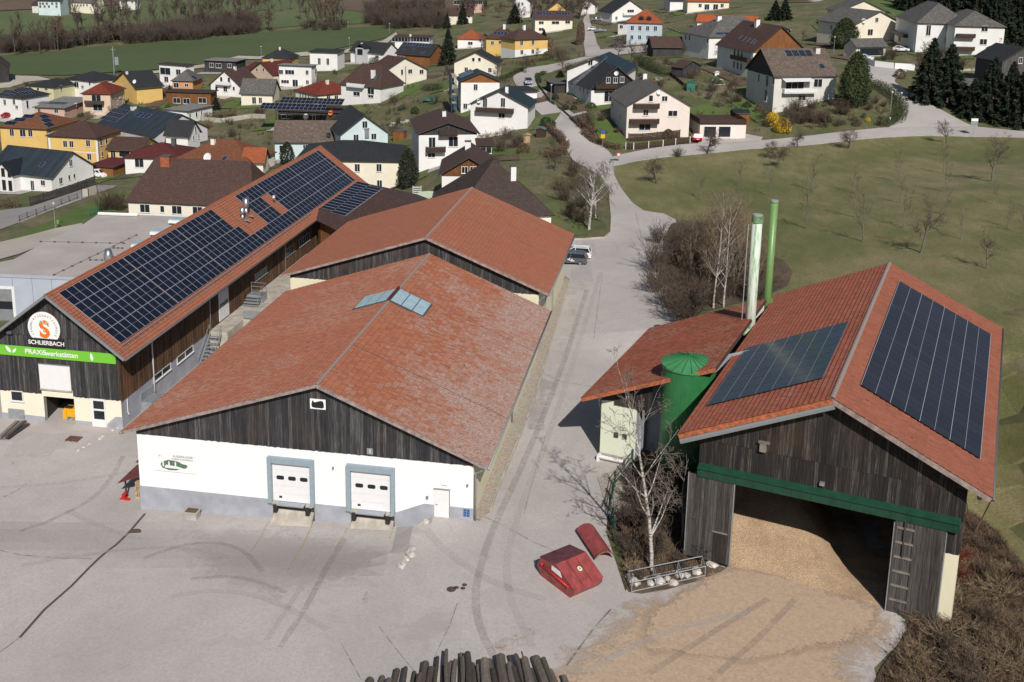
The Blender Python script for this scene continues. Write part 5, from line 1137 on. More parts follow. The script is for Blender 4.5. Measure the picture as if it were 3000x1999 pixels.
m.face([fD(-23.2,78,-1),fD(-15.5,78,-1),fD(-15.5,78,zz(-16)),fD(-23.2,78,zz(-23.2))],'plinth_grey'); m.face([fD(-26.1,75.22,4.2),fD(-23.2,75.22,4.2),fD(-23.2,75.22,zz(-23.2)),fD(-26.1,75.22,zz(-26.1))],'interior_dark'); m.build('wall',E_)
m=MB(); m.face([fD(-26.14,75.15,-1),fD(-23.16,75.15,-1),fD(-23.16,75.15,.45),fD(-26.14,75.15,.45)],'concrete_grey'); m.build('plinth',E_)
clad(E_,fD,'u',-25.0,-22.0,75.1,4.75,lambda u:zz(u),'wood_barn',w=.18)
for uu in (-24.95,-24.25): m=MB(); m.obox(fD(uu,75.1,2.0),DU*.34,DV*.12,ZV*.4,'interior_dark'); m.build('vent',E_)
# chimney stacks (each stands on its own)
def stack(name,u,v,z0,z1,r,mat,label,collar):
    o=thing(name,fD(u,v,z0),label,'chimney'); b=fD(u,v,0); m=MB(); m.tube([b+ZV*(z0-4),b+ZV*z1],r,mat,24); m.build('pipe',o,smooth=True)
    m=MB(); m.tube([b+ZV*(z1-.55 if collar else z1-.12),b+ZV*(z1+.02)],r*1.16 if collar else r*1.05,'stack_green' if not collar else 'stack_collar',24); m.tube([b+ZV*(z1+.02),b+ZV*(z1+.1)],r*.95,'pv_frame',20); m.build('cap',o,smooth=False)
    if collar:
        m=MB(); m.tube([b+ZV*(z0-.2),b+ZV*(z0+.05),b+ZV*(z0+.25),b+ZV*(z0+.55)],[r*1.55,r*1.7,r*1.6,r*1.05],'stack_pale',24); m.build('base_collar',o,smooth=True)
        m=MB(); m.tube([b-DU*(r+.3)+ZV*(z0+.2),b-DU*(r+.3)+ZV*(z1-.8)],.035,'pv_frame',5)
        for q in range(int((z1-z0)/1.6)): m.tube([b-DU*(r+.3)+ZV*(z0+1+q*1.6),b-DU*r+ZV*(z0+1+q*1.6)],.03,'stack_green',4)
        m.build('cable',o)
    else:
        m=MB(); m.tube([b+ZV*(z0-.3),b+ZV*(z0+.12)],r*1.25,'stack_green',20); m.obox(b+DU*(r*.9)-DV*.2+ZV*(z0+.9),DU*.2,DV*.25,ZV*1.1,'stack_green'); m.build('base_collar',o)
    return o
plain('stack_collar',(.16,.27,.14),.6,var=.3,sc=4); plain('stack_pale',(.42,.56,.36),.5,var=.2,sc=3)
stack('chimney_stack',-17.15,86.0,8.3,18.43,.41,'stack_white','weathered white and green chimney stack with collar and cable, left of the two','t')
o=stack('chimney_stack',-17.05,92.2,7.6,18.3,.33,'stack_green','slim plain green chimney stack behind the weathered white one','')
# silo
S_=thing('silo',fD(-19.3,75.6,0),'round green metal silo with shallow conical lid between annex and barn','silo'); c=fD(-19.35,75.5,0); r=2.0; ns=34
for k in range(ns):
    a0,a1=2*math.pi*k/ns,2*math.pi*(k+1)/ns; m=MB(); p0=c+Vector((math.cos(a0),math.sin(a0),0))*r; p1=c+Vector((math.cos(a1),math.sin(a1),0))*r; q0=c+Vector((math.cos(a0),math.sin(a0),0))*(r-.02); q1=c+Vector((math.cos(a1),math.sin(a1),0))*(r-.02)
    a=(p0-c)*.0; mid0=lerp(p0,p1,.14); mid1=lerp(p0,p1,.86); H0=-.5; H1=9.05
    for x0,x1 in ((q0,mid0),(mid0,mid1),(mid1,q1)): m.face([x0+ZV*H0,x1+ZV*H0,x1+ZV*H1,x0+ZV*H1],'silo_green')
    m.build('wall_panel',S_)
for k in range(18):
    a0,a1=2*math.pi*k/18+.1,2*math.pi*(k+1)/18+.1; m=MB(); p0=c+Vector((math.cos(a0),math.sin(a0),0))*2.13+ZV*9.1; p1=c+Vector((math.cos(a1),math.sin(a1),0))*2.13+ZV*9.1; t=c+ZV*9.72
    m.face([p0,p1,t],'silo_roof'); m.face([p0-ZV*.14,p1-ZV*.14,p1,p0],'silo_roof'); nn=(p1-p0).cross(t-p0).normalized(); d=(t-p0); w=(p1-p0).normalized()*.035; m.slab([p0+nn*.06-w,p0+nn*.06+w,t+nn*.06+w*.2,t+nn*.06-w*.2],nn,.07,'silo_green'); m.build('lid_segment',S_)
m=MB(); m.tube([c+ZV*9.6,c+ZV*9.85],.15,'silo_green',10); m.build('cap',S_)
# ---- flat roofed hall left
LH=thing('sports_hall',fA(-75,105,-3),'low grey-blue flat-roofed hall behind the solar workshop','hall')
zt=3.6; q=[GZ(a,b,zt) for a,b in ((-140,795),(262,813),(545,642),(292,625),(150,705))]
f0,f1=q[0],q[1]; bR=f1+(q[2]-f1)*1.0; P=[q[0],q[1],q[2],q[3],GZ(60,745,zt),GZ(-160,760,zt)]
P=[GZ(-140,797,zt),GZ(330,817,zt),GZ(640,640,zt),GZ(292,625,zt),GZ(240,660,zt),GZ(150,700,zt),GZ(40,760,zt),GZ(-60,790,zt)]
P=[P[0],P[1],P[2],P[3],P[4],P[5],P[6]]
plain('roof_membrane',(.42,.38,.365),.85,var=.08,sc=.25); m=MB(); m.slab(P,ZV,.35,'roof_membrane','plinth_blue' if 'plinth_blue' in MATS else plain('plinth_blue',(.36,.40,.48),.7,var=.05).name); m.build('roof',LH)
m=MB(); wn=plain('hall_wall',(.40,.44,.52),.8,var=.06,sc=.4).name; c0=sum(P,Vector((0,0,0)))/len(P)
for i in range(len(P)):
    a,b=lerp(P[i],c0,.006),lerp(P[(i+1)%len(P)],c0,.006); m.face([Vector((a.x,a.y,-14)),Vector((b.x,b.y,-14)),b-ZV*.34,a-ZV*.34],wn)
m.build('wall',LH)
dirF=(P[1]-P[0]).normalized(); nF=Vector((dirF.y,-dirF.x,0))
for (px,py,w,h) in ((12,890,2.6,4.0),):
    p=onplane(px,py,nF,nF.dot(lerp(P[0],c0,.006))); xx=Vector((-nF.y,nF.x,0)); m=MB(); m.obox(p-xx*1.3-ZV*2.2,xx*2.6,nF*.06,ZV*4.2,'frame_white'); m.obox(p-xx*1.0-ZV*2.2+nF*.06,xx*2.0,nF*.01,ZV*3.9,'galv'); m.obox(p-xx*1.0-ZV*.6+nF*.07,xx*2.0,nF*.01,ZV*.9,'glass_dark'); m.build('roller_door',LH)
p=onplane(275,852,nF,nF.dot(lerp(P[0],c0,.006))); window(LH,p,nF,1.6,1.0,'frame_white',0)
m=MB()
for k in range(2,11): 
    p=lerp(P[0],c0,.006)+dirF*(k*2.2)+nF*.02; m.obox(Vector((p.x,p.y,-3)),dirF*.03,nF*.02,ZV*6.3,'gutter_grey')
m.build('joint_strip',LH)
for (a,b) in ((403,722),(457,684),(510,650),(355,756)):
    p=GZ(a,b,zt+.3); m=MB(); m.box(p+AU*.6,2.0,1.6,.35,'frame_white',AU,AV); m.box(p+AU*.6+ZV*.35,1.8,1.4,.15,'skylight',AU,AV); m.build('roof_light',LH)
p=GZ(318,752,zt+.4); m=MB(); m.tube([p-ZV*.4,p+ZV*.1,p+ZV*.9],[.5,.55,.32],'steel',16); m.build('roof_fan',LH,smooth=True)
def kr(L): return [GZ(*kZ(*q_),zt+.02) for q_ in L]
for line in (kr([(520,737),(1580,760)]),kr([(690,1162),(1740,655)]),kr([(1150,972),(1300,975)]),kr([(1450,818),(1560,822)])):
    m=MB(); m.tube([p+ZV*.08 for p in line],.02,'gutter_dark',4); 
    N=max(2,int((line[1]-line[0]).length/1.6))
    for k in range(N+1): m.box(lerp(line[0],line[1],k/N),.22,.22,.12,'gutter_dark')
    m.build('lightning_wire',LH)
m=MB(); m.tube([GZ(*kZ(1255,375),zt+.25),GZ(*kZ(1760,392),zt+.25)],.22,'frame_white',6); m.build('parapet_trim',LH)
# ---- loading platform between workshop and warehouse
PF=thing('loading_platform',fA(-44,105,0),'raised concrete loading platform with steel railing beside the workshop','platform')
m=MB(); m.obox(fA(-46.2,96.5,-2.2),AU*1.9,AV*4.0,ZV*3.3,'concrete'); m.obox(fA(-46.2,100.5,-2.2),AU*6.2,AV*24,ZV*3.3,'concrete'); m.build('deck',PF)
def railing(root,pts,h=1.0,mat='galv',step=1.5,rails=(1.0,.55,.12),r=.025,name='railing'):
    m=MB()
    for a,b in zip(pts[:-1],pts[1:]):
        L=(b-a).length; k=max(1,round(L/step))
        for i in range(k+1): p=lerp(a,b,i/k); m.tube([p,p+ZV*h],r,mat,5)
        for q_ in rails: m.tube([a+ZV*h*q_,b+ZV*h*q_],r*.9,mat,5)
    return m.build(name,root)
railing(PF,[fA(-44.3,100.6,1.1),fA(-40.1,100.6,1.1)]); railing(PF,[fA(-40.2,107.5,1.1),fA(-42.8,113,1.1)])
m=MB(); m.obox(fA(-44.25,100.52,1.2),AU*4.1,AV*.02,ZV*.85,'galv'); m.build('mesh_panel',PF)
st=thing('steel_stairs',fA(-45,95,-1),'grey steel stairs climbing to the loading platform','stairs')
for k in range(9):
    m=MB(); m.obox(fA(-45.9,93.2+k*.32,-1.3+k*.26),AU*1.1,AV*.28,ZV*.05,'galv'); m.build('step',st)
for uu in (-45.95,-44.8):
    m=MB(); m.slab([fA(uu,93.1,-1.5),fA(uu,93.4,-1.5),fA(uu,96.3,.95),fA(uu,96.0,.95)],AU,.05,'galv'); m.tube([fA(uu,93.2,-.4),fA(uu,96.1,2.0)],.025,'galv',5); m.tube([fA(uu,93.2,-1.3),fA(uu,93.2,-.4)],.025,'galv',5); m.tube([fA(uu,96.1,1.1),fA(uu,96.1,2.0)],.025,'galv',5); m.build('stringer',st)
s2_=thing('steel_stairs',fA(-45,106,1.1),'short grey steel steps on the platform leading to a workshop door','stairs')
for k in range(4):
    m=MB(); m.obox(fA(-46.0,104.2+k*.36,1.2+k*.2),AU*1.7,AV*.34,ZV*.06,'galv'); m.build('step',s2_)
m=MB(); m.obox(fA(-46.0,105.6,1.1),AU*1.7,AV*1.3,ZV*.85,'galv'); m.build('landing',s2_); railing(s2_,[fA(-44.3,104.3,1.3),fA(-44.3,105.6,2.0),fA(-44.3,106.8,2.0)]); railing(s2_,[fA(-46,106.8,2.0),fA(-44.3,106.8,2.0)])
cb=thing('crate',fA(-42,91,-1.4),'white boxed unit standing in the alley at the foot of the steel stairs','crate'); m=MB(); m.obox(fA(-43.6,89.6,-1.9),AU*1.6,AV*1.8,ZV*1.3,'frame_white'); m.build('body',cb); m=MB(); m.obox(fA(-43.65,89.55,-.6),AU*1.7,AV*1.9,ZV*.05,'galv'); m.build('lid',cb)
pb=thing('crate',fA(-42,98,-1),'dark green bin with orange edge under the platform railing','bin'); m=MB(); m.obox(fA(-43.9,96.9,-1.9),AU*1.0,AV*1.6,ZV*1.4,'hut_green'); m.build('body',pb); m=MB(); m.obox(fA(-43.95,96.85,-.5),AU*1.1,AV*1.7,ZV*.07,'sign_orange'); m.build('lid',pb)
# ---- red skip container
sk2=thing('skip_container',GZ(1680,1690),'red covered waste container with sloping lid on the asphalt','container')
a=GZ(1680,1760,.05); b=GZ(1775,1718,.05); c_=GZ(1618,1668,.05); 
X=(b-a).normalized(); Lx=2.35; Y=Vector((-X.y,X.x,0)); Ly=3.6
def sp(x,y,z): return a+X*x+Y*y+ZV*z
m=MB()
prof=[(0.35,.0),(0,.45),(0,.75),(1.75,1.62),(3.35,1.35),(3.7,.55),(3.25,0.0)]  # (y,z)
for x,flip in ((0,False),(Lx,True)): m.face([sp(x,y,z) for y,z in prof],'red_skip')
cols=['red_skip','red_skip','red_skip','red_dark2','red_skip','red_skip','red_skip']; plain('red_dark2',(.13,.04,.045),.5,var=.3,sc=2)
for i in range(len(prof)): 
    j=(i+1)%len(prof)
    if i in (2,3): continue
    m.face([sp(0,*prof[i]),sp(Lx,*prof[i]),sp(Lx,*prof[j]),sp(0,*prof[j])],'red_skip')
m.build('body',sk2)
for i,mt,nm in ((2,'red_skip','front_lid'),(3,'red_dark2','rear_lid')):
    m=MB(); P=[sp(-.05,*prof[i]),sp(Lx+.05,*prof[i]),sp(Lx+.05,*prof[i+1]),sp(-.05,*prof[i+1])]; nn=(P[1]-P[0]).cross(P[3]-P[0]).normalized(); nn=nn if nn.z>0 else -nn; m.slab([p+nn*.04 for p in P],nn,.05,mt); lo=m.build(nm,sk2)
    if i==2:
        for xx in (.75,1.5): m=MB(); m.slab([lerp(sp(xx-.02,*prof[2]),sp(xx-.02,*prof[3]),t)+nn*.05 for t in (0,1)]+[lerp(sp(xx+.02,*prof[2]),sp(xx+.02,*prof[3]),t)+nn*.05 for t in (1,0)],nn,.02,'red_dark'); m.build('lid_seam',lo)
        c0=lerp(sp(1.25,*prof[2]),sp(1.25,*prof[3]),.55)+nn*.06; d2=(P[3]-P[0]).normalized(); m=MB(); m.slab([c0+X*.15*math.cos(t*.628)+d2*.17*math.sin(t*.628) for t in range(10)],nn,.01,'sign_white'); stk=m.build('sticker',lo); m=MB(); m.slab([c0+nn*.006+X*.11*math.cos(t*1.2566)+d2*.12*math.sin(t*1.2566) for t in range(5)],nn,.004,'banner_green'); m.build('sticker_mark',stk)
m=MB(); m.tube([sp(-.1,.5,.75),sp(-.1,3.1,.95)],.055,'red_bright',8); m.tube([sp(-.16,.5,.75),sp(0,.5,.75)],.09,'red_bright',8); m.tube([sp(-.16,3.1,.95),sp(0,3.1,.95)],.09,'red_bright',8); m.build('side_bar',sk2,smooth=True)
m=MB(); m.slab([sp(-.02,1.2,.95),sp(-.02,2.2,1.0),sp(-.02,2.2,1.3),sp(-.02,1.4,1.3)],-X,.02,'sign_white'); m.build('label_plate',sk2)
# red plough blade
rp=thing('snow_plough',GZ(1745,1600),'rusty red snow plough blade lying beside the fence','plough'); a0=GZ(1715,1560,.1); a1=GZ(1772,1645,.1); d=(a1-a0).normalized(); w=Vector((-d.y,d.x,0)); Lp=(a1-a0).length; m=MB()
for i in range(8):
    t0,t1=-1.1+i*.275,-1.1+(i+1)*.275; q=lambda t,l:a0+d*l+w*math.sin(t)*.75+ZV*(math.cos(t)*.75-.05)
    m.slab([q(t0,0),q(t0,Lp),q(t1,Lp),q(t1,0)],(w*math.sin((t0+t1)/2)+ZV*math.cos((t0+t1)/2)),.06,'red_skip')
m.build('blade',rp); m=MB()
for t0 in [-1.1+i*.275 for i in range(8)]:
    m.slab([q(t0,Lp+.01),q(t0,Lp-.35),q(t0+.275,Lp-.2),q(t0+.275,Lp+.01)],w*math.sin(t0)+ZV*math.cos(t0),.01,'pale_edge' if 'pale_edge' in MATS else plain('pale_edge',(.6,.42,.25),.7,var=.3,sc=5).name)
m.build('worn_edge',rp)
bn_=thing('bench',G(1788,1358),'small white metal bench frame against the pale green annex wall','bench'); c=G(1790,1362); m=MB(); m.tube([c-DU*1.1+ZV*.45,c+DU*1.1+ZV*.45],.07,'frame_white',6); m.tube([c-DU*1.1+ZV*.35+DV*.4,c+DU*1.1+ZV*.35+DV*.4],.07,'frame_white',6); m.build('rail',bn_)
for q_ in (-1.1,1.1): m=MB(); m.obox(c+DU*(q_-.1)-DV*.05,DU*.2,DV*.5,ZV*.55,'frame_white'); m.build('leg',bn_)
# stone edging rows
gr='pale boulders edging the yard'
def stones(px,r,label,sink=.3,grp=None,jit=.1):
    vs=[Vector((math.sin(a)*math.cos(b),math.sin(a)*math.sin(b),math.cos(a))) for a in (.5,1.2,1.9) for b in [i*math.pi/3+a for i in range(6)]]
    for (a,b) in px:
        c=G(a,b); s=r*random.uniform(.7,1.3); m=MB(); P=[Vector((v.x*s*random.uniform(.8,1.3),v.y*s*random.uniform(.8,1.3),v.z*s*random.uniform(.6,.9)))+c+ZV*s*sink for v in vs]+[c+ZV*s*(.75+sink)]
        for k in range(2):
            for i in range(6): j=(i+1)%6; m.face([P[k*6+i],P[k*6+j],P[(k+1)*6+j],P[(k+1)*6+i]],'stone')
        for i in range(6): m.face([P[i],P[(i+1)%6],P[18]],'stone')
        tag(m.build('boulder',None,at=c),label,'boulder',grp or label)
ln=[(1247,1532),(1240,1545),(1236,1560),(1228,1574),(1222,1588),(1213,1600),(1206,1614),(1203,1628),(1192,1640),(1182,1652),(1176,1662)]
stones(ln,.32,'pale boulder in the row edging the ramp right of the dock yard'); stones([(1240,1538),(1232,1566),(1217,1594),(1198,1634)],.22,'pale boulder in the row edging the ramp right of the dock yard')
stones([(1880,1700),(1905,1712),(1930,1708),(1955,1700),(1990,1690),(2012,1690),(2040,1678),(1850,1697),(1858,1712),(1972,1712)],.36,'white boulder along the bed beneath the birch tree'); stones([(2085,1658)],.55,'largest white boulder, at the foot of the left barn door')
stones([(20+k*22,1372-k*(9 if k<7 else 12)) for k in range(0)],.2,'x')
stones([(345,1255),(330,1262),(300,1282),(292,1288),(262,1302),(245,1312),(230,1322)],.22,'small pale kerb stone on the curved edge near the workshop corner')
# metal cage railing over the bed
fr_=thing('bed_railing',G(1940,1700),'low grey steel frame lying over the stones beneath the birch','steel frame')
p=[G(1838,1725),G(1872,1735)]; a=G(1850,1738); b=G(2065,1690); c2=G(1840,1705); d2=G(2055,1660)
m=MB()
for q0,q1 in ((a,b),(c2,d2)):
    for zz in (.1,.75,): m.tube([q0+ZV*zz,q1+ZV*zz],.035,'galv',6)
    for k in range(4): p_=lerp(q0,q1,k/3); m.tube([p_,p_+ZV*.75],.035,'galv',6)
for k in range(4): p0_,p1_=lerp(a,b,k/3),lerp(c2,d2,k/3); m.tube([p0_+ZV*.75,p1_+ZV*.75],.03,'galv',6)
fb_=m.build('bar_set',fr_)
# planks, pallet, manholes
pk='weathered planks in the pile by the workshop wall'
for k,(a,b,c3,d3) in enumerate(((55,1237,0,1290),(62,1240,8,1292),(70,1243,14,1291),(45,1236,-6,1284),(80,1248,18,1292))):
    p0_,p1_=G(a,b)+ZV*(.06+.12*(k%3)),G(c3,d3)+ZV*(.06+.12*(k%3)); d=(p1_-p0_).normalized(); w=Vector((-d.y,d.x,0)); m=MB(); m.obox(p0_,d*(p1_-p0_).length,w*.28,ZV*.08,'wood_rung' if k%2 else 'wood_door'); tag(m.build('plank',None,at=p0_),'weathered plank in the pile by the cream workshop wall','plank',pk)
pt=thing('pallet',G(215,1288),'brown wooden pallet lying on the asphalt in front of the workshop','pallet')
c=G(215,1290)
for k in range(5): m=MB(); m.obox(c-AU*.55-AV*.4+AV*k*.19+ZV*.12,AU*1.15,AV*.11,ZV*.03,'pallet_brown' if 'pallet_brown' in MATS else plain('pallet_brown',(.14,.06,.05),.8,var=.2).name); m.build('slat',pt)
for k in range(3): m=MB(); m.obox(c-AU*.55-AV*.4+AU*k*.5+ZV*.01,AU*.12,AV*.9,ZV*.1,'pallet_brown'); m.build('bearer',pt)
for px,py,lb in ((396,1561,'round rusty manhole cover beside the long joint in the asphalt'),(468,1155,'round manhole cover in the alley behind the warehouse corner')):
    c=G(px,py); m=MB(); m.tube([c+ZV*.02,c+ZV*.07],.42,'manhole' if 'manhole' in MATS else plain('manhole',(.09,.06,.05),.8,var=.3,sc=8).name,20); tag(m.build('manhole_cover',None,at=c),lb,'manhole cover')
for k,(px,py,r) in enumerate(((1322,1729,.3),(1337,1724,.16),(1356,1726,.16),(1361,1716,.16))):
    c=G(px,py); m=MB(); m.tube([c+ZV*.02,c+ZV*.065],r,'manhole',14); tag(m.build('valve_cover',None,at=c),['largest of four dark round covers in the open asphalt' ,'small dark round cover in the group of four in the open asphalt'][min(k,1)],'utility cover','small utility covers' if k else None)
# log pile along the bottom edge
LG=[(1085,1992,.3),(1165,1965,.2),(1190,1957,.16),(1215,1970,.15),(1245,1945,.28),(1262,1960,.22),(1275,1962,.15),(1283,1925,.13),(1308,1905,.13),(1300,1955,.14),(1320,1945,.15),(1335,1935,.16),(1350,1918,.14),(1357,1930,.2),(1372,1916,.2),(1385,1946,.2),(1400,1950,.13),(1418,1938,.3),(1432,1938,.26),(1465,1928,.34),(1490,1945,.2),(1493,1922,.1),(1512,1920,.2),(1535,1932,.28),(1569,1930,.32),(1590,1932,.17),(1530,1912,.06),(1650,1985,.2),(1120,1985,.16),(1140,1992,.2),(1325,1962,.2),(1445,1965,.2),(1505,1960,.2),(1555,1965,.2),(1610,1965,.18),(1230,1980,.2),(1410,1975,.2),(1475,1975,.2)]
for k,(px,py,r) in enumerate(LG):
    z=.35+.35*(k%3); c=GZ(px,py,z); an=R_(random.uniform(-14,2)-(px-1350)*.02); d=Vector((math.sin(an+math.pi-.1)*-1,-math.cos(an),0)).normalized(); d=Vector((.06+(px-1350)*.0008+random.uniform(-.05,.05),-1,0)).normalized(); L_=random.uniform(3.6,4.6)
    m=MB(); P=[c+d*(L_*t)+Vector((random.uniform(-.04,.04),0,random.uniform(-.03,.05))) for t in (0,.25,.5,.75,1)]; rr=[r*(1+.3*t)*random.uniform(.92,1.08) for t in (0,.25,.5,.75,1)]
    rr=[q_*.82 for q_ in rr]; m.tube(P,rr,'log_bark',9,cap=False); 
    for q_,dd in ((P[0],-d),(P[-1],d)):
        xx=dd.orthogonal().normalized(); yy=dd.cross(xx); m.face([q_+(xx*math.cos(t*.698)+yy*math.sin(t*.698))*rr[0 if dd==-d else -1]*.98 for t in range(9)],'log_cut')
    lb='thickest weathered log' if r>=.34 else None
    tag(m.build('log',None,at=c),'weathered grey-brown log in the pile at the bottom edge of the yard','log','logs piled at the lower edge of the yard')
# ------------------------------------------------------------------ village houses
def H(key,label,k,E1,E2,E3=None,E0=None,apex=None,wins=(),chim=(),pv=(),balc=(),**kw):
    c=lambda p: None if p is None else k(*p)
    W_=[(*k(w[0],w[1]),*w[2:]) for w in wins]; C_=[(*k(w[0],w[1]),*w[2:]) for w in chim]; P_=[(*k(w[0],w[1]),*w[2:]) for w in pv]; B_=[(*k(b[0],b[1]),*k(b[2],b[3]),*b[4:]) for b in balc]
    r=house(key,label,c(E1),c(E2),c(E3),c(E0),apex=c(apex),wins=W_,chim=C_,pv=P_,balc=B_,**kw)
    print('HOUSE',key,'w %.1f d %.1f rise %.1f z0 %.1f'%(r['wd'],r['dp'],r['zr']-r['ze'],r['z0']))
    return r
X4=lambda xs,y,w,h,*a: [(x,y,w,h,*a) for x in xs]
# far left strip
H('far1','pale turquoise farmhouse with dark roof at the far edge of the fields',kA,(335,8),(555,12),depth=12,h=8,rise=4,roof='black',wall='lblue',wins=X4((370,395,430,480,520),35,1.2,1.4)+X4((370,410,450,520),62,1.2,1.4))
H('far2','long cream farmhouse with grey roof at the far edge of the fields',kA,(637,22),(868,30),depth=10,h=6,rise=5,roof='gray',wall='cream',wins=X4((665,690,715,745,770,800,850),50,1,1.3))
H('far3','small brown outbuilding beside the far turquoise farmhouse',kA,(280,48),(350,50),depth=8,h=4.5,rise=2,roof='dbrown',wall='offwhite')
H('far4','white farmhouse half hidden behind the far riverside trees',kA,(1088,5),(1245,8),depth=10,h=5.5,rise=4,roof='gray',wall='offwhite',wins=X4((1120,1160,1215),22,1,1.2))
H('barnL','timber barn cut by the left edge beside the green field',kA,(-120,632),(92,626),apex=(-15,540),depth=14,h=5,ridge='y',roof='brown',wall='dwood',kind='gable')
H('s1','white house with dark hipped roof nearest the green field',kA,(588,722),(855,752),(1000,700),apex=(800,655),h=5.5,roof='black',kind='hip',wins=[(705,780,1.8,1.8),(826,770,.8,1.0),(760,800,1.0,1.0)])
H('s2','yellow house with steep black roof beside the electricity pole',kA,(1025,758),(1245,815),(1410,768),apex=(1165,660),h=4.5,ridge='y',roof='black',wall='yellow',wins=[(1120,795,1,1.1)],chim=[(1165,680,.6,.8)])
H('s3','pale yellow-green house with dark hipped roof',kA,(226,784),(490,805),(622,745),apex=(430,722),h=5,roof='black',kind='hip',wall='lemon',wins=[(350,820,.9,.9),(425,820,1.2,.9),(560,810,.8,1.6)],pv=[(350,755,5,2,1.0,1.6)])
H('s4','white house with dark hipped solar roof at the left edge',kA,(-60,882),(195,907),(357,852),apex=(150,802),h=6,roof='black',kind='hip',wins=[(45,940,1,1.6),(130,938,1,1.6),(250,960,.8,2.2),(282,890,.6,.8),(155,985,1,1)],pv=[(80,862,5,2,1.0,1.6),(235,842,6,2,1.0,1.6)])
H('s5','peach house with bright red hipped roof and balcony',kA,(733,862),(1022,867),(1207,812),apex=(965,755),h=6.2,roof='red',kind='hip',wall='peach',wins=X4((1055,1100,1140,1170),885,1.2,1.1)+X4((1080,1130,1168),945,.9,1.3)+[(885,905,2.6,1.9),(900,990,2.6,1.8)],balc=[(790,955,960,965,'frame_dark')])
H('s6','salmon pink house with low grey roof carrying a dark solar array',kA,(293,985),(595,997),(757,915),h=3.8,rise=.7,roof='lgray',wall='pink',kind='mono',wins=[(360,1015,1,1),(518,1022,1.2,1.2),(600,1020,.7,1.3)],pv=[(485,950,8,2,1.0,1.6)])
H('s7','orange-brown hipped villa with a cream pediment portico',kA,(-30,1168),(430,1192),(785,1108),apex=(385,1030),h=6,roof='rust',kind='hip',wall='yellow',wins=[(110,1220,1.2,1.8),(210,1225,1.6,1.8),(280,1225,1.2,1.8),(455,1200,1.4,1.4)],chim=[(438,1040,.6,1)],pv=[(265,1072,1,1,3,1.6),(405,1075,1,1,3,1.6),(185,1102,1,1,3,1.6),(425,1110,1,1,3,1.6),(100,1135,1,1,3,1.6),(450,1148,1,1,3,1.6)])
H('s8','bright yellow villa with brown hipped roof and white corner quoins',kF,(512,188),(1110,220),(1437,122),apex=(985,18),h=7,roof='brown',kind='hip',wall='yellow',wins=[(750,282,1.1,1.6),(822,285,1.1,1.6),(1013,275,1.1,1.6),(1158,262,.9,1.6),(1220,245,.9,1.6),(1027,430,1.1,1.6),(1172,398,.8,1.2)])
r=HOUSES['s8']
g=MB()
for s_ in (.52,r['wd']-.6,): g.obox(r['F'](s_,.42,r['z0']-2),r['x']*.5,r['y']*.1,ZV*8.4,'frame_white')
g.obox(r['F'](.5,.44,r['z0']+3.4),r['x']*(r['wd']-1),r['y']*.08,ZV*.18,'frame_white'); g.build('quoin',r['root'])
H('s9','white house with big dark roof, framed solar array and tall gable',kA,(888,1140),(1420,1252),(1640,1120),apex=(1500,1000),h=4.5,ridge='x',roof='blue',wall='grayw',wins=[(1440,1180,.8,1.6),(1508,1152,.6,1.2)],chim=[(1228,1005,1.1,.8)],pv=[(1060,1060,6,3,1.1,1.6),(1320,1062,3,1,1.7,1.8,'pv_blue')])
H('s10','small white house with black patterned roof beside the long solar house',kF,(1868,188),(2165,205),(2360,150),apex=(2230,5),h=4,ridge='x',roof='black',wall='white',wins=[(2220,215,.6,1.1),(2280,195,.6,1.1),(2245,120,.7,1.6)])
H('s11','long low white building with pale flat roof',kA,(1495,1012),(1722,1032),(1897,970),h=3.6,kind='flat',roof='lgray',wall='white',wins=[(1745,1065,.7,1.2),(1805,1055,.8,1.4),(1850,1040,.6,1.2)])
H('s12','modern orange timber house with flat roof and pergola',kA,(1505,848),(1945,862),(2015,850),h=3.6,kind='flat',roof='dbrown',wall='wood',wins=[(1625,925,2.2,1.6),(1715,930,2,1.6),(1860,925,2.4,1.6)],depth=6)
H('s13','house with grey hipped roof and orange and white front',kA,(1563,745),(1780,750),(1945,760),apex=(1760,640),h=4,roof='gray',kind='hip',wall='orange',depth=10,wins=[(1620,785,1.6,1.6),(1715,785,1.2,1.0)],pv=[(1782,715,1,1,2.4,1.6)])
H('s14','modern white cubic house with flat roof by the field path',kA,(1440,592),(1710,612),(1805,598),h=6.5,kind='flat',roof='dbrown',wall='white',wins=[(1520,655,4,2.2),(1640,665,1.8,1.8),(1530,730,1.6,1.8)])
H('s15','dark timber house with wide grey flat roof overlooking the field',kA,(1858,562),(2168,574),(2262,546),h=3.6,kind='flat',roof='lgray',wall='dwood',wins=[(1945,600,1.6,1.4),(2010,605,2,1.5),(2110,605,1.4,1.4)])
H('s16','white chalet with brown roof and arched gable window',kA,(1915,780),(2215,802),depth=11,apex=(2055,650),h=3.2,ridge='y',roof='brown',wins=[(2035,735,.9,1.7),(2105,740,.9,1.7),(2072,820,1.4,1.6),(2150,815,.8,1.2),(1990,815,.9,1.2)],chim=[(2160,640,.7,1)],balc=[(2000,775,2130,782,'frame_white')])
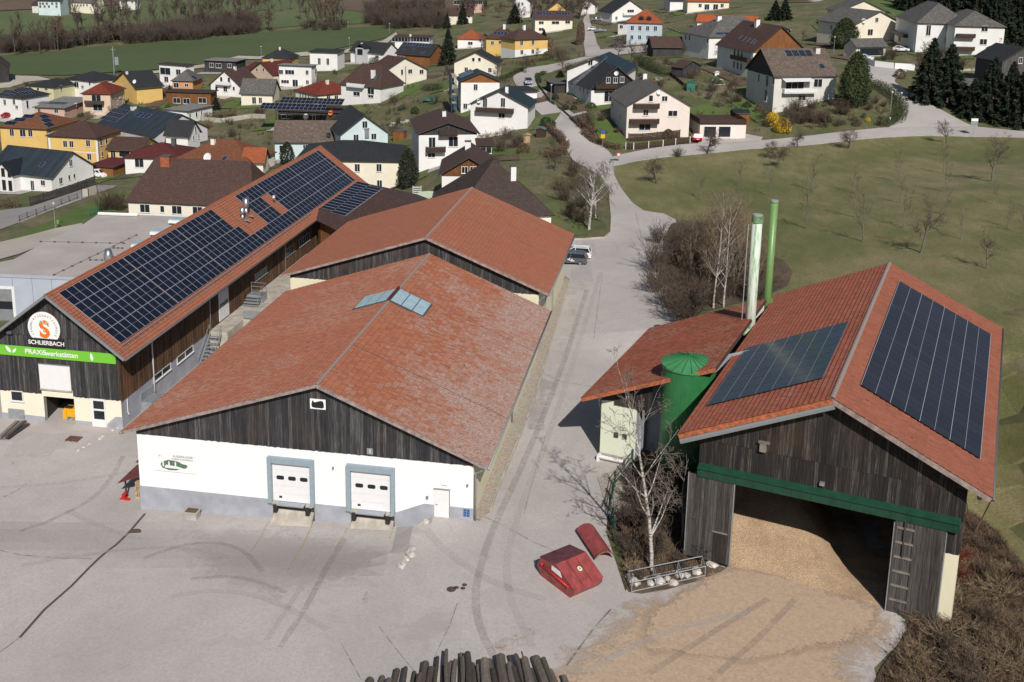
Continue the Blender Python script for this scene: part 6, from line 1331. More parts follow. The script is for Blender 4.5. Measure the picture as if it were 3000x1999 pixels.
# second column
H('t1','cream house with weathered grey roof and white awning',kB,(-2,926),(340,934),(462,892),apex=(385,775),h=3.2,ridge='x',roof='gray',wall='cream',wins=[(150,990,1.2,2),(212,990,1,1.8),(395,870,.9,1.2)])
H('t2','small peach house with dark red gabled roof',kB,(95,700),(335,738),depth=11,apex=(185,610),h=3.2,ridge='y',roof='dred',wall='peach',wins=[(178,690,.9,1.1),(243,690,.9,1.1)],chim=[(320,605,.7,.9)])
H('t2b','low dark red roofed annex behind the peach house',kB,(48,672),(120,690),depth=8,h=3,rise=2,ridge='x',roof='dred',wall='peach')
H('t3','ochre timber house with black pyramid roof at the field edge',kB,(213,572),(512,580),(627,546),apex=(412,475),h=4,roof='black',kind='hip',wall='yellow',wins=[(445,605,1,1),(560,585,2,.8)],chim=[(405,490,.6,1)])
H('t4','modern white two-storey house with thin grey flat roof',kB,(372,648),(722,662),(816,645),h=6.4,kind='flat',roof='lgray',wins=[(415,710,1.4,1.4),(500,712,3.0,1.4,2),(672,715,1,1.4),(555,820,1.8,2.2),(455,805,2.6,1.1,2),(675,810,1,1.2),(755,705,1.8,1.6)])
H('t5','single storey house with rusty red hipped roof and cream walls',kB,(533,888),(770,942),(1110,890),apex=(830,785),h=3,roof='red',kind='hip',wall='cream',wins=[(605,940,.8,1.2),(632,945,.8,1.2),(660,950,.8,1.2),(688,955,.8,1.2),(880,962,1.2,1.3),(958,960,1.2,1.3)],chim=[(868,825,.8,1.2)])
H('t6','white block house with shallow dark monopitch roof',kB,(678,512),(978,522),(1066,546),depth=9,h=6.2,rise=.3,kind='mono',roof='black',wins=[(792,605,1,2.2),(876,608,1,2.2)])
H('t7','white house with long black roof and glazed dormer',kB,(1078,505),(1420,532),(1492,500),apex=(1290,412),h=3.6,ridge='x',roof='black',wins=[(1375,518,1.2,.9),(1360,560,1.4,1.0)],chim=[(1210,440,.5,.7)])
r=HOUSES['t7']; d_=r['F'](r['wd']*.42,-.3,r['z0'])
g=MB(); g.box(d_+ZV*0,3.8,2.6,5.2,WM('grayw').name,r['x'],r['y']); g.build('dormer',r['root']); window(r['root'],d_+ZV*3.9-r['y']*1.32,-r['y'],2.2,1.9,'frame_dark',1)
g=MB(); a_=d_-r['x']*2.2+ZV*5.1-r['y']*1.6; b_=a_+r['x']*4.4; t_=(a_+b_)/2+ZV*1.4; yy=r['y']*4
for P in ([a_,t_,t_+yy,a_+yy],[t_,b_,b_+yy,t_+yy]):
    n_=(P[1]-P[0]).cross(P[3]-P[0]).normalized(); n_=n_ if n_.z>0 else -n_; g.slab(P,n_,.15,RM('black').name)
g.build('dormer_roof',r['root'])
H('t8','white house with black roof, skylights and a row of solar collectors',kB,(1533,527),(1885,552),apex=(1720,425),depth=11,h=4,ridge='x',roof='black',wall='wood',wins=[(1590,570,3,1.2)],pv=[(1760,442,9,1,1.1,1.8,'pv_blue'),(1625,487,1,1,.8,1.2,'pv_blue'),(1715,487,1,1,.8,1.2,'pv_blue'),(1805,518,2,1,.8,1.2,'pv_blue')])
H('t9','white house with brown roof terrace pergola behind the black collector roof',kB,(1520,367),(1887,376),depth=9,h=6,kind='flat',roof='brown',wall='white',wins=[(1600,392,7,1.6,5),(1780,392,7,1.6,5)],chim=[(1690,362,.6,1.0)])
H('t10','wide cream house with brown roof, three square windows and a flue pipe',kB,(1395,728),(1872,688),(1947,640),apex=(1680,568),h=4,ridge='y',roof='brown',wall='vanilla',wins=[(1605,712,.8,1.6),(1685,705,1.5,1.3),(1797,708,1.5,1.3)])
r=HOUSES['t10']; l_,n_,_,_=r['bvh'].ray_cast(CO,ray(*kB(1640,800)))
if l_ is not None:
    g=MB(); n_=-n_ if n_.dot(ray(*kB(1640,800)))>0 else n_; g.tube([l_+n_*.15-ZV*1,l_+n_*.15+ZV*4.2],.1,'gutter_dark',8); g.build('flue_pipe',r['root'])
H('t11','white chalet with brown half-hipped roof and tall white chimney',kB,(980,832),(1398,872),(1482,800),apex=(1262,632),h=5,roof='brown',kind='hip',hipk=.6,depth=12,wins=[(1165,790,2.2,1.3),(1300,900,2.2,1.7),(1160,925,2.2,1.2),(1300,950,1.8,.8)],chim=[(1322,760,.9,2.0,'plaster_white')],pv=[(1330,775,1,1,.8,1.6,'pv_blue'),(1380,755,1,1,.8,1.4,'pv_blue')],balc=[(1085,850,1240,862,'frame_white')])
# timber solar house
H('pv1','low dark timber house with two long tilted rows of solar panels',kB,(360,1095),(1025,1120),depth=11,h=3.2,kind='flat',roof='dbrown',wall='dwood',wins=[(710,1165,2.4,1.6,2),(470,1150,3,1)])
r=HOUSES['pv1']
def pvrow(root,pL,pR,k,n,zz,tilt=22,rows=2,ph=1.7):
    a=GZ(*k(*pL),zz); b=GZ(*k(*pR),zz); x=(b-a); Lx=x.length; x.normalize(); y=Vector((-x.y,x.x,0)); s=(y*math.cos(R_(tilt))+ZV*math.sin(R_(tilt))); nn=x.cross(s); w=Lx/n; me=pv_mesh(w-.02,ph,'pv_dark','pv_frame','')
    for i in range(n):
        for j in range(rows): inst('solar_panel',me,root,mat_axes(a+x*(i*w)+s*(j*(ph+.03)),x,s,nn))
pvrow(r['root'],(200,1072),(845,1092),kB,15,r['z0']+4.8,20,2,1.55); pvrow(r['root'],(398,1012),(1015,1035),kB,15,r['z0']+5.3,20,2,1.55)
g=MB(); 
for s_ in np.linspace(0,r['wd'],7): g.tube([r['F'](s_,.3,r['z0']),r['F'](s_,.3,r['z0']+5)],.1,'balcony',6)
g.build('post',r['root'])
H('g1','long grey-brown tiled barn roof above a pale blue wall',kG,(998,562),(1705,566),apex=(1400,345),depth=11,h=4,ridge='x',roof='taupe',wall='lblue',wins=[(1105,625,1.6,1.6),(1325,605,1,1)])
H('g2','pale blue gabled house with worn black roof and white chimney',kG,(1655,500),(2165,478),(2262,352),apex=(1900,296),h=5,ridge='y',roof='black',wall='lblue',wins=[(1912,388,1.2,1.6),(1825,515,1.2,1.4),(2000,505,1.2,1.4),(2180,450,.7,1.3),(2200,430,.7,1.3)],chim=[(2037,240,.7,1.3,'plaster_white'),(1930,490,.9,1.4,'gutter_grey')])
H('g3','tall cream house with wide black hipped roof behind the solar barn',kG,(1215,735),(2272,750),(2302,592),apex=(1700,540),h=7.5,roof='black',kind='hip',wall='cream',wins=[(1838,813,1,1.5),(2052,813,1,1.5),(2057,970,1,1.4)],base=6)
H('g4','long house with rusty hipped tile roof and white chimney',kG,(35,722),(785,772),apex=(455,530),depth=13,h=3.5,roof='rust',kind='hip',wall='vanilla',chim=[(420,575,.8,1.1,'plaster_white')],pv=[(532,722,1,1,.9,1.3,'pv_blue')])
H('g5','small garage with bright orange tile roof',kG,(690,765),(925,770),(1010,716),apex=(845,612),h=2.8,ridge='x',roof='orange',wall='vanilla')
H('f1','modern white house with dark cross-gabled roof and tall gable windows',kF,(-170,585),(590,672),(997,522),apex=(765,330),h=3.6,ridge='x',roof='blue',wins=[(810,500,1,1.5),(695,705,1,1.4),(792,668,.6,1.1),(850,650,.6,1.0),(495,730,1.2,1.2),(375,760,1,2.2)],pv=[(488,520,1,1,.9,1.4,'pv_blue')],base=2)
r=HOUSES['f1']; F_=r['F']; g=MB(); cw=r['wd']*.50
A0=GZ(*kF(70,580),r['ze']); A1=GZ(*kF(310,612),r['ze']); s0=(A0-r['a']).dot(r['x']); s1=(A1-r['a']).dot(r['x']); zt_=r['z0']+3.6+((s1-s0)/2)*.9; sm_=(s0+s1)/2; t0=-1.6
for w_ in ([F_(s0+.5,t0,r['z0']-2),F_(s1-.5,t0,r['z0']-2),F_(s1-.5,t0,r['ze']+.2),F_(sm_,t0,zt_-.3),F_(s0+.5,t0,r['ze']+.2)],[F_(s1-.5,t0,r['z0']-2),F_(s1-.5,.6,r['z0']-2),F_(s1-.5,.6,r['ze']),F_(s1-.5,t0,r['ze']+.2)]): g.face(w_,WM('white').name)
g.build('bay_wall',r['root']); g=MB()
for P in ([F_(s0,t0-.5,r['ze']),F_(sm_,t0-.5,zt_),F_(sm_,5,zt_),F_(s0,5,r['ze'])],[F_(sm_,t0-.5,zt_),F_(s1,t0-.5,r['ze']),F_(s1,5,r['ze']),F_(sm_,5,zt_)]):
    n_=(P[1]-P[0]).cross(P[3]-P[0]).normalized(); n_=n_ if n_.z>0 else -n_; g.slab(P,n_,.16,RM('blue').name,'frame_dark')
g.build('bay_roof',r['root'])
for q_ in (.22,.5,.78): window(r['root'],F_(s0+(s1-s0)*q_,t0-.02,r['z0']+1.4),-r['y'],.95,2.1,'frame_dark',0); window(r['root'],F_(s0+(s1-s0)*q_,t0-.02,r['z0']+4.1),-r['y'],.9,1.7,'frame_dark',0)
H('f2','open garage with flat maroon roof beside the white van',kF,(1000,525),(1300,550),(1452,455),h=2.7,rise=.2,kind='mono',roof='maroon',wall='wood')
H('f3','yellow garage wing with brown hipped roof',kF,(1205,350),(1630,362),(1840,268),apex=(1560,200),h=3.2,ridge='x',roof='brown',wall='yellow',wins=[(1300,395,1.2,2),(1430,395,2.6,1.6,0)])
H('f4','white bungalow with long red hipped roof',kF,(1395,438),(2080,458),apex=(1940,262),depth=13,h=3.2,roof='dred',kind='hip',wins=[(1600,500,2,2)],chim=[(1998,300,.9,1.4,'gutter_dark')],pv=[(2105,298,1,1,1,1.3,'pv_blue')])
H('dorm','long building with brown tiled roof and brick chimney behind the flat hall',kF,(1425,945),(2900,1010),apex=(2000,460),depth=15,h=3.6,roof='brown',kind='hip',hipk=.35,wall='vanilla',wins=[(1665,1022,1.8,1.5),(1865,1030,.8,1.2),(2032,1040,1.8,1.5),(2270,1050,1.8,1.5)],chim=[(1915,510,1.6,1.4,'brick_red')],base=5)
# around the road
H('h1','white house with brown gabled roof, twin chimneys and dark balconies',kH,(375,607),(960,600),(905,462),apex=(668,500),h=5.6,ridge='y',roof='brown',wins=[(520,680,1.3,1.9),(715,675,1.8,1.9),(515,800,1.4,.9)],chim=[(630,440,.7,1.0,'plaster_white'),(637,385,.7,.8,'plaster_white')],balc=[(580,615,750,622),(460,765,640,772)],gablemat='wood_dark',base=5)
H('h2','white chalet with ribbed dark metal roof and long carved balcony',kH,(848,335),(1418,362),None,(803,268),apex=(1108,205),h=5.6,ridge='y',roof='teal',wins=[(1007,318,1,2),(1172,316,1,2),(1160,432,1.4,1.3)],chim=[(1207,225,.6,1.3,'plaster_white')],balc=[(930,395,1272,400)],base=4)
H('h3','white house with blue-black solar roof wrapped in scaffolding',kH,(768,125),(1162,125),None,(735,82),apex=(960,42),h=6,ridge='y',roof='teal',wins=[(920,175,1,1.5),(825,350,1,1.4),(1140,60,1,1)],pv=[(830,50,6,2,1.0,1.7,'pv_blue')],gablemat='wood_orange')
r=HOUSES['h3']; sf=thing('scaffolding',r['F'](-1.2,2,r['z0']),'blue-netted scaffolding on the left side of the solar-roofed white house','scaffolding')
for i in range(4):
    for j in range(2):
        m=MB(); p_=r['F'](-.6-1.1*j,-.5+i*2.6,r['z0']-1); m.tube([p_,p_+ZV*8.5],.06,'scaffold_blue',5); m.build('upright',sf)
for zz in (1,3,5,7): m=MB(); m.obox(r['F'](-1.7,-.5,r['z0']+zz),r['x']*1.1,r['y']*7.8,ZV*.08,'wood_split'); m.build('platform',sf)
m=MB(); m.obox(r['F'](-1.75,-.6,r['z0']+3),r['x']*.03,r['y']*8,ZV*4.6,'scaffold_blue'); m.build('netting',sf)
H('h4','small house with brown tiled roof and orange timber gable',kH,(578,982),(1140,990),None,(502,832),apex=(860,818),h=4.8,ridge='y',roof='brown',wins=[(820,935,1.0,1.1),(897,935,1.0,1.1),(722,1080,1,.9)],chim=[(850,735,.9,1.1,'plaster_white')],gablemat='wood_orange',base=5)
H('h5','large bungalow with sprawling dark brown hipped roof and white chimney',kH,(700,1390),(1655,1352),(1772,1102),apex=(1265,830),h=3.2,roof='dbrown',kind='hip',wall='vanilla',chim=[(1263,1010,.75,1.7,'plaster_white')],base=4)
r=HOUSES['h5']
for (pa,pb,dz,nm) in (((1150,1105),(1560,1118),1.0,'a'),((1360,985),(1660,993),1.0,'b')):
    l0=r['bvh'].ray_cast(CO,ray(*kH(*pa)))[0]; l1=r['bvh'].ray_cast(CO,ray(*kH(*pb)))[0]
    if l0 is None or l1 is None: continue
    zz=max(l0.z,l1.z)+.25; l0=onplane(*kH(*pa),ZV,zz); l1=onplane(*kH(*pb),ZV,zz); x_=(l1-l0).normalized(); y_=Vector((-x_.y,x_.x,0)); dn=(-y_-ZV*.55).normalized(); LL=3.4 if nm=='a' else 1.6
    m=MB(); n_=x_.cross(-dn); P=[l0+dn*LL,l1+dn*LL,l1,l0]; m.slab(P,n_,.15,RM('brown').name,'frame_dark',[(0,0),((l1-l0).length,0),((l1-l0).length,LL),(0,LL)]); P=[l0,l1,l1+y_*3-ZV*1.5,l0+y_*3-ZV*1.5]; n2=x_.cross(y_*3-ZV*1.5).normalized(); m.slab(P,n2,.15,RM('brown').name,'frame_dark'); m.build('dormer_roof',r['root'])
H('h6','small open garden house with flat brown roof beside the brown-roofed white house',kH,(925,710),(1095,710),depth=4,h=2.8,rise=.6,kind='mono',roof='brown',wall='dwood',wins=[(990,755,3,1.2,2)])
# beyond, upper middle
H('c1','white cottage with orange pyramid roof behind tall spruces',kC,(122,385),(396,392),apex=(240,293),depth=9.5,h=3.2,roof='orange',kind='hip',wins=[(262,428,1.8,1.2)])
H('c2','yellow and white villa with brown hipped roof and two chimneys',kC,(545,370),(698,396),(942,378),apex=(680,270),h=6,roof='brown',kind='hip',wall='yellow',split=2.9,wall2='white',wins=[(766,425,1.1,1.5),(878,420,1.1,1.5),(768,515,1.1,1.4),(876,508,1.1,1.4)],depth=13,chim=[(790,290,.8,1.4,'plaster_white')],rise=3)
H('c2b','lower wing of the yellow villa with brown roof and solar collectors',kC,(400,380),(690,392),apex=(560,262),depth=9,h=5.6,roof='brown',kind='hip',wall='yellow',wins=[(480,425,1,1.3),(555,418,1,1.2),(600,415,1,1.3)],pv=[(560,330,4,1,1.1,1.2,'pv_blue')],chim=[(598,280,.8,1.4,'plaster_white')])
H('c3','cream house with brown roof and two rows of solar collectors',kC,(890,190),(1283,193),apex=(1085,105),depth=10,h=5.8,ridge='x',roof='brown',wall='cream',wins=[(960,225,2,1.2),(1100,225,3,1.2),(1220,220,2,1.2),(960,290,2,1.2)],pv=[(990,136,5,1,1.1,1.6,'pv_blue'),(1175,136,5,1,1.1,1.6,'pv_blue')])
H('c4','cream gabled house with black double roof facing the road bend',kC,(82,617),(540,632),(705,600),apex=(303,512),h=5,ridge='y',roof='black',wall='cream',wins=[(292,588,.8,1),(352,588,.8,1),(222,685,1,1.2),(455,692,1,1.3),(605,668,1,2)],base=4)
H('c5','white house with dark teal metal roof beside the road',kC,(1190,690),(1790,722),None,(1082,608),apex=(1490,572),h=5,ridge='y',roof='teal',wins=[(1445,620,1.1,1.2),(1148,700,.6,1.2),(1190,720,.6,1.2)],chim=[(1310,490,.6,.6,'gutter_dark')])
H('c6','black chalet with white ground floor and a strip of blue solar collectors',kC,(1440,884),(1965,872),None,(1272,792),apex=(1702,655),h=3.2,ridge='y',roof='black',wins=[(1620,790,1.0,1.3),(1690,790,1.0,1.3),(1755,785,1.0,1.3),(1625,950,2.2,2.4),(1345,870,.6,1.3),(1380,890,.6,1.3),(1415,905,.6,1.3)],chim=[(1645,625,.7,.9,'brick_red'),(1715,640,.7,.8,'brick_red')],pv=[(1430,700,2,6,1.0,1.7,'pv_blue')],gablemat='wood_dark',balc=[(1480,875,1690,850)])
H('c7','pale pink three-storey house with grey roof and dark carved balconies',kC,(1788,1050),(2457,1050),None,(1588,932),apex=(2130,856),h=5.8,ridge='y',roof='gray',wall='rose',wins=[(2175,973,1.2,1.1),(2255,1118,1.9,1.2),(1990,1110,1.1,1.2),(1980,1240,2.4,1.8),(2040,970,.9,1.3),(1665,1035,.8,1.0),(1740,1150,.7,1)],chim=[(2190,880,1.2,1.6,'plaster_white'),(1978,775,.8,1.1,'plaster_white')],balc=[(1865,1065,2112,1068),(1825,1215,2108,1218)],base=4)
H('c8','light blue villa with orange hipped roof and two arched dormers',kC,(1790,225),(2168,236),(2217,218),apex=(2010,88),depth=12,h=6.4,roof='orange',kind='hip',wall='sky',wins=[(1857,278,1.1,1.6),(1932,280,1.1,1.6),(2008,281,1.1,1.6),(2085,283,1.1,1.6),(1853,370,1.1,1.5),(1930,370,1.1,1.5),(2010,372,1.1,1.5),(2085,372,1.1,1.5)],chim=[(1950,100,.6,1,'plaster_white')])
r=HOUSES['c8']
for q_ in (.4,.6):
    m=MB(); c_=r['F'](r['wd']*q_,2.2,r['ze']+1.2); m.tube([c_-r['y']*1.0,c_+r['y']*1.6],1.05,RM('orange').name,12); m.build('dormer',r['root']); m=MB(); m.tube([c_-r['y']*1.06,c_-r['y']*1.02],.8,'glass_dark',12); m.build('pane',r['root'])
H('c9','white gabled house with black roof and glazed top balcony',kC,(1653,130),(2010,126),apex=(1832,2),depth=12,h=5.5,ridge='y',roof='black',wins=[(1840,118,3,1.8,2),(1700,180,1,1.4)],balc=[(1760,150,1900,150,'frame_white')])
H('c9b','white block between the black gable and the blue villa',kC,(1700,225),(1800,232),depth=6,h=4.5,kind='flat',roof='black',wins=[(1750,265,1.4,1.2)])
H('c10','long low shed with reddish brown roof and dark gable',kD,(38,545),(420,548),apex=(220,418),depth=8,h=2.6,ridge='x',roof='brown',wall='dwood')
H('c11','brown-roofed houses among bare trees at the top of the village',kC,(20,150),(290,155),depth=10,h=4,rise=3,ridge='x',roof='brown',wall='cream',wins=[(250,165,1,1)])
H('c12','dark red building with a band of windows at the top of the village',kC,(130,15),(385,18),depth=10,h=6,kind='flat',roof='brown',wall='pink',wins=[(220,28,12,1.8,7),(350,30,3,1.6,2)])
H('c13','white gabled house between bare trees at the upper edge',kC,(680,20),(860,25),apex=(760,-50),depth=10,h=7,ridge='y',roof='brown',wins=[(775,40,1,1.4),(740,50,1,1.4)])
H('c14','brown-roofed house with red awning at the top of the lane',kC,(1335,50),(1500,55),apex=(1420,-10),depth=9,h=4,ridge='y',roof='brown',wins=[(1400,80,1.4,1.2)])
H('c15','grey-roofed house with yellow gable behind the collector house',kC,(1010,105),(1230,108),apex=(1160,20),depth=10,h=3.5,ridge='y',roof='taupe',wall='yellow')
# right hillside
H('d1','large white house with several dark grey hipped roofs and solar collectors',kD,(365,368),(688,432),(1112,345),apex=(790,185),h=6.2,roof='gray',kind='hip',wins=[(430,425,.8,1.5),(472,435,.8,1.5),(680,478,.9,1.5),(856,485,1.8,1.5),(850,620,1.8,1.5)],chim=[(805,235,1.2,1.2,'plaster_white')],pv=[(905,388,3,1,2.2,1.0,'pv_blue'),(510,295,1,1,.8,.8,'pv_blue'),(720,322,1,1,.8,.8,'pv_blue')],base=4)
H('d2','long building with vivid orange-red tiled roof',kD,(540,248),(1248,277),apex=(870,178),depth=9,h=3,ridge='x',roof='bright',wall='white')
H('d3','tall pale yellow house with red roof edge and many windows',kD,(440,15),(945,22),depth=9,h=7,rise=1,ridge='x',roof='bright',wall='cream',wins=[(592,65,1.3,1.5),(670,82,2,2.2),(770,82,2,2.2),(845,65,1.3,1.5),(775,160,1.4,1.4),(840,160,1.4,1.4)])
H('d4','white house with veranda left of the tall yellow house',kD,(240,10),(475,12),depth=9,h=7,rise=2,ridge='x',roof='black',wins=[(438,80,1.8,1.2)])
H('d5','brown half-hipped chalet with five roof windows and timber gable',kD,(1195,602),(1832,592),None,(898,512),apex=(1500,300),h=5.4,ridge='y',roof='brown',wins=[(990,600,.9,1.8),(1033,612,.8,1.6),(1073,625,.8,1.6),(983,745,.8,1.6),(1025,758,.8,1.6),(1065,770,.8,1.6)],chim=[(1245,300,1.0,1.6,'plaster_white')],pv=[(1048,430,1,1,.8,1.5,'pv_blue'),(1095,450,1,1,.8,1.5,'pv_blue'),(1140,460,1,1,.8,1.5,'pv_blue'),(1185,478,1,1,.8,1.5,'pv_blue'),(1215,487,1,1,.8,1.5,'pv_blue')],gablemat='wood_orange',balc=[(985,675,1180,735)],base=4)
H('d6','house with broad grey-brown tiled roof, white awning and red terrace',kD,(1438,880),(2198,872),None,(1180,785),apex=(1710,555),h=5.4,ridge='x',roof='taupe',wall='offwhite',wins=[(1680,960,4.2,2.6,2),(1945,955,2.0,1.8),(1440,930,1,1.8),(1365,930,1.2,2.4),(1270,895,.8,1.8),(1760,1125,1.8,1.2),(1350,1095,1.2,2.6)],chim=[(1935,600,1.0,.9)],pv=[(1725,615,4,1,1.5,2.0,'pv_slate'),(1990,765,1,1,1.2,1.4,'pv_blue')],balc=[(1530,1070,1905,1062,'frame_white')],gablemat='wood_dark',base=4)
r=HOUSES['d6']; m=MB(); l_=r['bvh'].ray_cast(CO,ray(*kD(1530,900)))[0]; l2=r['bvh'].ray_cast(CO,ray(*kD(1858,892)))[0]
if l_ is not None and l2 is not None:
    y_=r['y']; m.slab([l_-y_*2.0-ZV*.5,l2-y_*2.0-ZV*.5,l2-y_*.05,l_-y_*.05],ZV,.06,'frame_white'); m.build('awning',r['root'])
H('d7','white house with brown roof and open garage at the top right',kD,(1808,80),(2022,62),None,(1662,52),apex=(1908,-15),h=4.5,ridge='y',roof='brown',wins=[(1910,100,2.6,2.6,0),(1615,85,.8,2.6),(1690,215,1,2.4),(1740,210,1,2.4)])
H('e1','cream gabled house with long slate roof and satellite dish',kE,(405,287),(985,280),None,(42,230),apex=(715,128),h=5.2,ridge='y',roof='gray',wall='cream',wins=[(660,230,1.1,1.3),(585,372,1.8,1.8),(140,315,1,1.3)],base=4,chim=[(535,100,.8,.8)])
H('e2','rear slate-roofed gable with blue collectors behind the cream house',kE,(210,137),(815,150),None,(15,97),apex=(510,5),h=6.5,ridge='y',roof='gray',wall='cream',pv=[(790,140,7,1,1.4,1.8,'pv_blue')])
H('e3','open white carport with slate roof',kE,(425,543),(800,535),apex=(560,440),depth=6,h=2.6,ridge='x',roof='gray',wall='offwhite',wins=[(600,600,7.5,2.0,0)])
H('e4','white apartment house with hipped slate roof, left block',kE,(862,190),(1115,268),(1350,250),apex=(1330,20),h=7.4,roof='gray',kind='hip',depth=14,wins=[(935,275,2.4,2.0,3),(925,435,2.4,2.0,3),(1255,350,1.2,2.8)],balc=[(880,385,1020,405,'frame_dark'),(880,520,1020,545,'frame_dark')],chim=[(1420,30,1.0,1.0,'brick_red')],base=5)
H('e5','white apartment house with hipped slate roof, right block',kE,(1308,232),(1548,300),(2050,300),apex=(1700,112),h=7.4,roof='gray',kind='hip',depth=13,wins=[(1380,310,1,1.7),(1468,320,1,1.7),(1365,458,1,1.6),(1452,465,1,1.6),(1900,330,1.6,1.5),(1885,482,1.8,1.5)],balc=[(1570,430,1780,435,'balcony'),(1565,578,1770,580,'balcony')],base=5)
H('e6','dark timber barn half hidden by spruces at the right edge',kE,(2100,705),(2600,700),apex=(2350,540),depth=10,h=4,ridge='y',roof='black',wall='dwood',wins=[(2310,695,1,1.4)])
H('e7','small grey-roofed hut in the shade of the spruces',kE,(1560,975),(1850,985),depth=6,h=2.6,rise=1.2,ridge='x',roof='gray',wall='dwood')
H('gar','flat-roofed double garage with brown doors, pink walls and dark roof railing',kD,(590,1440),(1125,1442),None,(470,1332),h=2.9,kind='flat',roof='brown',wall='rose',oh=.05,og=.05,wins=[(705,1515,2.5,2.2,0),(872,1515,2.5,2.2,0)])
r=HOUSES['gar']; m=MB()
for s0,t0,s1,t1 in ((0,0,r['wd'],0),(0,0,0,r['dp']),(r['wd'],0,r['wd'],r['dp'])):
    a_,b_=r['F'](s0,t0,r['ze']+.3),r['F'](s1,t1,r['ze']+.3); d_=b_-a_; w_=Vector((-d_.y,d_.x,0)).normalized()*.06
    for zz in (0.05,.35,.65): m.obox(a_+ZV*zz,d_,w_,ZV*.24,'balcony')
m.build('railing',r['root'])
H('shed','small timber shed with dark green roof beside the garage',kD,(985,1300),(1172,1300),depth=3,h=2.2,rise=.6,ridge='x',roof='teal',wall='wood',oh=.15)
H('hut2','small timber garden hut with brown roof in the orchard garden',kD,(400,780),(620,755),apex=(510,700),depth=4,h=2.2,ridge='y',roof='brown',wall='dwood',oh=.3)
H('cp','flat grey carport roof beside the teal-roofed house',kC,(985,795),(1075,835),(1108,785),h=2.4,kind='flat',roof='gray',wall='dwood',depth=5)
H('blk','low black garage roof beside the ribbed-roof chalet',kC,(590,860),(700,915),depth=6,h=2.6,kind='flat',roof='black',wall='white')
# ------------------------------------------------------------------ vegetation
class Br:
    def __init__(s,seed): s.r=random.Random(seed); s.S=[]
    def go(s,p,d,L,r,lev,maxlev,nseg,kids,spread,up,shrink,droop=0.0,taper=.55,start=.25,wob=.12):
        R=s.r; q=p; seg=L/nseg; pts=[(q,r)]
        for i in range(nseg):
            d=(d+Vector((R.gauss(0,wob),R.gauss(0,wob),R.gauss(0,wob)*.6+up*.08-droop*.1*(lev>1)))).normalized(); q2=q+d*seg; r2=r*(1-(1-taper)*(i+1)/nseg); r1=r*(1-(1-taper)*i/nseg)
            s.S.append((q,q2,r1,r2,lev)); q=q2; pts.append((q,r2,d))
        if lev<maxlev:
            n=kids[lev] if lev<len(kids) else kids[-1]
            for k in range(n):
                t=start+(1-start)*(k+R.random())/n if lev==0 else R.uniform(.25,1); i=min(nseg,max(1,int(t*nseg+.5))); b,rb,db=pts[i][0],pts[i][1],pts[i][2]
                a=db.orthogonal().normalized(); c=db.cross(a); th=R.uniform(0,6.283); sp=spread*R.uniform(.7,1.25); nd=(db*math.cos(sp)+(a*math.cos(th)+c*math.sin(th))*math.sin(sp)).normalized()
                nd=(nd+Vector((0,0,up*.25-droop*.25*(lev>0)))).normalized()
                s.go(b,nd,L*shrink*R.uniform(.7,1.15)*(1-.35*t if lev==0 else 1),rb*.62,lev+1,maxlev,max(2,nseg-1),kids,spread,up,shrink,droop,taper,start,wob*1.25)
    def mesh(s,name,mat,twig,minr=.012,twlev=2):
        v=[];f=[];mi=[]; ca=[(math.cos(t),math.sin(t)) for t in (0,2.094,4.189)]
        for (p,q,r1,r2,lev) in s.S:
            r1=max(r1,minr); r2=max(r2,minr*.8); d=(q-p); a=d.orthogonal().normalized(); c=d.normalized().cross(a); n=3 if r1<.06 else 6; b=len(v); T=[(math.cos(6.2832*k/n),math.sin(6.2832*k/n)) for k in range(n)]
            for (x,y) in T: v.append(p+(a*x+c*y)*r1)
            for (x,y) in T: v.append(q+(a*x+c*y)*r2)
            for k in range(n): f.append((b+k,b+(k+1)%n,b+n+(k+1)%n,b+n+k)); mi.append(1 if lev>=twlev else 0)
        me=np_mesh(name,np.array([tuple(x) for x in v]),np.array(f),[mat,twig],smooth=True); me.polygons.foreach_set('material_index',mi); return me
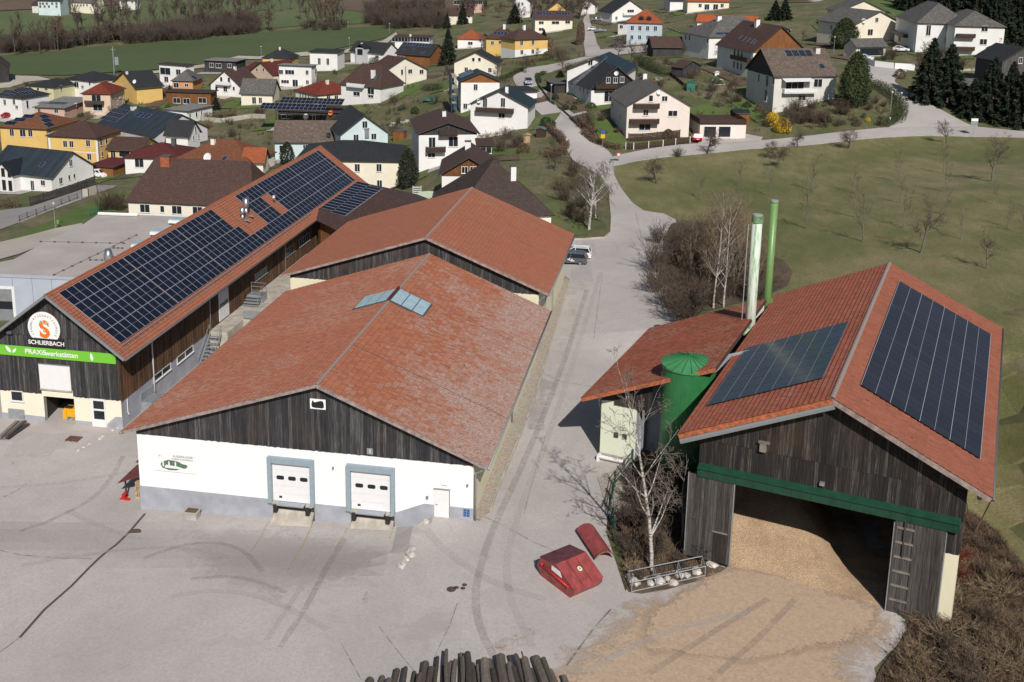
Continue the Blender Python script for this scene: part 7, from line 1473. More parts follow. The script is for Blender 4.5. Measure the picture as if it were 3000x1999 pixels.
def tree_mesh(kind,seed,name='branches'):
    b=Br(seed); Z0=Vector((0,0,-.3)); U=Vector((0,0,1))
    if kind=='young': b.go(Z0,U,6.2,.09,0,3,6,[13,5,3],.75,.6,.38,0,.25,.33,.05); return b.mesh(name,'bark_grey','twig_brown',.011)
    if kind=='orch': b.go(Z0,U,4.6,.13,0,3,5,[11,7,5],.95,.35,.52,0,.35,.38,.08); return b.mesh(name,'bark_grey','twig_brown',.012)
    if kind=='apple': b.go(Z0,U,3.4,.2,0,4,4,[9,6,5,3],1.05,.25,.68,0,.45,.5,.14); return b.mesh(name,'bark','twig_brown',.013,3)
    if kind=='round': b.go(Z0,U,7.5,.24,0,4,5,[12,6,5,3],.8,.45,.5,0,.35,.3,.1); return b.mesh(name,'bark','twig_brown',.018)
    if kind=='tall': b.go(Z0,U,13,.24,0,3,7,[22,6,4],.62,.7,.34,0,.2,.2,.05); return b.mesh(name,'twig_far','twig_far',.045)
    if kind=='wispy': b.go(Z0,U,10,.13,0,3,7,[20,8,4],.5,.8,.34,0,.2,.2,.07); return b.mesh(name,'bark_grey','twig_tan',.016,1)
    if kind=='broad': b.go(Z0,U,10,.35,0,4,5,[12,6,5,3],.75,.5,.5,0,.35,.28,.08); return b.mesh(name,'twig_far','twig_far',.045)
    if kind=='red': b.go(Z0,U,9,.3,0,4,5,[11,6,5,3],.8,.4,.48,0,.35,.28,.08); return b.mesh(name,'twig_far','twig_far_red',.05,1)
    if kind=='birch': b.go(Z0,U,12.2,.145,0,4,9,[18,6,4,2],.85,.55,.36,.35,.16,.2,.045); return b.mesh(name,'birch_bark','birch_twig',.012,2)
    if kind=='weep': b.go(Z0,U,9.5,.24,0,4,7,[16,8,5,3],.8,.2,.46,1.7,.25,.28,.06); return b.mesh(name,'birch_bark','birch_twig',.013,2)
    if kind=='bed': b.go(Z0,U,6.5,.12,0,4,5,[14,7,4,3],.95,.35,.5,.2,.3,.15,.1); return b.mesh(name,'bark_grey','birch_twig',.011,2)
    if kind in('bush','bushred','bushtan','bushlow','thicket'):
        R=b.r; n={'bush':26,'bushred':26,'bushtan':24,'bushlow':30,'thicket':34}[kind]; H_={'bush':1.7,'bushred':1.8,'bushtan':1.6,'bushlow':.9,'thicket':3.6}[kind]
        for k in range(n):
            a=R.uniform(0,6.283); rr=R.uniform(0,.45)*H_*.5; d=Vector((math.cos(a)*R.uniform(.1,.7),math.sin(a)*R.uniform(.1,.7),1)).normalized(); b.go(Vector((math.cos(a)*rr,math.sin(a)*rr,-.1)),d,H_*R.uniform(.6,1.1),.02 if kind!='thicket' else .035,0,2,3,[6,3],.6,.3,.5,0,.4,.2,.16)
        mt={'bush':'twig_brown','bushred':'twig_red','bushtan':'twig_tan','bushlow':'twig_brown','thicket':'twig_brown'}[kind]; return b.mesh(name,mt,mt,.013 if kind!='thicket' else .016)
    if kind=='scrub':
        R=b.r
        for k in range(11):
            a=R.uniform(0,6.283); d=Vector((math.cos(a)*.6,math.sin(a)*.6,1)).normalized(); b.go(Vector((math.cos(a)*.3,math.sin(a)*.3,-.1)),d,R.uniform(.7,1.5),.03,0,1,3,[5],.6,.3,.5,0,.4,.2,.16)
        return b.mesh(name,'twig_brown','twig_brown',.022)
    if kind=='brush':
        R=b.r
        for k in range(46):
            a=R.uniform(0,6.283); d=Vector((math.cos(a),math.sin(a),R.uniform(-.05,.5))).normalized(); b.go(Vector((R.uniform(-1,1),R.uniform(-1,1),R.uniform(.0,.5))),d,R.uniform(.9,2.4),.02,0,2,4,[5,2],.5,.0,.45,.3,.4,.1,.12)
        return b.mesh(name,'twig_tan','twig_brown',.016,2)
plain('birch_twig',(.19,.155,.125),.9,var=.25)
def leafmesh(name,mat,gen,n,size,seed,stretch=1.0):
    R=np.random.RandomState(seed); P=gen(R,n); k=len(P); nrm=R.normal(size=(k,3)); nrm/=np.linalg.norm(nrm,axis=1,keepdims=True); t=np.cross(nrm,R.normal(size=(k,3))); t/=np.linalg.norm(t,axis=1,keepdims=True); b_=np.cross(nrm,t); s=size*R.uniform(.6,1.3,size=(k,1))
    V=np.stack([P-t*s*stretch,P+t*s*stretch,P+b_*s],1).reshape(-1,3); F=np.arange(3*k).reshape(-1,3)
    return np_mesh(name,V,F,mat,R.rand(k))
def g_spruce(h,r,lean=0):
    def f(R,n):
        t=R.beta(1.0,1.5,n); lay=np.floor(t*22)/22+R.uniform(0,.02,n); rr=r*(1-lay)**.85*np.sqrt(R.uniform(.08,1,n)); a=R.uniform(0,6.283,n); arm=np.round(a/6.283*9+lay*7)/9*6.283; a=arm*.75+a*.25
        rr=rr*(1+.25*np.sin(a*3+lay*40)); return np.stack([np.cos(a)*rr,np.sin(a)*rr,h*(.06+.94*lay)-rr*.28],1)
    return f
def g_ell(rx,ry,h,p=2.0,z0=.0):
    def f(R,n):
        t=R.uniform(0,1,n); w=np.sin(np.pi*np.clip(t,.03,1)**.62)**.55; a=R.uniform(0,6.283,n); q=R.uniform(.55,1,n)**.5; lump=1+.13*np.sin(a*5+t*9)+.1*np.sin(a*9-t*21)
        return np.stack([np.cos(a)*rx*w*q*lump,np.sin(a)*ry*w*q*lump,z0+h*t],1)
    return f
def g_box(L,W_,H_):
    def f(R,n):
        p=np.stack([R.uniform(-L/2,L/2,n),R.uniform(-W_/2,W_/2,n),R.uniform(0,H_,n)],1); p[:,2]+=.1*np.sin(p[:,0]*3); return p
    return f
TM_={}
def tmesh(kind,var=0):
    k=(kind,var)
    if k in TM_: return TM_[k]
    if kind=='spruce': m=leafmesh('crown','needles',g_spruce(12,3.1),7500,.22,5+var,1.7)
    elif kind=='pine': m=leafmesh('crown','needles',g_spruce(11,4.2),6500,.26,9+var,1.5)
    elif kind=='thuja': m=leafmesh('crown','thuja',g_ell(2.6,2.6,8),9000,.17,21+var)
    elif kind=='thuja_slim': m=leafmesh('crown','thuja_dark',g_ell(1.7,1.7,7.5),6000,.16,31+var)
    elif kind=='column': m=leafmesh('crown','brown_leaf',g_ell(.9,.9,6),1600,.2,41+var)
    elif kind=='ball': m=leafmesh('crown','hedge_green',g_ell(1,1,1.5),900,.12,51+var)
    elif kind=='brownball': m=leafmesh('crown','brown_leaf',g_ell(1,1,1.5),900,.11,61+var)
    elif kind=='forsythia': m=leafmesh('crown','forsythia',g_ell(1.5,1.5,2.6),1500,.12,71+var)
    elif kind=='juniper': m=leafmesh('crown','juniper',g_ell(1.2,1.2,1.3),900,.14,81+var)
    else: m=tree_mesh(kind,100+var*7+len(kind))
    TM_[k]=m; return m
def put(kind,p,s=1.0,rot=None,label=None,group=None,name=None,cat=None,var=None,sz=None,trunk=None,tilt=None):
    var=random.randrange(3) if var is None else var; me=tmesh(kind,var); rot=random.uniform(0,6.28) if rot is None else rot
    leafy=kind in('spruce','pine','thuja','thuja_slim','column','ball','brownball','forsythia','juniper')
    nm=name or {'spruce':'spruce_tree','pine':'conifer_tree','thuja':'thuja_tree','thuja_slim':'thuja_tree','column':'columnar_tree','ball':'shrub','brownball':'shrub','forsythia':'flowering_shrub','juniper':'shrub','bush':'shrub','bushred':'shrub','bushtan':'shrub','bushlow':'shrub','thicket':'shrub','brush':'brushwood'}.get(kind,'bare_tree')
    S_=(s,s,sz or s)
    if leafy and kind in('spruce','pine','thuja','thuja_slim'):
        o=bpy.data.objects.new(nm,None); link(o); c=bpy.data.objects.new('crown',me); link(c); c.parent=o
        if ('trunk',kind) not in TM_:
            m=MB(); m.tube([Vector((0,0,-.6)),Vector((0,0,9 if kind!='thuja_slim' else 5))],[.2,.04],'bark',7); q=m.build('trunk',None); TM_[('trunk',kind)]=q.data; bpy.data.objects.remove(q)
        t=bpy.data.objects.new('trunk',TM_[('trunk',kind)]); link(t); t.parent=o
    else: o=bpy.data.objects.new(nm,me); link(o)
    o.location=p; o.rotation_euler=(0,0,rot) if not tilt else (tilt[0],tilt[1],rot); o.scale=S_
    tag(o,label,cat or ('tree' if 'tree' in nm else ('shrub' if 'shrub' in nm else 'brushwood')),group); return o
HT=dict(wispy=12,young=6.8,orch=6.4,apple=6.4,round=10.5,tall=15.5,broad=15,red=13,birch=14,weep=11,bed=8.5,bush=2.2,bushred=2.3,bushtan=2.1,bushlow=1.2,thicket=4.8,spruce=12,pine=11,thuja=8,thuja_slim=7.5,column=6,ball=1.5,brownball=1.5,forsythia=2.6,juniper=1.3)
def PT(kind,base,top=None,label='',group=None,f=1.0,**kw):
    g=G(*base)
    if top is not None:
        lo,hi=.2,40.0
        for _ in range(30):
            mz=(lo+hi)/2
            if proj(g+ZV*mz)[1]>top[1]: lo=mz
            else: hi=mz
        s=lo/HT[kind]*f
    else: s=f
    return put(kind,g,s,label=label,group=group,**kw)
og='young bare fruit trees in rows on the meadow'; ol='young bare fruit tree in the rows on the meadow'
for b,t in (((1316,560),(1310,340)),((1005,680),(990,430)),((1590,650),(1600,400)),((1885,915),(1890,540))): PT('young',k4(*b),k4(*t),ol,og,1.0)
for b,t in (((945,520),(950,270)),((565,620),(600,380)),((575,820),(610,480)),((645,1025),(650,630)),((960,700),(975,470)),((985,910),(990,590)),((1330,610),(1350,370)),((1350,810),(1370,590)),((1465,1005),(1490,740)),((1735,710),(1760,540)),((1860,905),(1860,660)),((220,600),(240,310)),((1275,300),(1275,220)),((1325,450),(1335,200)),((1660,360),(1660,250)),((1985,960),(1985,700))): PT('young',k5(*b),k5(*t),ol,og)
PT('orch',k5(1130,1120),k5(1150,620),'largest of the meadow fruit trees behind the barn roof, with dense twiggy crown'); PT('orch',k5(1685,1250),k5(1740,900),'low crooked fruit tree on the meadow nearest the right barn ridge'); PT('orch',k5(1725,520),k5(1720,90),'tall pale-trunked bare tree near the right edge of the meadow')
PT('apple',k4(635,540),k4(640,250),'old spreading apple tree standing alone at the left corner of the meadow'); PT('apple',k4(1065,290),k4(1090,5),'bare tree on the verge in front of the double garage'); PT('apple',k4(1600,320),k4(1560,110),'gnarled bare tree at the road edge below the yellow forsythia'); PT('apple',k4(1650,405),k4(1600,160),'bare tree just inside the meadow below the yellow forsythia'); PT('apple',k4(1810,240),k4(1830,50),'bare tree beside the road right of the yellow forsythia'); PT('apple',k5(530,245),k5(520,10),'wide bare tree on the meadow edge below the road bend'); PT('round',k5(1350,205),k5(1340,-60),'tall bare tree at the meadow edge below the side road',f=.9); PT('bush',k4(820,315),k4(820,215),'small thin bare tree on the verge by the wooden fence',name='bare_tree')
# thicket right of the road
tg='bare bushes of the thicket between road and meadow'; tl='bare brown bush in the thicket between road and meadow'
rs_=random.Random(5)
TP=[(1955,900),(1990,930),(2040,905),(2080,890),(2130,880),(2180,870),(2230,880),(1960,830),(2000,850),(2050,830),(2110,820),(2170,820),(2220,820),(1950,770),(1990,790),(2040,770),(2100,760),(2160,770),(2020,720),(2080,715),(2140,725),(2190,760),(1940,720),(1975,745),(2060,690),(2110,700),(2150,700),(2000,960),(1930,860),(1915,800)]
for k,(a,b) in enumerate(TP): PT('thicket',(a+rs_.uniform(-12,12),b+rs_.uniform(-8,8)),None,tl,tg,rs_.uniform(.65,1.0),var=k%3)
for a,b,t in ((2085,870,565),(2105,880,585),(2075,850,610),(2125,850,560),(2150,840,600),(2180,850,620),(2060,860,630),(2200,870,650),(2050,790,600),(2010,840,690),(1990,800,700),(2095,800,570),(2140,790,560),(2165,800,580),(2070,760,600),(2115,760,590),(2190,800,620),(2215,850,680),(2030,820,660),(2150,870,640)): PT('wispy',(a,b),(a,t),'slender tall bare tree rising out of the roadside thicket','slender trees rising from the thicket',1,sz=None)
PT('birch',(2120,900),(2115,575),'white-stemmed birch in the thicket left of the chimney stacks'); PT('birch',(2090,905),(2080,560),'second white-stemmed birch in the thicket, slightly further left')
# birches by the road
PT('weep',kH(1960,1490),kH(1990,780),'weeping birch with white trunk on the grass island beside the road',f=.95,var=1); PT('weep',(1745,640),(1760,455),'slimmer weeping birch leaning over the road',f=.85,var=2)
for a,b,kd,f in ((1690,560,'thicket',.8),(1655,590,'thicket',.8),(1705,610,'thicket',.7),(1680,520,'thicket',.8),(1720,560,'thicket',.7),(1670,640,'bush',1.2),(1740,600,'bush',1.2),(1640,560,'thicket',.6),(1700,655,'bush',1.0),(1625,500,'round',.5)): PT(kd,(a,b),None,'bare bush on the grass island below the weeping birches','bushes on the grass island',f)
# foreground birch and bed
put('birch',G(1908,1672),1.06,rot=1.2,label='white-barked birch growing between the green silo and the sliding barn door',var=1)
put('bed',G(1995,1600),1.0,label='multi-branched bare tree in the dark gap left of the barn',var=0)
for k,(a,b,kd,f) in enumerate(((1960,1560,'thicket',.6),(1880,1640,'bush',.9),(1850,1690,'bushtan',.7),(1930,1480,'thicket',.7),(2000,1500,'thicket',.7),(1870,1560,'bush',1.1),(1980,1420,'thicket',.7),(2050,1640,'bush',1.0),(1845,1650,'bush',.7),(1920,1620,'bush',1.0),(1990,1660,'bushlow',1),(1820,1600,'bushlow',1.1),(1835,1540,'bush',.9),(1860,1480,'bush',.9),(1900,1440,'thicket',.5),(1870,1700,'bushlow',.9),(2060,1560,'thicket',.6),(2010,1560,'thicket',.6),(2080,1500,'thicket',.7))): PT(kd,(a,b),None,'bare twiggy bush in the planting bed around the birch','bushes in the birch bed',f)
# brush bottom right
bgp='bare brush on the bank at the lower right corner'; bl='tangled bare brush on the bank at the lower right corner'
for a,b in [(x+rs_.uniform(-15,15),y+rs_.uniform(-12,12)) for x,y in ((2740,1830),(2790,1790),(2850,1760),(2900,1740),(2960,1760),(2760,1880),(2820,1850),(2880,1830),(2940,1830),(2990,1850),(2700,1920),(2760,1930),(2820,1920),(2880,1910),(2940,1920),(2990,1930),(2680,1970),(2740,1985),(2800,1980),(2860,1975),(2920,1985),(2980,1990),(2640,2000),(2870,1700),(2930,1690),(2850,2040),(2720,2040),(2950,2040))]: PT(rs_.choice(['brush','brush','brush','bushtan','bush']),(a,b),None,bl,bgp,rs_.uniform(.5,.85))
for a,b,f in ((2800,1670,.6),(2812,1700,.65),(2828,1650,.5)): PT('bushred',(a,b),None,'red-twigged dogwood bush at the right corner of the barn','red dogwood bushes',f)
for a,b,f in ((2800,1690,.7),(2760,1760,.8)): PT('bushtan',(a,b),None,'yellowish upright bush by the barn corner','yellow-twigged bushes by the barn',f)
for a,b in ((2850,1560),(2880,1620),(2920,1600),(2960,1660),(2840,1600),(2990,1700)): PT('bushlow',(a,b),None,bl,bgp,.9)
# conifers
def PW(kind,base,top,wpx,label,**kw):
    o=PT(kind,base,top,label,**kw); d=(o.location-CO).length; w=wpx*d/FPX; r0={'thuja':5.4,'thuja_slim':3.5,'spruce':6.6,'pine':8.6,'column':2,'ball':2.1,'brownball':2.1}[kind]; s=w/r0; o.scale=(s,s,o.scale[2]); return o
PW('thuja',kE(395,1215),kE(370,600),86,'huge dark green thuja beside the grey-brown roofed house'); PW('thuja',kE(285,560),kE(290,205),76,'dark green thuja in front of the cream gabled house')
PW('thuja_slim',kH(300,1095),kH(305,735),58,'dark conical thuja between the tall cream house and the brown-gabled one'); PW('thuja_slim',kG(1150,785),kG(1160,558),42,'small dark thuja in front of the pale blue barn wall')
for b,t,w,lb in (((1250,1180),(1240,430),120,'tall dark spruce below the slate-roofed apartments, left of the pair'),((1460,1200),(1430,500),130,'dark spruce below the slate-roofed apartments, right of the pair'),((1950,1380),(2000,650),120,'shaded spruce beside the side road junction'),((2160,1420),(2180,700),110,'spruce in the dark group behind the road sign'),((2330,1450),(2330,720),120,'spruce cut by the right edge above the road'),((1750,1350),(1780,900),90,'small spruce at the back of the dark group')): PW('spruce',kE(*b),kE(*t),w,lb)
for i in range(46):
    a=2800+rs_.uniform(-40,260); b=rs_.uniform(25,150); 
    if a<2870 and b>70: continue
    PT('spruce' if i%3 else 'pine',(a,b),None,'dark spruce in the wood on the hillside at the top right','spruces in the hillside wood',rs_.uniform(1.1,1.7))
for i in range(14): PT('spruce',(2640+i*14,22+rs_.uniform(-14,16)-i*.3),None,'dark spruce in the wood on the hillside at the top right','spruces in the hillside wood',rs_.uniform(.9,1.3))
for b,t,w,lb in ((kB(2060,640),kB(2060,270),58,'broad dark spruce behind the black-roofed cream house'),(kB(1965,270),kB(1965,108),26,'narrow spruce at the left of the upper group'),(kB(2050,280),kB(2050,128),28,'middle spruce of the upper group'),(kB(2205,240),kB(2215,25),36,'tallest spruce above the orange pyramid roof'),(kB(2150,235),kB(2150,80),26,'short spruce leaning against the tallest one'),(kC(985,450),kC(985,285),34,'spruce right of the yellow villa'),(kC(700,230),kC(705,40),50,'dark spruce in front of the upper bare trees'),(kC(1150,760),kC(1165,690),30,'small round conifer by the teal-roofed house'),(kA(1985,1010),kA(1985,890),34,'dark conifer below the timber pergola house'),(kA(1560,835),kA(1560,775),10,'small clipped cypress by the orange front'),(kD(1560,230),kD(1560,-20),50,'dark spruce at the top behind the orange roof'),(kD(1450,230),kD(1420,0),50,'second dark spruce at the top behind the orange roof')): PW('spruce',b,t,w,lb)
for x,y,t in ((1335,440,210),(1352,430,200),(1322,445,230),(1368,420,220)): PW('column',kC(x,y),kC(x,t),12,'tall golden-brown columnar hornbeam beside the lane',group='columnar hornbeams by the lane')
PT('forsythia',kD(1420,1440),kD(1420,1290),'yellow flowering forsythia above the road',var=0); PT('forsythia',kD(1540,1520),kD(1540,1355),'larger yellow forsythia bush beside the first',var=1); PT('forsythia',kE(560,1400),kE(540,1330),'dull orange-yellow shrub near the road bend',var=2,f=.7)
# hedges
def hedge(pts,W_,H_,mat,label,n=260,sz=.12):
    o=thing('hedge',G(*pts[0]),label,'hedge'); 
    for a,b in zip(pts[:-1],pts[1:]):
        p,q=G(*a),G(*b); d=q-p; L=d.length
        if L<.3: continue
        me=leafmesh('foliage',mat,g_box(L+.2,W_,H_),int(n*L),sz,int(L*97)); c=(p+q)/2; inst('foliage',me,o,Matrix.Translation(c)@Matrix.Rotation(math.atan2(d.y,d.x),4,'Z')@Matrix.Rotation(-math.atan2(d.z,math.hypot(d.x,d.y)),4,'Y'))
hedge([(1706,392),(1740,420),(1775,432),(1815,440)],1.2,1.3,'brown_leaf','brown leafless hedge along the road beside the pink house')
hedge([kH(1585,560),kH(1680,650),kH(1755,735),kH(1690,800),kH(1560,830)],1.3,1.5,'brown_leaf','clipped brown hedge curving round the garden at the junction')
hedge([kC(1330,1200),kC(1400,1280),kC(1480,1345)],1.0,1.4,'brown_leaf','dark clipped hedge on the slope below the chalet')
hedge([kB(1290,640),kB(1410,610),kB(1535,555)],1.6,2.2,'hedge_green','long green hedge behind the brown-roofed bungalow')
hedge([kC(1900,620),kC(2050,700),kC(2200,760)],2.6,2.2,'hedge_green','dense dark green hedge in the upper garden')
hedge([kC(560,800),kC(680,745),kC(780,700)],1.3,1.1,'hedge_green','low dark hedge beside the road bend')
hedge([kC(730,650),kC(1000,600),kC(1080,570)],1.2,1.2,'brown_leaf','reddish brown hedge below the yellow villa')
hedge([kE(600,980),kE(760,1060),kE(880,1160),kE(940,1290),kE(900,1400),kE(700,1460)],3.0,1.6,'hedge_green','thick green hedge filling the inside of the road bend')
hedge([kF(0,1010),kF(120,1015),kF(230,1010)],1.6,1.9,'brown_leaf','brown clipped hedge at the left edge by the grey fence')
hedge([kF(1290,640),kF(1470,600)],1.2,1.5,'brown_leaf','brown hedge behind the white van')
hedge([kA(720,1085),kA(880,1050)],1.2,1.2,'hedge_green','green hedge beside the salmon house')
hedge([kD(200,1560),kD(410,1530)],1.2,1.1,'hedge_green','low green hedge in front of the pink house',)
hedge([kB(1835,890),kB(2000,890)],2.4,1.8,'hedge_green','square green hedge below the spruce garden')
hedge([kC(940,820),kC(920,760),kC(1000,730)],1.2,.9,'hedge_green','low shrubs along the wall by the silver car')
hedge([kG(330,330),kG(650,300)],2.5,1.6,'brown_leaf','brown hedge beside the long white building')
for x,y in ((1085,985),(2230,2000),): pass
for (kk,x,y,f,kd,lb) in ((kC,1095,990,1.0,'ball','round clipped box bush on the lawn by the street lamp'),(kC,1010,1240,1.3,'ball','round green bush at the garden corner by the road'),(kD,300,1490,2.0,'ball','large rounded rhododendron in front of the pink house'),(k4,735,165,1.3,'brownball','brown ball-shaped bush behind the wooden fence'),(kE,925,900,1.4,'brownball','dark ball-shaped bush on the road island'),(kC,1450,1070,1.0,'juniper','juniper on the slope below the chalet'),(kC,1800,730,2.2,'juniper','spreading grey-green juniper behind the grey roof'),(kC,1330,1030,1.0,'juniper','pale juniper on the slope beside the white house'),(kC,1200,1080,.8,'ball','small green bush on the roadside slope'),(kC,1280,1090,.8,'ball','second small green bush on the roadside slope')): PT(kd,kk(x,y),None,lb,None,f)
# riverside trees and woods
rg='bare riverside trees beyond the green field'; rl='tall bare tree in the riverside belt beyond the green field'
def lerpx(P,t): 
    n=len(P)-1; i=min(n-1,int(t*n)); u=t*n-i; return (P[i][0]*(1-u)+P[i+1][0]*u,P[i][1]*(1-u)+P[i+1][1]*u)
l1=[(-20,160),(150,148),(320,125),(500,110),(640,100),(745,92)]; l2=[(220,95),(400,82),(560,62),(700,40),(780,30)]
for i in range(44):
    x,y=lerpx(l1,(i+rs_.random()*.8)/44); PT(rs_.choice(['tall','tall','broad']),(x,y+rs_.uniform(-10,3)),None,rl,rg,rs_.uniform(.45,.95))
for i in range(34):
    x,y=lerpx(l2,(i+rs_.random()*.8)/34); PT(rs_.choice(['tall','broad']),(x,y+rs_.uniform(-8,5)),None,rl,rg,rs_.uniform(.6,1.15))
for x,y,f in ((45,165,1.0),(115,160,.9),(170,150,.95),(60,120,.9),(230,92,.8),(290,96,1.1),(330,85,1.2),(375,80,1.1),(520,75,1.3),(560,85,1.0),(640,78,1.2),(690,55,1.0),(745,40,1.0),(880,60,1.3),(890,40,1.1),(825,35,1.2),(850,30,1.2),(1000,25,1.0)): PT('tall',(x,y),None,rl,rg,f)
for x,y,f in ((168,143,1.2),(788,88,.8),(965,70,1.2),(978,60,1.2)): PT('red',(x,y),None,'rounded reddish-brown bare tree at the edge of the riverside belt','reddish riverside trees',f)
for x,y in ((930,88),(945,86),(960,87),(985,88),(905,85),(995,86),(800,95),(975,80),(940,75)): PT('tall',(x,y),None,'bare tree in the clump at the far edge of the green field','trees in the field-edge clump',1.15)
def stuffwood(name,label,pts,kind,mat_s):
    V=[];F=[];base=0; me0=[tmesh(kind,v) for v in range(3)]; arrs=[]
    for m_ in me0:
        a=np.empty(len(m_.vertices)*3,dtype=np.float32); m_.vertices.foreach_get('co',a); f=np.empty(len(m_.loops),dtype=np.int32); m_.loops.foreach_get('vertex_index',f); arrs.append((a.reshape(-1,3),f.reshape(-1,4)))
    for k,(x,y,s) in enumerate(pts):
        g=G(x,y); a,f=arrs[k%3]; th=rs_.uniform(0,6.28); c,s_=math.cos(th),math.sin(th); R=np.array([[c,-s_,0],[s_,c,0],[0,0,1]]); V.append(a@R.T*s+np.array(g)); F.append(f+base); base+=len(a)
    me=np_mesh(name,np.concatenate(V),np.concatenate(F),mat_s,smooth=True); o=link(bpy.data.objects.new(name,me)); tag(o,label,'undergrowth',None,'stuff')
stuffwood('riverside_scrub','dense leafless scrub beneath the riverside trees',[(*[a+b for a,b in zip(lerpx(l1,i/110),(rs_.uniform(-4,4),rs_.uniform(-12,2)))],rs_.uniform(1.0,1.9)) for i in range(110)]+[(*[a+b for a,b in zip(lerpx([(380,128),(560,118),(740,98),(740,84),(520,96)],i/70),(rs_.uniform(-6,6),rs_.uniform(-10,3)))],rs_.uniform(1.2,2.2)) for i in range(70)],'thicket','twig_far')
stuffwood('far_scrub','leafless brown scrub wood at the upper centre beyond the field',[(rs_.uniform(1075,1300),rs_.uniform(30,86),rs_.uniform(1.2,2.0)) for i in range(90)]+[(rs_.uniform(890,1010),rs_.uniform(78,92),rs_.uniform(.8,1.3)) for i in range(14)],'thicket','twig_far')
for i in range(26): PT('broad' if i%2 else 'tall',(rs_.uniform(1080,1300),rs_.uniform(28,80)),None,'bare tree in the wood at the upper centre beyond the field','bare trees of the upper centre wood',rs_.uniform(.5,.9))
for i in range(44):
    x,y=rs_.uniform(1340,1720),rs_.uniform(14,72); PT('broad' if i%2 else 'round',(x,y),None,'bare tree among the houses at the top of the village','bare trees at the top of the village',rs_.uniform(.5,.85) if i%2 else rs_.uniform(.7,1.1))
for x,y,t in ((1650,215,150),(1600,190,160),(1410,160,95),(1460,158,100),(1540,215,150),(1810,175,90),(1850,180,110),(2105,178,130),(1950,160,95),(2000,170,120),(2145,290,225),(1880,165,120),(1960,70,25),(2040,80,30),(2030,150,110),(2350,130,80),(2700,215,110),(2310,395,310),(2380,380,330),(2420,370,320)): PT('round',(x,y),(x,t),'leafless garden tree among the village houses','leafless garden trees in the village')
PT('round',kD(955,1140),kD(950,860),'wide twiggy garden tree below the timber chalet'); PT('round',kB(2010,800),kB(2030,600),'gnarled pale bare tree left of the black-roofed cream house'); PT('weep',kB(1190,1000),kB(1200,810),'yellowish weeping willow beside the timber solar house',f=.8)
PT('thicket',kC(1150,600),kC(1150,420),'rounded pinkish-brown bare tree right of the yellow villa',name='bare_tree',cat='tree'); PT('red',kC(1060,590),kC(1060,380),'reddish-brown leafless tree by the lower lane'); PT('thicket',kF(1300,1040),kF(1300,760),'many-stemmed bare shrub behind the flat hall'); PT('thicket',kF(1200,1050),kF(1220,820),'loose bare shrub near the green railing'); PT('thicket',kF(1360,1050),kF(1360,800),'dense bare shrub against the long brown-roofed building')
# scattered garden shrubs, kept off houses and roads
ROADS=[]
for o in bpy.data.objects:
    if o.type=='MESH' and (o.name.startswith('road') or o.name.startswith('yard') or o.name.startswith('street') or o.name.startswith('driveway') or o.name.startswith('footpath') or o.name.startswith('meadow')):
        me=o.data; ROADS.append(BVHTree.FromPolygons([v.co.copy() for v in me.vertices],[tuple(p.vertices) for p in me.polygons]))
def blocked(g,mg=.8):
    for h_ in HOUSES.values():
        q=g-h_['a']; s=q.dot(h_['x']); t=q.dot(h_['y'])
        if -mg<s<h_['wd']+mg and -mg<t<h_['dp']+mg: return True
    for r_ in ROADS:
        if r_.ray_cast(Vector((g.x,g.y,g.z+30)),Vector((0,0,-1)))[0] is not None: return True
    return False
cnt=0; tries=0
reg=[(0,250),(700,190),(1000,170),(1350,110),(1800,110),(2250,140),(2480,210),(2620,330),(2500,370),(2100,400),(1750,400),(1640,480),(1500,450),(1250,440),(950,420),(800,430),(560,400),(480,330),(300,480),(60,520),(0,440)]
while cnt<180 and tries<3000:
    tries+=1; x,y=rs_.uniform(0,2620),rs_.uniform(110,520)
    if not in_poly(x,y,reg): continue
    g=G(x,y)
    if blocked(g): continue
    kd=rs_.choice(['bush','bush','thicket','brownball','ball','juniper','bushtan','bush','thicket','bushlow','round']); f={'thicket':rs_.uniform(.45,.75),'round':rs_.uniform(.3,.5)}.get(kd,rs_.uniform(.7,1.3))
    gr_,lb={'ball':('small green shrubs in the village gardens','small green shrub in a village garden'),'juniper':('grey-green junipers in the village gardens','grey-green juniper in a village garden'),'brownball':('brown shrubs in the village gardens','small brown shrub in a village garden'),'round':('small bare trees in the village gardens','small bare tree in a village garden')}.get(kd,('bare twiggy shrubs in the village gardens','bare twiggy shrub in a village garden'))
    put(kd,g,f,label=lb,group=gr_); cnt+=1
sc_=[]
while len(sc_)<520:
    x,y=rs_.uniform(0,2640),rs_.uniform(110,520)
    if not in_poly(x,y,reg): continue
    g=G(x,y)
    if blocked(g,.15): continue
    sc_.append((x,y,rs_.uniform(.5,1.25)))
stuffwood('garden_scrub','low leafless undergrowth scattered through the village gardens',sc_,'scrub','twig_brown')
k_=0
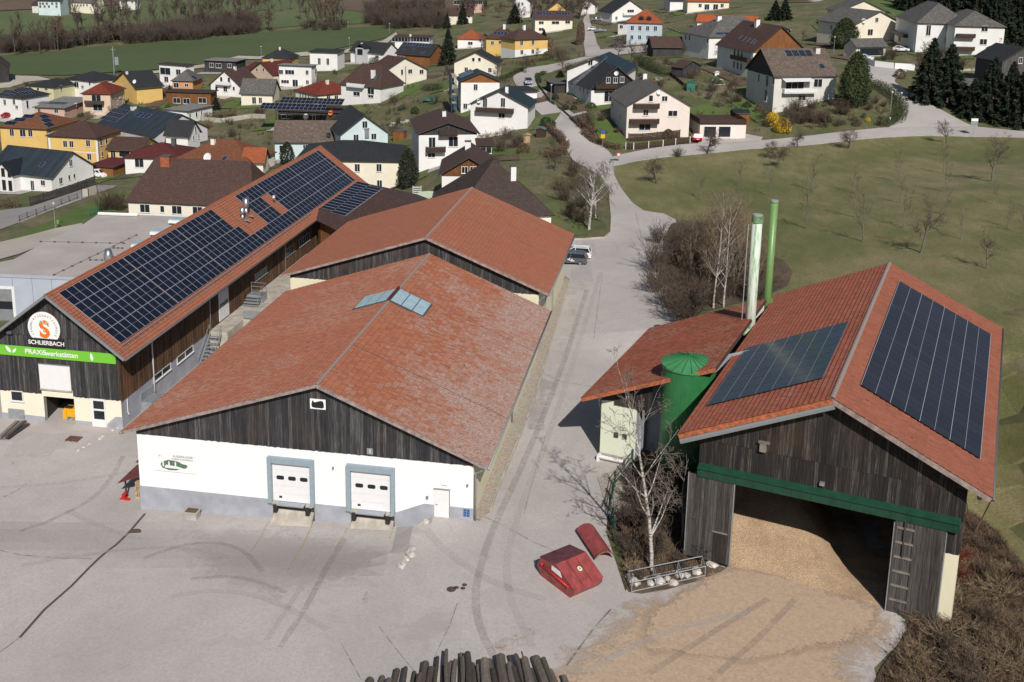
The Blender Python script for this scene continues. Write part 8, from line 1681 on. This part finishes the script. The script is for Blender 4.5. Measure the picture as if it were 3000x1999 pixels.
for key,h_ in HOUSES.items():     # terraces, beds and lawns laid against the houses
    k_+=1
    if key[:3]=='far' or key in('gar','shed','hut2','dorm'): continue
    F_=h_['F']; w_,d_=h_['wd'],h_['dp']; q=[F_(-1.5,-3.4-(k_%3),0),F_(w_*.7,-3.4,0),F_(w_*.7,0.2,0),F_(-1.5,.2,0)]; mt=('concrete_grey','gravel_pale','grass_lawn','grass_garden','asphalt_light')[k_%5]
    sheet('terrace' if k_%5 in(0,1,4) else 'lawn',[tuple(p[:2]) for p in q],mt,.1+.013*(k_%4),2.0)
    q=[F_(w_+.2,-2,0),F_(w_+4.5,-1,0),F_(w_+5,d_+1,0),F_(w_+.2,d_,0)]; sheet('lawn',[tuple(p[:2]) for p in q],('grass_lawn','grass_garden','undergrowth')[k_%3],.16+.011*(k_%4),2.0)
    q=[F_(-5,-4,0),F_(-.6,-3,0),F_(-.2,d_*.8,0),F_(-4,d_,0)]; sheet('garden_bed',[tuple(p[:2]) for p in q],('undergrowth','grass_lawn','soil_brown')[k_%3],.22+.009*(k_%4),2.0)
for i in range(34):   # bank above the road on the right
    x,y=rs_.uniform(2300,2600),rs_.uniform(310,372)
    g=G(x,y)
    if not blocked(g,.3): put(rs_.choice(['bush','thicket','bush','brownball']),g,rs_.uniform(.5,.9),label='bare shrub on the bank above the road',group='bare shrubs on the road bank')
for i in range(24):
    x,y=rs_.uniform(2540,2900),rs_.uniform(165,215); g=G(x,y)
    if not blocked(g,.3): put(rs_.choice(['bush','thicket','brownball']),g,rs_.uniform(.5,.9),label='bare shrub on the slope below the apartments',group='shrubs below the apartments')
# dry leaf litter and grass tufts around the bed, real blades
def tufts(name,label,poly,n,h,mat,seed):
    R=np.random.RandomState(seed); P=gxy(poly); xs=[p[0] for p in P]; ys=[p[1] for p in P]; pts=[]
    while len(pts)<n:
        x,y=R.uniform(min(xs),max(xs)),R.uniform(min(ys),max(ys))
        if in_poly(x,y,P): pts.append((x,y,TM(x,y)+.05))
    pts=np.array(pts); k=n; a=R.uniform(0,6.28,k); w=.025; hh=h*R.uniform(.4,1.2,k); dx,dy=np.cos(a)*w,np.sin(a)*w; lx,ly=R.normal(0,.5,k)*hh,R.normal(0,.5,k)*hh
    V=np.stack([pts+np.stack([dx,dy,0*dx],1),pts-np.stack([dx,dy,0*dx],1),pts+np.stack([lx,ly,hh],1)],1).reshape(-1,3); me=np_mesh(name,V,np.arange(3*k).reshape(-1,3),mat,R.rand(k)); o=link(bpy.data.objects.new(name,me)); tag(o,label,'grass',None,'stuff')
tufts('dry_grass','dry brown grass and leaf litter on the bank at the lower right',[(2640,1900),(2720,1600),(2840,1500),(2920,1560),(3010,1700),(3010,2020),(2560,2020)],26000,.45,'brown_leaf',3)
tufts('dry_grass','dry grass and litter in the bed around the birch',[(1840,1400),(1800,1500),(1835,1620),(1830,1730),(2000,1700),(2140,1640),(2130,1500),(2000,1400)],9000,.3,'brown_leaf',4)
tufts('dry_grass','dry weeds along the foot of the roadside thicket',[(1977,700),(1930,760),(1960,930),(2200,860),(2260,780),(2080,680)],14000,.5,'brown_leaf',5)
# ------------------------------------------------------------------ vehicles
def car(label,p,head,L,W,Hh,mat,kind='car',name='parked_car',emblem=None):
    root=thing(name,p,label,'van' if kind=='van' else 'car'); root.rotation_euler=(0,0,0)
    X=Vector((math.cos(head),math.sin(head),0)); Y=Vector((-X.y,X.x,0))
    def q(x,y,z): return p+X*x+Y*y+ZV*z
    h=L/2
    if kind=='van': body=[(-h,.35),(-h,1.0),(-h+.05,Hh-.12),(-h+.2,Hh),(h-1.9,Hh),(h-1.55,Hh-.1),(h-.75,1.15),(h-.1,.95),(h,.6),(h,.35)]; cab=None
    else: body=[(-h,.32),(-h,.72),(-h+.08,.95),(-h+.35,.98),(h-1.25,.96),(h-.3,.8),(h-.03,.62),(h,.32)]
    m=MB(); wy=W/2
    def loft(prof,w0,mt):
        for s in (-1,1):
            pts=[q(x,s*w0(z),z) for x,z in prof]; m.face(pts if s<0 else pts[::-1],mt)
        for i in range(len(prof)):
            a,b=prof[i],prof[(i+1)%len(prof)]; m.face([q(a[0],-w0(a[1]),a[1]),q(a[0],w0(a[1]),a[1]),q(b[0],w0(b[1]),b[1]),q(b[0],-w0(b[1]),b[1])],mt)
    loft(body,lambda z:wy*(1-.02*(z>.8))-.06*max(0,z-.9),mat); bo=m.build('body',root)
    if kind!='van':
        est=kind=='wagon'; top=[(-h+(.12 if est else .45),.96),(-h+(.35 if est else .95),Hh-.04),(-h+(.6 if est else 1.2),Hh),(h-2.2,Hh),(h-1.2,.95)]
        m=MB(); loft(top,lambda z:wy*.95-(z-.9)*.32,'glass_dark'); m.build('window',root)
        m=MB(); rw=wy*.95-(Hh-.9)*.32; m.slab([q(-h+(.32 if est else .92),-rw-.02,Hh+.015),q(h-2.12,-rw-.02,Hh+.015),q(h-2.12,rw+.02,Hh+.015),q(-h+(.32 if est else .92),rw+.02,Hh+.015)],ZV,.05,mat)
        for s in (-1,1):
            for x0,x1 in ((h-1.2,h-2.2),(-.15,-.25),(-h+(.12 if est else .45),-h+(.4 if est else 1.0))): m.tube([q(x0,s*(wy*.95-.02),.96),q(x1,s*(rw+.01),Hh)],.045,mat,4)
        m.build('roof',root)
        if est: m=MB(); [m.tube([q(-h+.6,s*(rw-.05),Hh+.07),q(h-2.4,s*(rw-.05),Hh+.07)],.02,'gutter_grey',4) for s in (-1,1)]; m.build('roof_rail',root)
    else:
        m=MB(); m.slab([q(h-1.5,-wy*.8,Hh-.12),q(h-.85,-wy*.86,1.22),q(h-.85,wy*.86,1.22),q(h-1.5,wy*.8,Hh-.12)],(X+ZV*.6).normalized(),-.02,'glass_dark')
        for s in (-1,1): m.face([q(h-2.3,s*(wy+.005-.06*.9),1.2),q(h-1.1,s*(wy+.005-.06*.4),1.2),q(h-1.6,s*(wy+.01-.06*.9),Hh-.25),q(h-2.3,s*(wy+.01-.06*.9),Hh-.25)],'glass_dark')
        m.build('window',root)
        if emblem: m=MB(); [m.slab([q(-.3+.55*math.cos(t*.524),s*(wy-.02),1.35+.28*math.sin(t*.524)) for t in range(12)],Y*s,.02,'fabric_blue') for s in (-1,1)]; m.build('logo',root)
    for x in (-h+.85,h-.85):
        for s in (-1,1):
            m=MB(); m.tube([q(x,s*(wy-.2),.32),q(x,s*(wy+.015),.32)],.32,'rubber',14); wo=m.build('wheel',root); m=MB(); m.tube([q(x,s*(wy+.01),.32),q(x,s*(wy+.03),.32)],.2,'steel',10); m.build('rim',wo)
    for s in (-1,1):
        m=MB(); m.obox(q(h-.12,s*wy*.72-.18,.62),X*.13,Y*.36,ZV*.16,'frame_white'); m.build('headlight',root); m=MB(); m.obox(q(-h-.02,s*wy*.8-.13,.7),X*.12,Y*.26,ZV*.22,'red_bright'); m.build('taillight',root)
        m=MB(); m.obox(q(h-1.55,s*(wy+.02)-.08,.95),X*.12,Y*.16,ZV*.14,mat); m.build('mirror',root)
    m=MB(); m.obox(q(-h-.03,-.26,.48),X*.03,Y*.52,ZV*.11,'frame_white'); m.obox(q(h,-.26,.42),X*.03,Y*.52,ZV*.11,'frame_white'); m.build('number_plate',root)
    return root
def gu(a,b,dz=.14): return G(a,b)+ZV*dz
p=gu(1548,247); d=G(1556,290)-p; car('silver-blue car driving down the curved village road',p,math.atan2(d.y,d.x),4.4,1.8,1.45,'car_silver',name='car')
p=gu(2040,414,.2); d=G(2030,395)-p; car('small red hatchback parked by the wooden fence at the double garage',p,math.atan2(d.y,d.x),3.8,1.7,1.5,'car_red','wagon')
c=fA(-12.9,131,0)
hd=math.atan2(-AU.y,-AU.x)
gc=GZ(1690,779,.05); g1=Vector((gc.x,gc.y,0))-AU*.9+Vector((0,.9,.06)); car('dark grey estate car with a white emblem parked behind the rear warehouse',g1,hd,4.6,1.85,1.5,'car_grey','wagon'); g2=g1+AV*2.6+AU*.3; car('white estate car parked just beyond the dark grey one',g2,hd,4.5,1.8,1.52,'car_white','wagon')
r=[o for o in bpy.data.objects if o.get('label','').startswith('dark grey estate')][0]; m=MB(); yy=-AV; a=g1+yy*.945
for sx,sz,w,h in ((-.2,.55,.5,.12),(-.05,.65,.12,.3),(.15,.7,.3,.1),(-.3,.75,.2,.12)): m.obox(a-AU*sx+ZV*sz,AU*w,yy*.01,ZV*h,'sign_white')
m.build('emblem',r)
p=gu(288,520,.12); car('white delivery van with a blue oval emblem parked beside the maroon garage',p,-.45,5.2,2.0,1.95,'car_white','van',name='delivery_van',emblem=1)
p=gu(28,346,.15); car('red car parked at the far left between houses',p,.2,4.2,1.75,1.45,'car_red')
for k,(x,y,mt,lb) in enumerate(((kC(1480,305)[0],kC(1480,305)[1],'car_white','white car parked beside the lane near the black gable'),(kC(1540,318)[0],kC(1540,318)[1],'car_silver','silver car parked just right of the white one by the lane'),(kC(1510,210)[0],kC(1510,210)[1],'car_silver','silver car parked higher up beside the lane'),(kE(935,598)[0],kE(935,598)[1],'car_white','white car parked in front of the apartment house'),(kE(520,690)[0],kE(520,690)[1]+2,'car_white','white car peeping past the big thuja'),(kD(1540,395)[0]+4,kD(1540,395)[1]-6,'car_black','black car parked at the top above the chalet'))):
    car(lb,gu(x,y,.15),random.uniform(-.5,.5),4.3,1.75,1.45,mt)
# ------------------------------------------------------------------ fences, walls, lamps, signs
def fence(label,px,h,mat,post='wood_door',style='slat',gap=.14,postsp=2.2,postmat=None,cat='fence',name='fence',base=0):
    root=thing(name,G(*px[0]),label,cat); P=[G(*q) for q in px]
    for a,b in zip(P[:-1],P[1:]):
        d=b-a; L=math.hypot(d.x,d.y); k=max(1,round(L/postsp)); e=Vector((d.x,d.y,0)).normalized(); w=Vector((-e.y,e.x,0))
        for i in range(k+1):
            p=lerp(a,b,i/k); p.z=TM(p.x,p.y); m=MB(); m.box(p-ZV*.3,.12,.12,h+.42,postmat or post,e,w); m.build('post',root)
        for i in range(k):
            p,q=lerp(a,b,i/k),lerp(a,b,(i+1)/k); p.z=TM(p.x,p.y)+base; q.z=TM(q.x,q.y)+base; dd=q-p
            if style=='slat':
                n=max(2,int(dd.length/gap)); m=MB()
                for t in range(n):
                    c=lerp(p,q,(t+.5)/n); m.box(c+ZV*.08,gap*.8,.03,h-.1,mat,e,w)
                m.build('slat_panel' if False else 'slat',root) if False else None
                for t in range(n):
                    m=MB(); c=lerp(p,q,(t+.5)/n); m.box(c+ZV*.08,gap*.8,.03,h-.1,mat,e,w); m.build('slat',root)
                m=MB(); m.obox(p+ZV*(h*.75)+w*.03,dd,w*.04,ZV*.07,mat); m.obox(p+ZV*(h*.25)+w*.03,dd,w*.04,ZV*.07,mat); m.build('rail',root)
            elif style=='board':
                n=6
                for t in range(n): m=MB(); m.obox(p+ZV*(.08+t*(h-.08)/n),dd,w*.04,ZV*((h-.08)/n-.025),mat); m.build('board',root)
            elif style=='rails':
                m=MB()
                for t in range(3): m.obox(p+ZV*(h*(.3+.33*t)),dd,w*.05,ZV*.05,mat)
                m.build('rail',root)
            elif style=='wall':
                m=MB(); m.obox(p-ZV*.5,dd,w*.2,ZV*(h+.5),mat); m.build('wall_segment',root)
    return root
fence('brown wooden picket fence with white posts in front of the pink house',[k4(380,250),k4(445,255),k4(570,240),k4(690,230),k4(795,215),k4(915,200)],1.25,'balcony',postmat='frame_white',gap=.3,postsp=3)
fence('tall brown lattice screen around the patio of the pink house',[k4(400,190),k4(520,190),k4(640,178),k4(830,160)],1.7,'balcony',style='board',postsp=2.5)
fence('grey board fence along the street below the modern white house',[kF(348,995),kF(500,950),kF(800,855),kF(1095,745)],1.8,'wood_door',style='board',postsp=3)
fence('thin steel post railing along the left street',[kZ(250,480),kZ(350,440),kZ(465,395),kZ(575,352),kZ(785,265),kZ(885,228),kZ(988,190)],1.1,'gutter_dark',style='rails',postmat='gutter_dark',postsp=50)
fence('dark curved railing behind the sprawling brown roof',[kH(1590,880),kH(1700,880),kH(1800,900),kH(1850,960)],1.3,'balcony',style='rails',postsp=2)
fence('green wire fence beside the bed at the annex',[(1852,1362),(1800,1430),(1785,1500),(1800,1580)],1.2,'fence_green' if 'fence_green' in MATS else plain('fence_green',(.02,.06,.045),.7).name,style='rails',postmat='fence_green',postsp=2)
fence('green wire railing at the corner of the flat hall',[kF(1030,1120),kF(1110,1085),kF(1180,1030),kF(1400,1010)],1.1,'hut_green',style='rails',postmat='hut_green',postsp=1.6)
fence('white retaining wall along the bend below the apartments',[kE(530,700),kE(555,745),kE(630,772),kE(860,798),kE(1100,812)],1.5,'door_white',style='wall',cat='wall',name='retaining_wall',postsp=6)
fence('low light kerb wall in front of the shaded hut',[kE(1600,820),kE(1750,815),kE(1900,808)],.5,'concrete',style='wall',cat='wall',name='low_wall',postsp=8)
fence('low dark retaining wall along the road beside the chalet',[kC(975,920),kC(1050,1020),kC(1085,1040)],.7,'wood_door',style='wall',cat='wall',name='low_wall',postsp=5)
fence('concrete garden wall on the slope above the hedge',[kC(1140,1080),kC(1240,1170),kC(1330,1250)],.6,'wood_door',style='wall',cat='wall',name='low_wall',postsp=5)
fence('low dark wall running from the road lamp to the hill',[kC(905,800),kC(935,870),kC(975,915)],.8,'wood_door',style='wall',cat='wall',name='low_wall',postsp=5)
fence('pale concrete wall where the left lawn meets the courtyard',[kZ(1050,165),kZ(1130,160),kZ(1240,120)],1.6,'gravel_pale',style='wall',cat='wall',name='retaining_wall',postsp=4)
fence('white kerb wall along the left street under the railing',[kZ(250,500),kZ(470,410),kZ(700,320),kZ(1040,200)],.25,'concrete',style='wall',cat='wall',name='low_wall',postsp=8)
fence('long pale garden wall beside the brown hedge in the left village',[kG(300,355),kG(500,370),kG(800,325),kG(940,330)],1.2,'concrete',style='wall',cat='wall',name='garden_wall',postsp=6)
fence('garden fence dividing the lawns behind the pink house',[kD(560,1010),kD(740,1090),kD(960,1240)],1.1,'gutter_dark',style='rails',postmat='gutter_dark',postsp=2.5)
fence('dark timber fence beside the green garden hut',[kD(240,870),kD(400,1000),kD(560,1040)],1.0,'balcony',style='board',postsp=3)
fence('low curved white wall at the orange dormer villa',[kD(220,330),kD(300,360),kD(400,405)],.5,'concrete',style='wall',cat='wall',name='low_wall',postsp=5)
def lamp(base,top,label,kind='lamp',mat='galv'):
    g=G(*base); lo,hi=.5,14
    for _ in range(30):
        mz=(lo+hi)/2
        if proj(g+ZV*mz)[1]>top[1]: lo=mz
        else: hi=mz
    h=lo; o=thing('street_lamp',g,label,'street lamp'); m=MB(); m.tube([g-ZV*.2,g+ZV*h*.95],[.07,.045],mat,7); m.build('pole',o); m=MB(); m.tube([g+ZV*(h-.35),g+ZV*(h-.05),g+ZV*h],[.12,.26,.1],'frame_white',8); m.build('lamp_head',o); return g,h,o
lamp(kZ(707,565),kZ(670,235),'lamp post with green waste bin on the left lawn'); g=G(*kZ(720,560)); bn2=thing('waste_bin',g,'small light green waste bin fixed beside the left lamp post','bin'); m=MB(); m.tube([g+AU*.35+ZV*.8,g+AU*.35+ZV*1.5],.24,'stack_green',10); m.build('bin_body',bn2); m=MB(); m.tube([g+AU*.1+ZV*0,g+AU*.1+ZV*1.3],.03,'galv',5); m.build('post',bn2)
lamp(kC(1055,1022),kC(1055,830),'pale lamp post on the verge below the silver car'); lamp(kE(165,612),kE(165,420),'tall lamp post between the thuja and the taupe roof'); lamp(kE(818,1290),kE(830,1050),'wooden-looking lamp pole at the inner road bend'); lamp(kE(1790,795),kE(1800,678),'lamp post in front of the right apartment block'); lamp(kE(935,1190),kE(935,1060),'thin sign post on the hedge of the bend')
lamp(kH(1755,735),kH(1755,650),'short grey lamp post at the hedge corner')
for x,y,t in ((221,552,455),(1075,292,215),(1483,335,230),(1087,470,370)): lamp(kB(x,y),kB(x,t),{221:'thin pale lamp post beside the field path, left of the black pyramid roof',1075:'thin white marker post at the far edge of the green field, left one',1483:'thin white marker post in the green field near the path bend',1087:'thin pale lamp post with round fitting beside the black dormer roof'}[x])
g=G(*kA(1050,680)); up=thing('utility_pole',g,'grey electricity pole with transformer box at the edge of the green field','utility pole'); m=MB(); m.tube([g,g+ZV*9],.16,'galv',7); m.build('pole',up); m=MB(); m.box(g+ZV*3+Vector((1.2,0,0)),1.2,.9,2.6,'galv'); m.build('transformer',up); m=MB(); m.obox(g+ZV*8-Vector((.8,0,0)),Vector((1.6,0,0)),Vector((0,.12,0)),ZV*.12,'galv'); m.build('cross_arm',up)
def sign(base,top,label,mats,w=.6,h=.7,tri=False):
    g=G(*base); lo,hi=.5,10
    for _ in range(30):
        mz=(lo+hi)/2
        if proj(g+ZV*mz)[1]>top[1]: lo=mz
        else: hi=mz
    hh=lo; o=thing('road_sign',g,label,'road sign'); m=MB(); m.tube([g-ZV*.2,g+ZV*hh],.04,'galv',6); m.build('post',o); y=Vector((0,-.05,0)); n=Vector((0,-1,0))
    if tri:
        for s,mt,dy in ((.5,'red_bright',.05),(.32,'sign_white',.065)):
            c=g+ZV*(hh-.45); m=MB(); m.slab([c+Vector((-s,-dy,s*.6)),c+Vector((0,-dy,-s*1.1)),c+Vector((s,-dy,s*.6))],n,.02,mt); m.build('sign_plate',o)
    else:
        for k,mt in enumerate(mats): m=MB(); m.obox(g+ZV*(hh-h*(k+1))+Vector((-w/2,-.06,0)),Vector((w,0,0)),Vector((0,.03,0)),ZV*(h-.04),mt); m.build('sign_plate',o)
    return o
sign(k4(185,245),k4(190,92),'blue and yellow bus stop sign beside the roadside hedge',['fabric_blue','machine_yellow'],.8,.75); sign(k4(318,352),k4(318,275),'red and white give way sign at the junction',[],tri=True); sign(kE(1765,1565),kE(1775,1360),'white direction sign cluster beside the road below the spruces',['sign_white','galv','galv'],1.3,.55); sign(kE(1675,1330),kE(1680,1200),'white and yellow information sign in front of the dark spruces',['sign_white','machine_yellow'],.8,.7); sign(kE(810,1420),kE(812,1345),'short white marker post at the inner bend',['sign_white'],.3,.5); sign((2010,118+25),(2010,118-5),'small sign below the orange shed',['frame_white'],.4,.4)
g=G(*k4(285,372)); gb=thing('grit_bin',g,'small dark box with lid at the junction corner','grit bin'); m=MB(); m.box(g,1.4,.8,.7,'galv'); m.build('box',gb); m=MB(); m.box(g+ZV*.702,1.5,.9,.08,'gutter_dark'); m.build('lid',gb)
# round tub and steps behind the rear warehouse
g=G(1256,582); tb=thing('garden_pool',g,'round pale green paddling pool on the terrace behind the rear roof','pool'); m=MB(); m.tube([g,g+ZV*.25,g+ZV*.8,g+ZV*.82],[1.5,1.8,1.95,1.8],'pale_green',22); m.build('wall',tb); m=MB(); m.tube([g+ZV*.6,g+ZV*.7],1.75,'pale_green',22); m.build('cover',tb)
g=G(1222,582); sh=thing('shelf_rack',g,'white slatted rack standing left of the paddling pool','rack')
for k in range(6): m=MB(); m.box(g+ZV*(.2+k*.35),1.4,.5,.05,'frame_white'); m.build('shelf',sh)
for s in (-.7,.7): m=MB(); m.box(g+Vector((s,0,0)),.07,.5,2.2,'frame_white'); m.build('upright',sh)
# garden bits
def hut(base,label,w,d,h,wall,roof,rise=.5,name='garden_hut',cat='garden hut'):
    g=G(*base); o=thing(name,g,label,cat); X=AU;Y=AV; m=MB(); m.box(g-ZV*.3,w,d,h+.3,wall,X,Y); m.build('wall',o); m=MB(); a=g-X*(w/2+.15)-Y*(d/2+.15)+ZV*h; t=a+X*(w/2+.15)+ZV*rise; b=a+X*(w+.3); yy=Y*(d+.3)
    for P in ([a,t,t+yy,a+yy],[t,b,b+yy,t+yy]):
        n_=(P[1]-P[0]).cross(P[3]-P[0]).normalized(); n_=n_ if n_.z>0 else -n_; m.slab(P,n_,.06,roof)
    m.face([a,b,t],wall); m.build('roof',o); return o
hut(kD(485,1045),'turquoise-green garden cabin on the lawn behind the pink house',1.9,1.6,2.0,'hut_green','hut_green',.2); hut(kH(1520,630),'children\'s playhouse with teal roof in the garden by the hedge',1.8,1.8,1.6,'balcony','copper_roof',.4,'playhouse','playhouse'); hut(kD(285,855),'small white greenhouse cabinet at the dark hedge',1.2,1.2,2.0,'frame_white','frame_white',.3); hut(kC(85,1960) if False else kD(120,930),'pale beehive boxes beside the lawn fence',1.6,.8,.7,'grey_box' if 'grey_box' in MATS else plain('grey_box',(.4,.4,.38),.8).name,'grey_box',.05,'beehive','beehive'); hut(kH(1390,680),'beige toy shed beside the playhouse',1.3,1.0,1.5,'wood_split','wood_split',.3); hut(kG(2255,540),'small red-brown timber shed right of the pale blue house',2.6,2.4,2.2,'wood_orange','gutter_dark',.3); hut(kH(1530,200) if False else kD(2060,150) if False else kH(690,60),'dark box shed under the scaffolding',1.5,1.5,1.6,'wood_dark','gutter_dark',.1)
hut(kC(1720,455),'small dark shed beside the lane below the blue villa',3,3,2.2,'wood_dark','gutter_dark',.4); hut(kD(670,870) if False else kD(785,868),'little pale doghouse on the garden path',1.0,.8,.8,'frame_white','frame_white',.3,'doghouse','doghouse')
for px,w_,h_,lb in ((kH(1210,650),3.0,2.0,'green metal swing frame in the garden below the ribbed-roof chalet'),(kH(1540,560),3.2,2.6,'thin green garden frame around the playhouse'),(kD(640,1150),1.6,1.8,'grey clothes drying frame on the lawn')):
    g=G(*px); o=thing('swing_frame',g,lb,'frame'); m=MB()
    for s in (-1,1):
        for y_ in (-.6,.6): m.tube([g+AU*(s*w_/2)+AV*y_,g+AU*(s*w_/2)+ZV*h_],.035,'hut_green',5)
    m.tube([g-AU*w_/2+ZV*h_,g+AU*w_/2+ZV*h_],.04,'hut_green',5); m.build('bars',o)
g=G(*kD(800,965)); o=thing('football_goal',g,'white goal frame lying flat on the garden lawn','goal'); P=[G(*kD(*q))+ZV*.12 for q in ((725,928),(845,920),(875,975),(758,985))]; m=MB()
for a,b in zip(P,P[1:]+P[:1]): m.tube([a,b],.06,'frame_white',5)
m.build('bars',o)
g=G(*kB(1900,985)); o=thing('tarpaulin_heap',g,'green tarpaulin over a heap on the building-site slope','tarpaulin'); m=MB(); m.tube([g,g+ZV*.5,g+ZV*.9],[2.4,1.8,.5],'hut_green',9); m.build('cover',o)
g=G(*kB(1590,1215)); rub=thing('rubble_heap',g,'pale rubble heap on the slope below the pale blue house','rubble')
for k in range(24): m=MB(); c=g+Vector((rs_.uniform(-2.5,2.5),rs_.uniform(-1.5,1.5),0)); c.z=TM(c.x,c.y); m.box(c,rs_.uniform(.2,.7),rs_.uniform(.2,.6),rs_.uniform(.1,.4),'stone'); m.build('rubble_piece',rub)
for px,w_,lb in ((kC(1240,655),.55,'satellite dish on the teal-roofed white house'),(kC(2120,925),.5,'satellite dish on the gable of the pink house'),(kC(350,1010),.5,'satellite dish on the ribbed-roof chalet'),(kF(1222,0),.1,''),(kE(510,255),.7,'satellite dish on the cream gable'),(kG(370,725),.95,'white satellite dish on the ridge of the long brown roof'),(kG(1337,322),.8,'white satellite dish on the timber solar house'),(kG(1580,285),.7,'orange satellite dish on the timber wall'),(kG(1560,505),.6,'black satellite dish on the grey-brown barn roof'),(kA(1243,762),.6,'satellite dish on the black roof of the yellow house'),(kA(700,978),.6,'satellite dish on the salmon house'),(kC(1700,740),.5,'satellite dish on the balcony of the black chalet')):
    if not lb: continue
    best=None
    for h_ in HOUSES.values():
        l_,n_,_,dd=h_['bvh'].ray_cast(CO,ray(*px))
        if l_ is not None and (best is None or dd<best[1]): best=(l_,dd)
    if best is None: continue
    c=best[0]+Vector((0,-.3,.35)); dr=Vector((-.35,-.85,.35)).normalized(); mt='sign_orange' if 'orange sat' in lb else ('rubber' if 'black sat' in lb else 'frame_white')
    o=thing('satellite_dish',best[0],lb,'satellite dish'); m=MB(); m.tube([c,c+dr*.05,c+dr*.16],[w_*.2,w_*.65,w_],mt,14,cap=False); m.tube([c-dr*.02,c],w_*.2,mt,10); m.build('reflector',o); m=MB(); m.tube([best[0],c],.04,'galv',5); m.tube([c,c+dr*.6],.02,'galv',4); m.build('bracket',o)
# thin stake leaning by the barn
g=G(2815,1690); o=thing('leaning_pole',G(2850,1640),'thin wooden pole leaning at the right end of the barn eave','pole'); m=MB(); m.tube([G(2852,1570)+ZV*0,fD(1.9,64.5,8.6)],.05,'wood_split',6); m.build('stick',o)
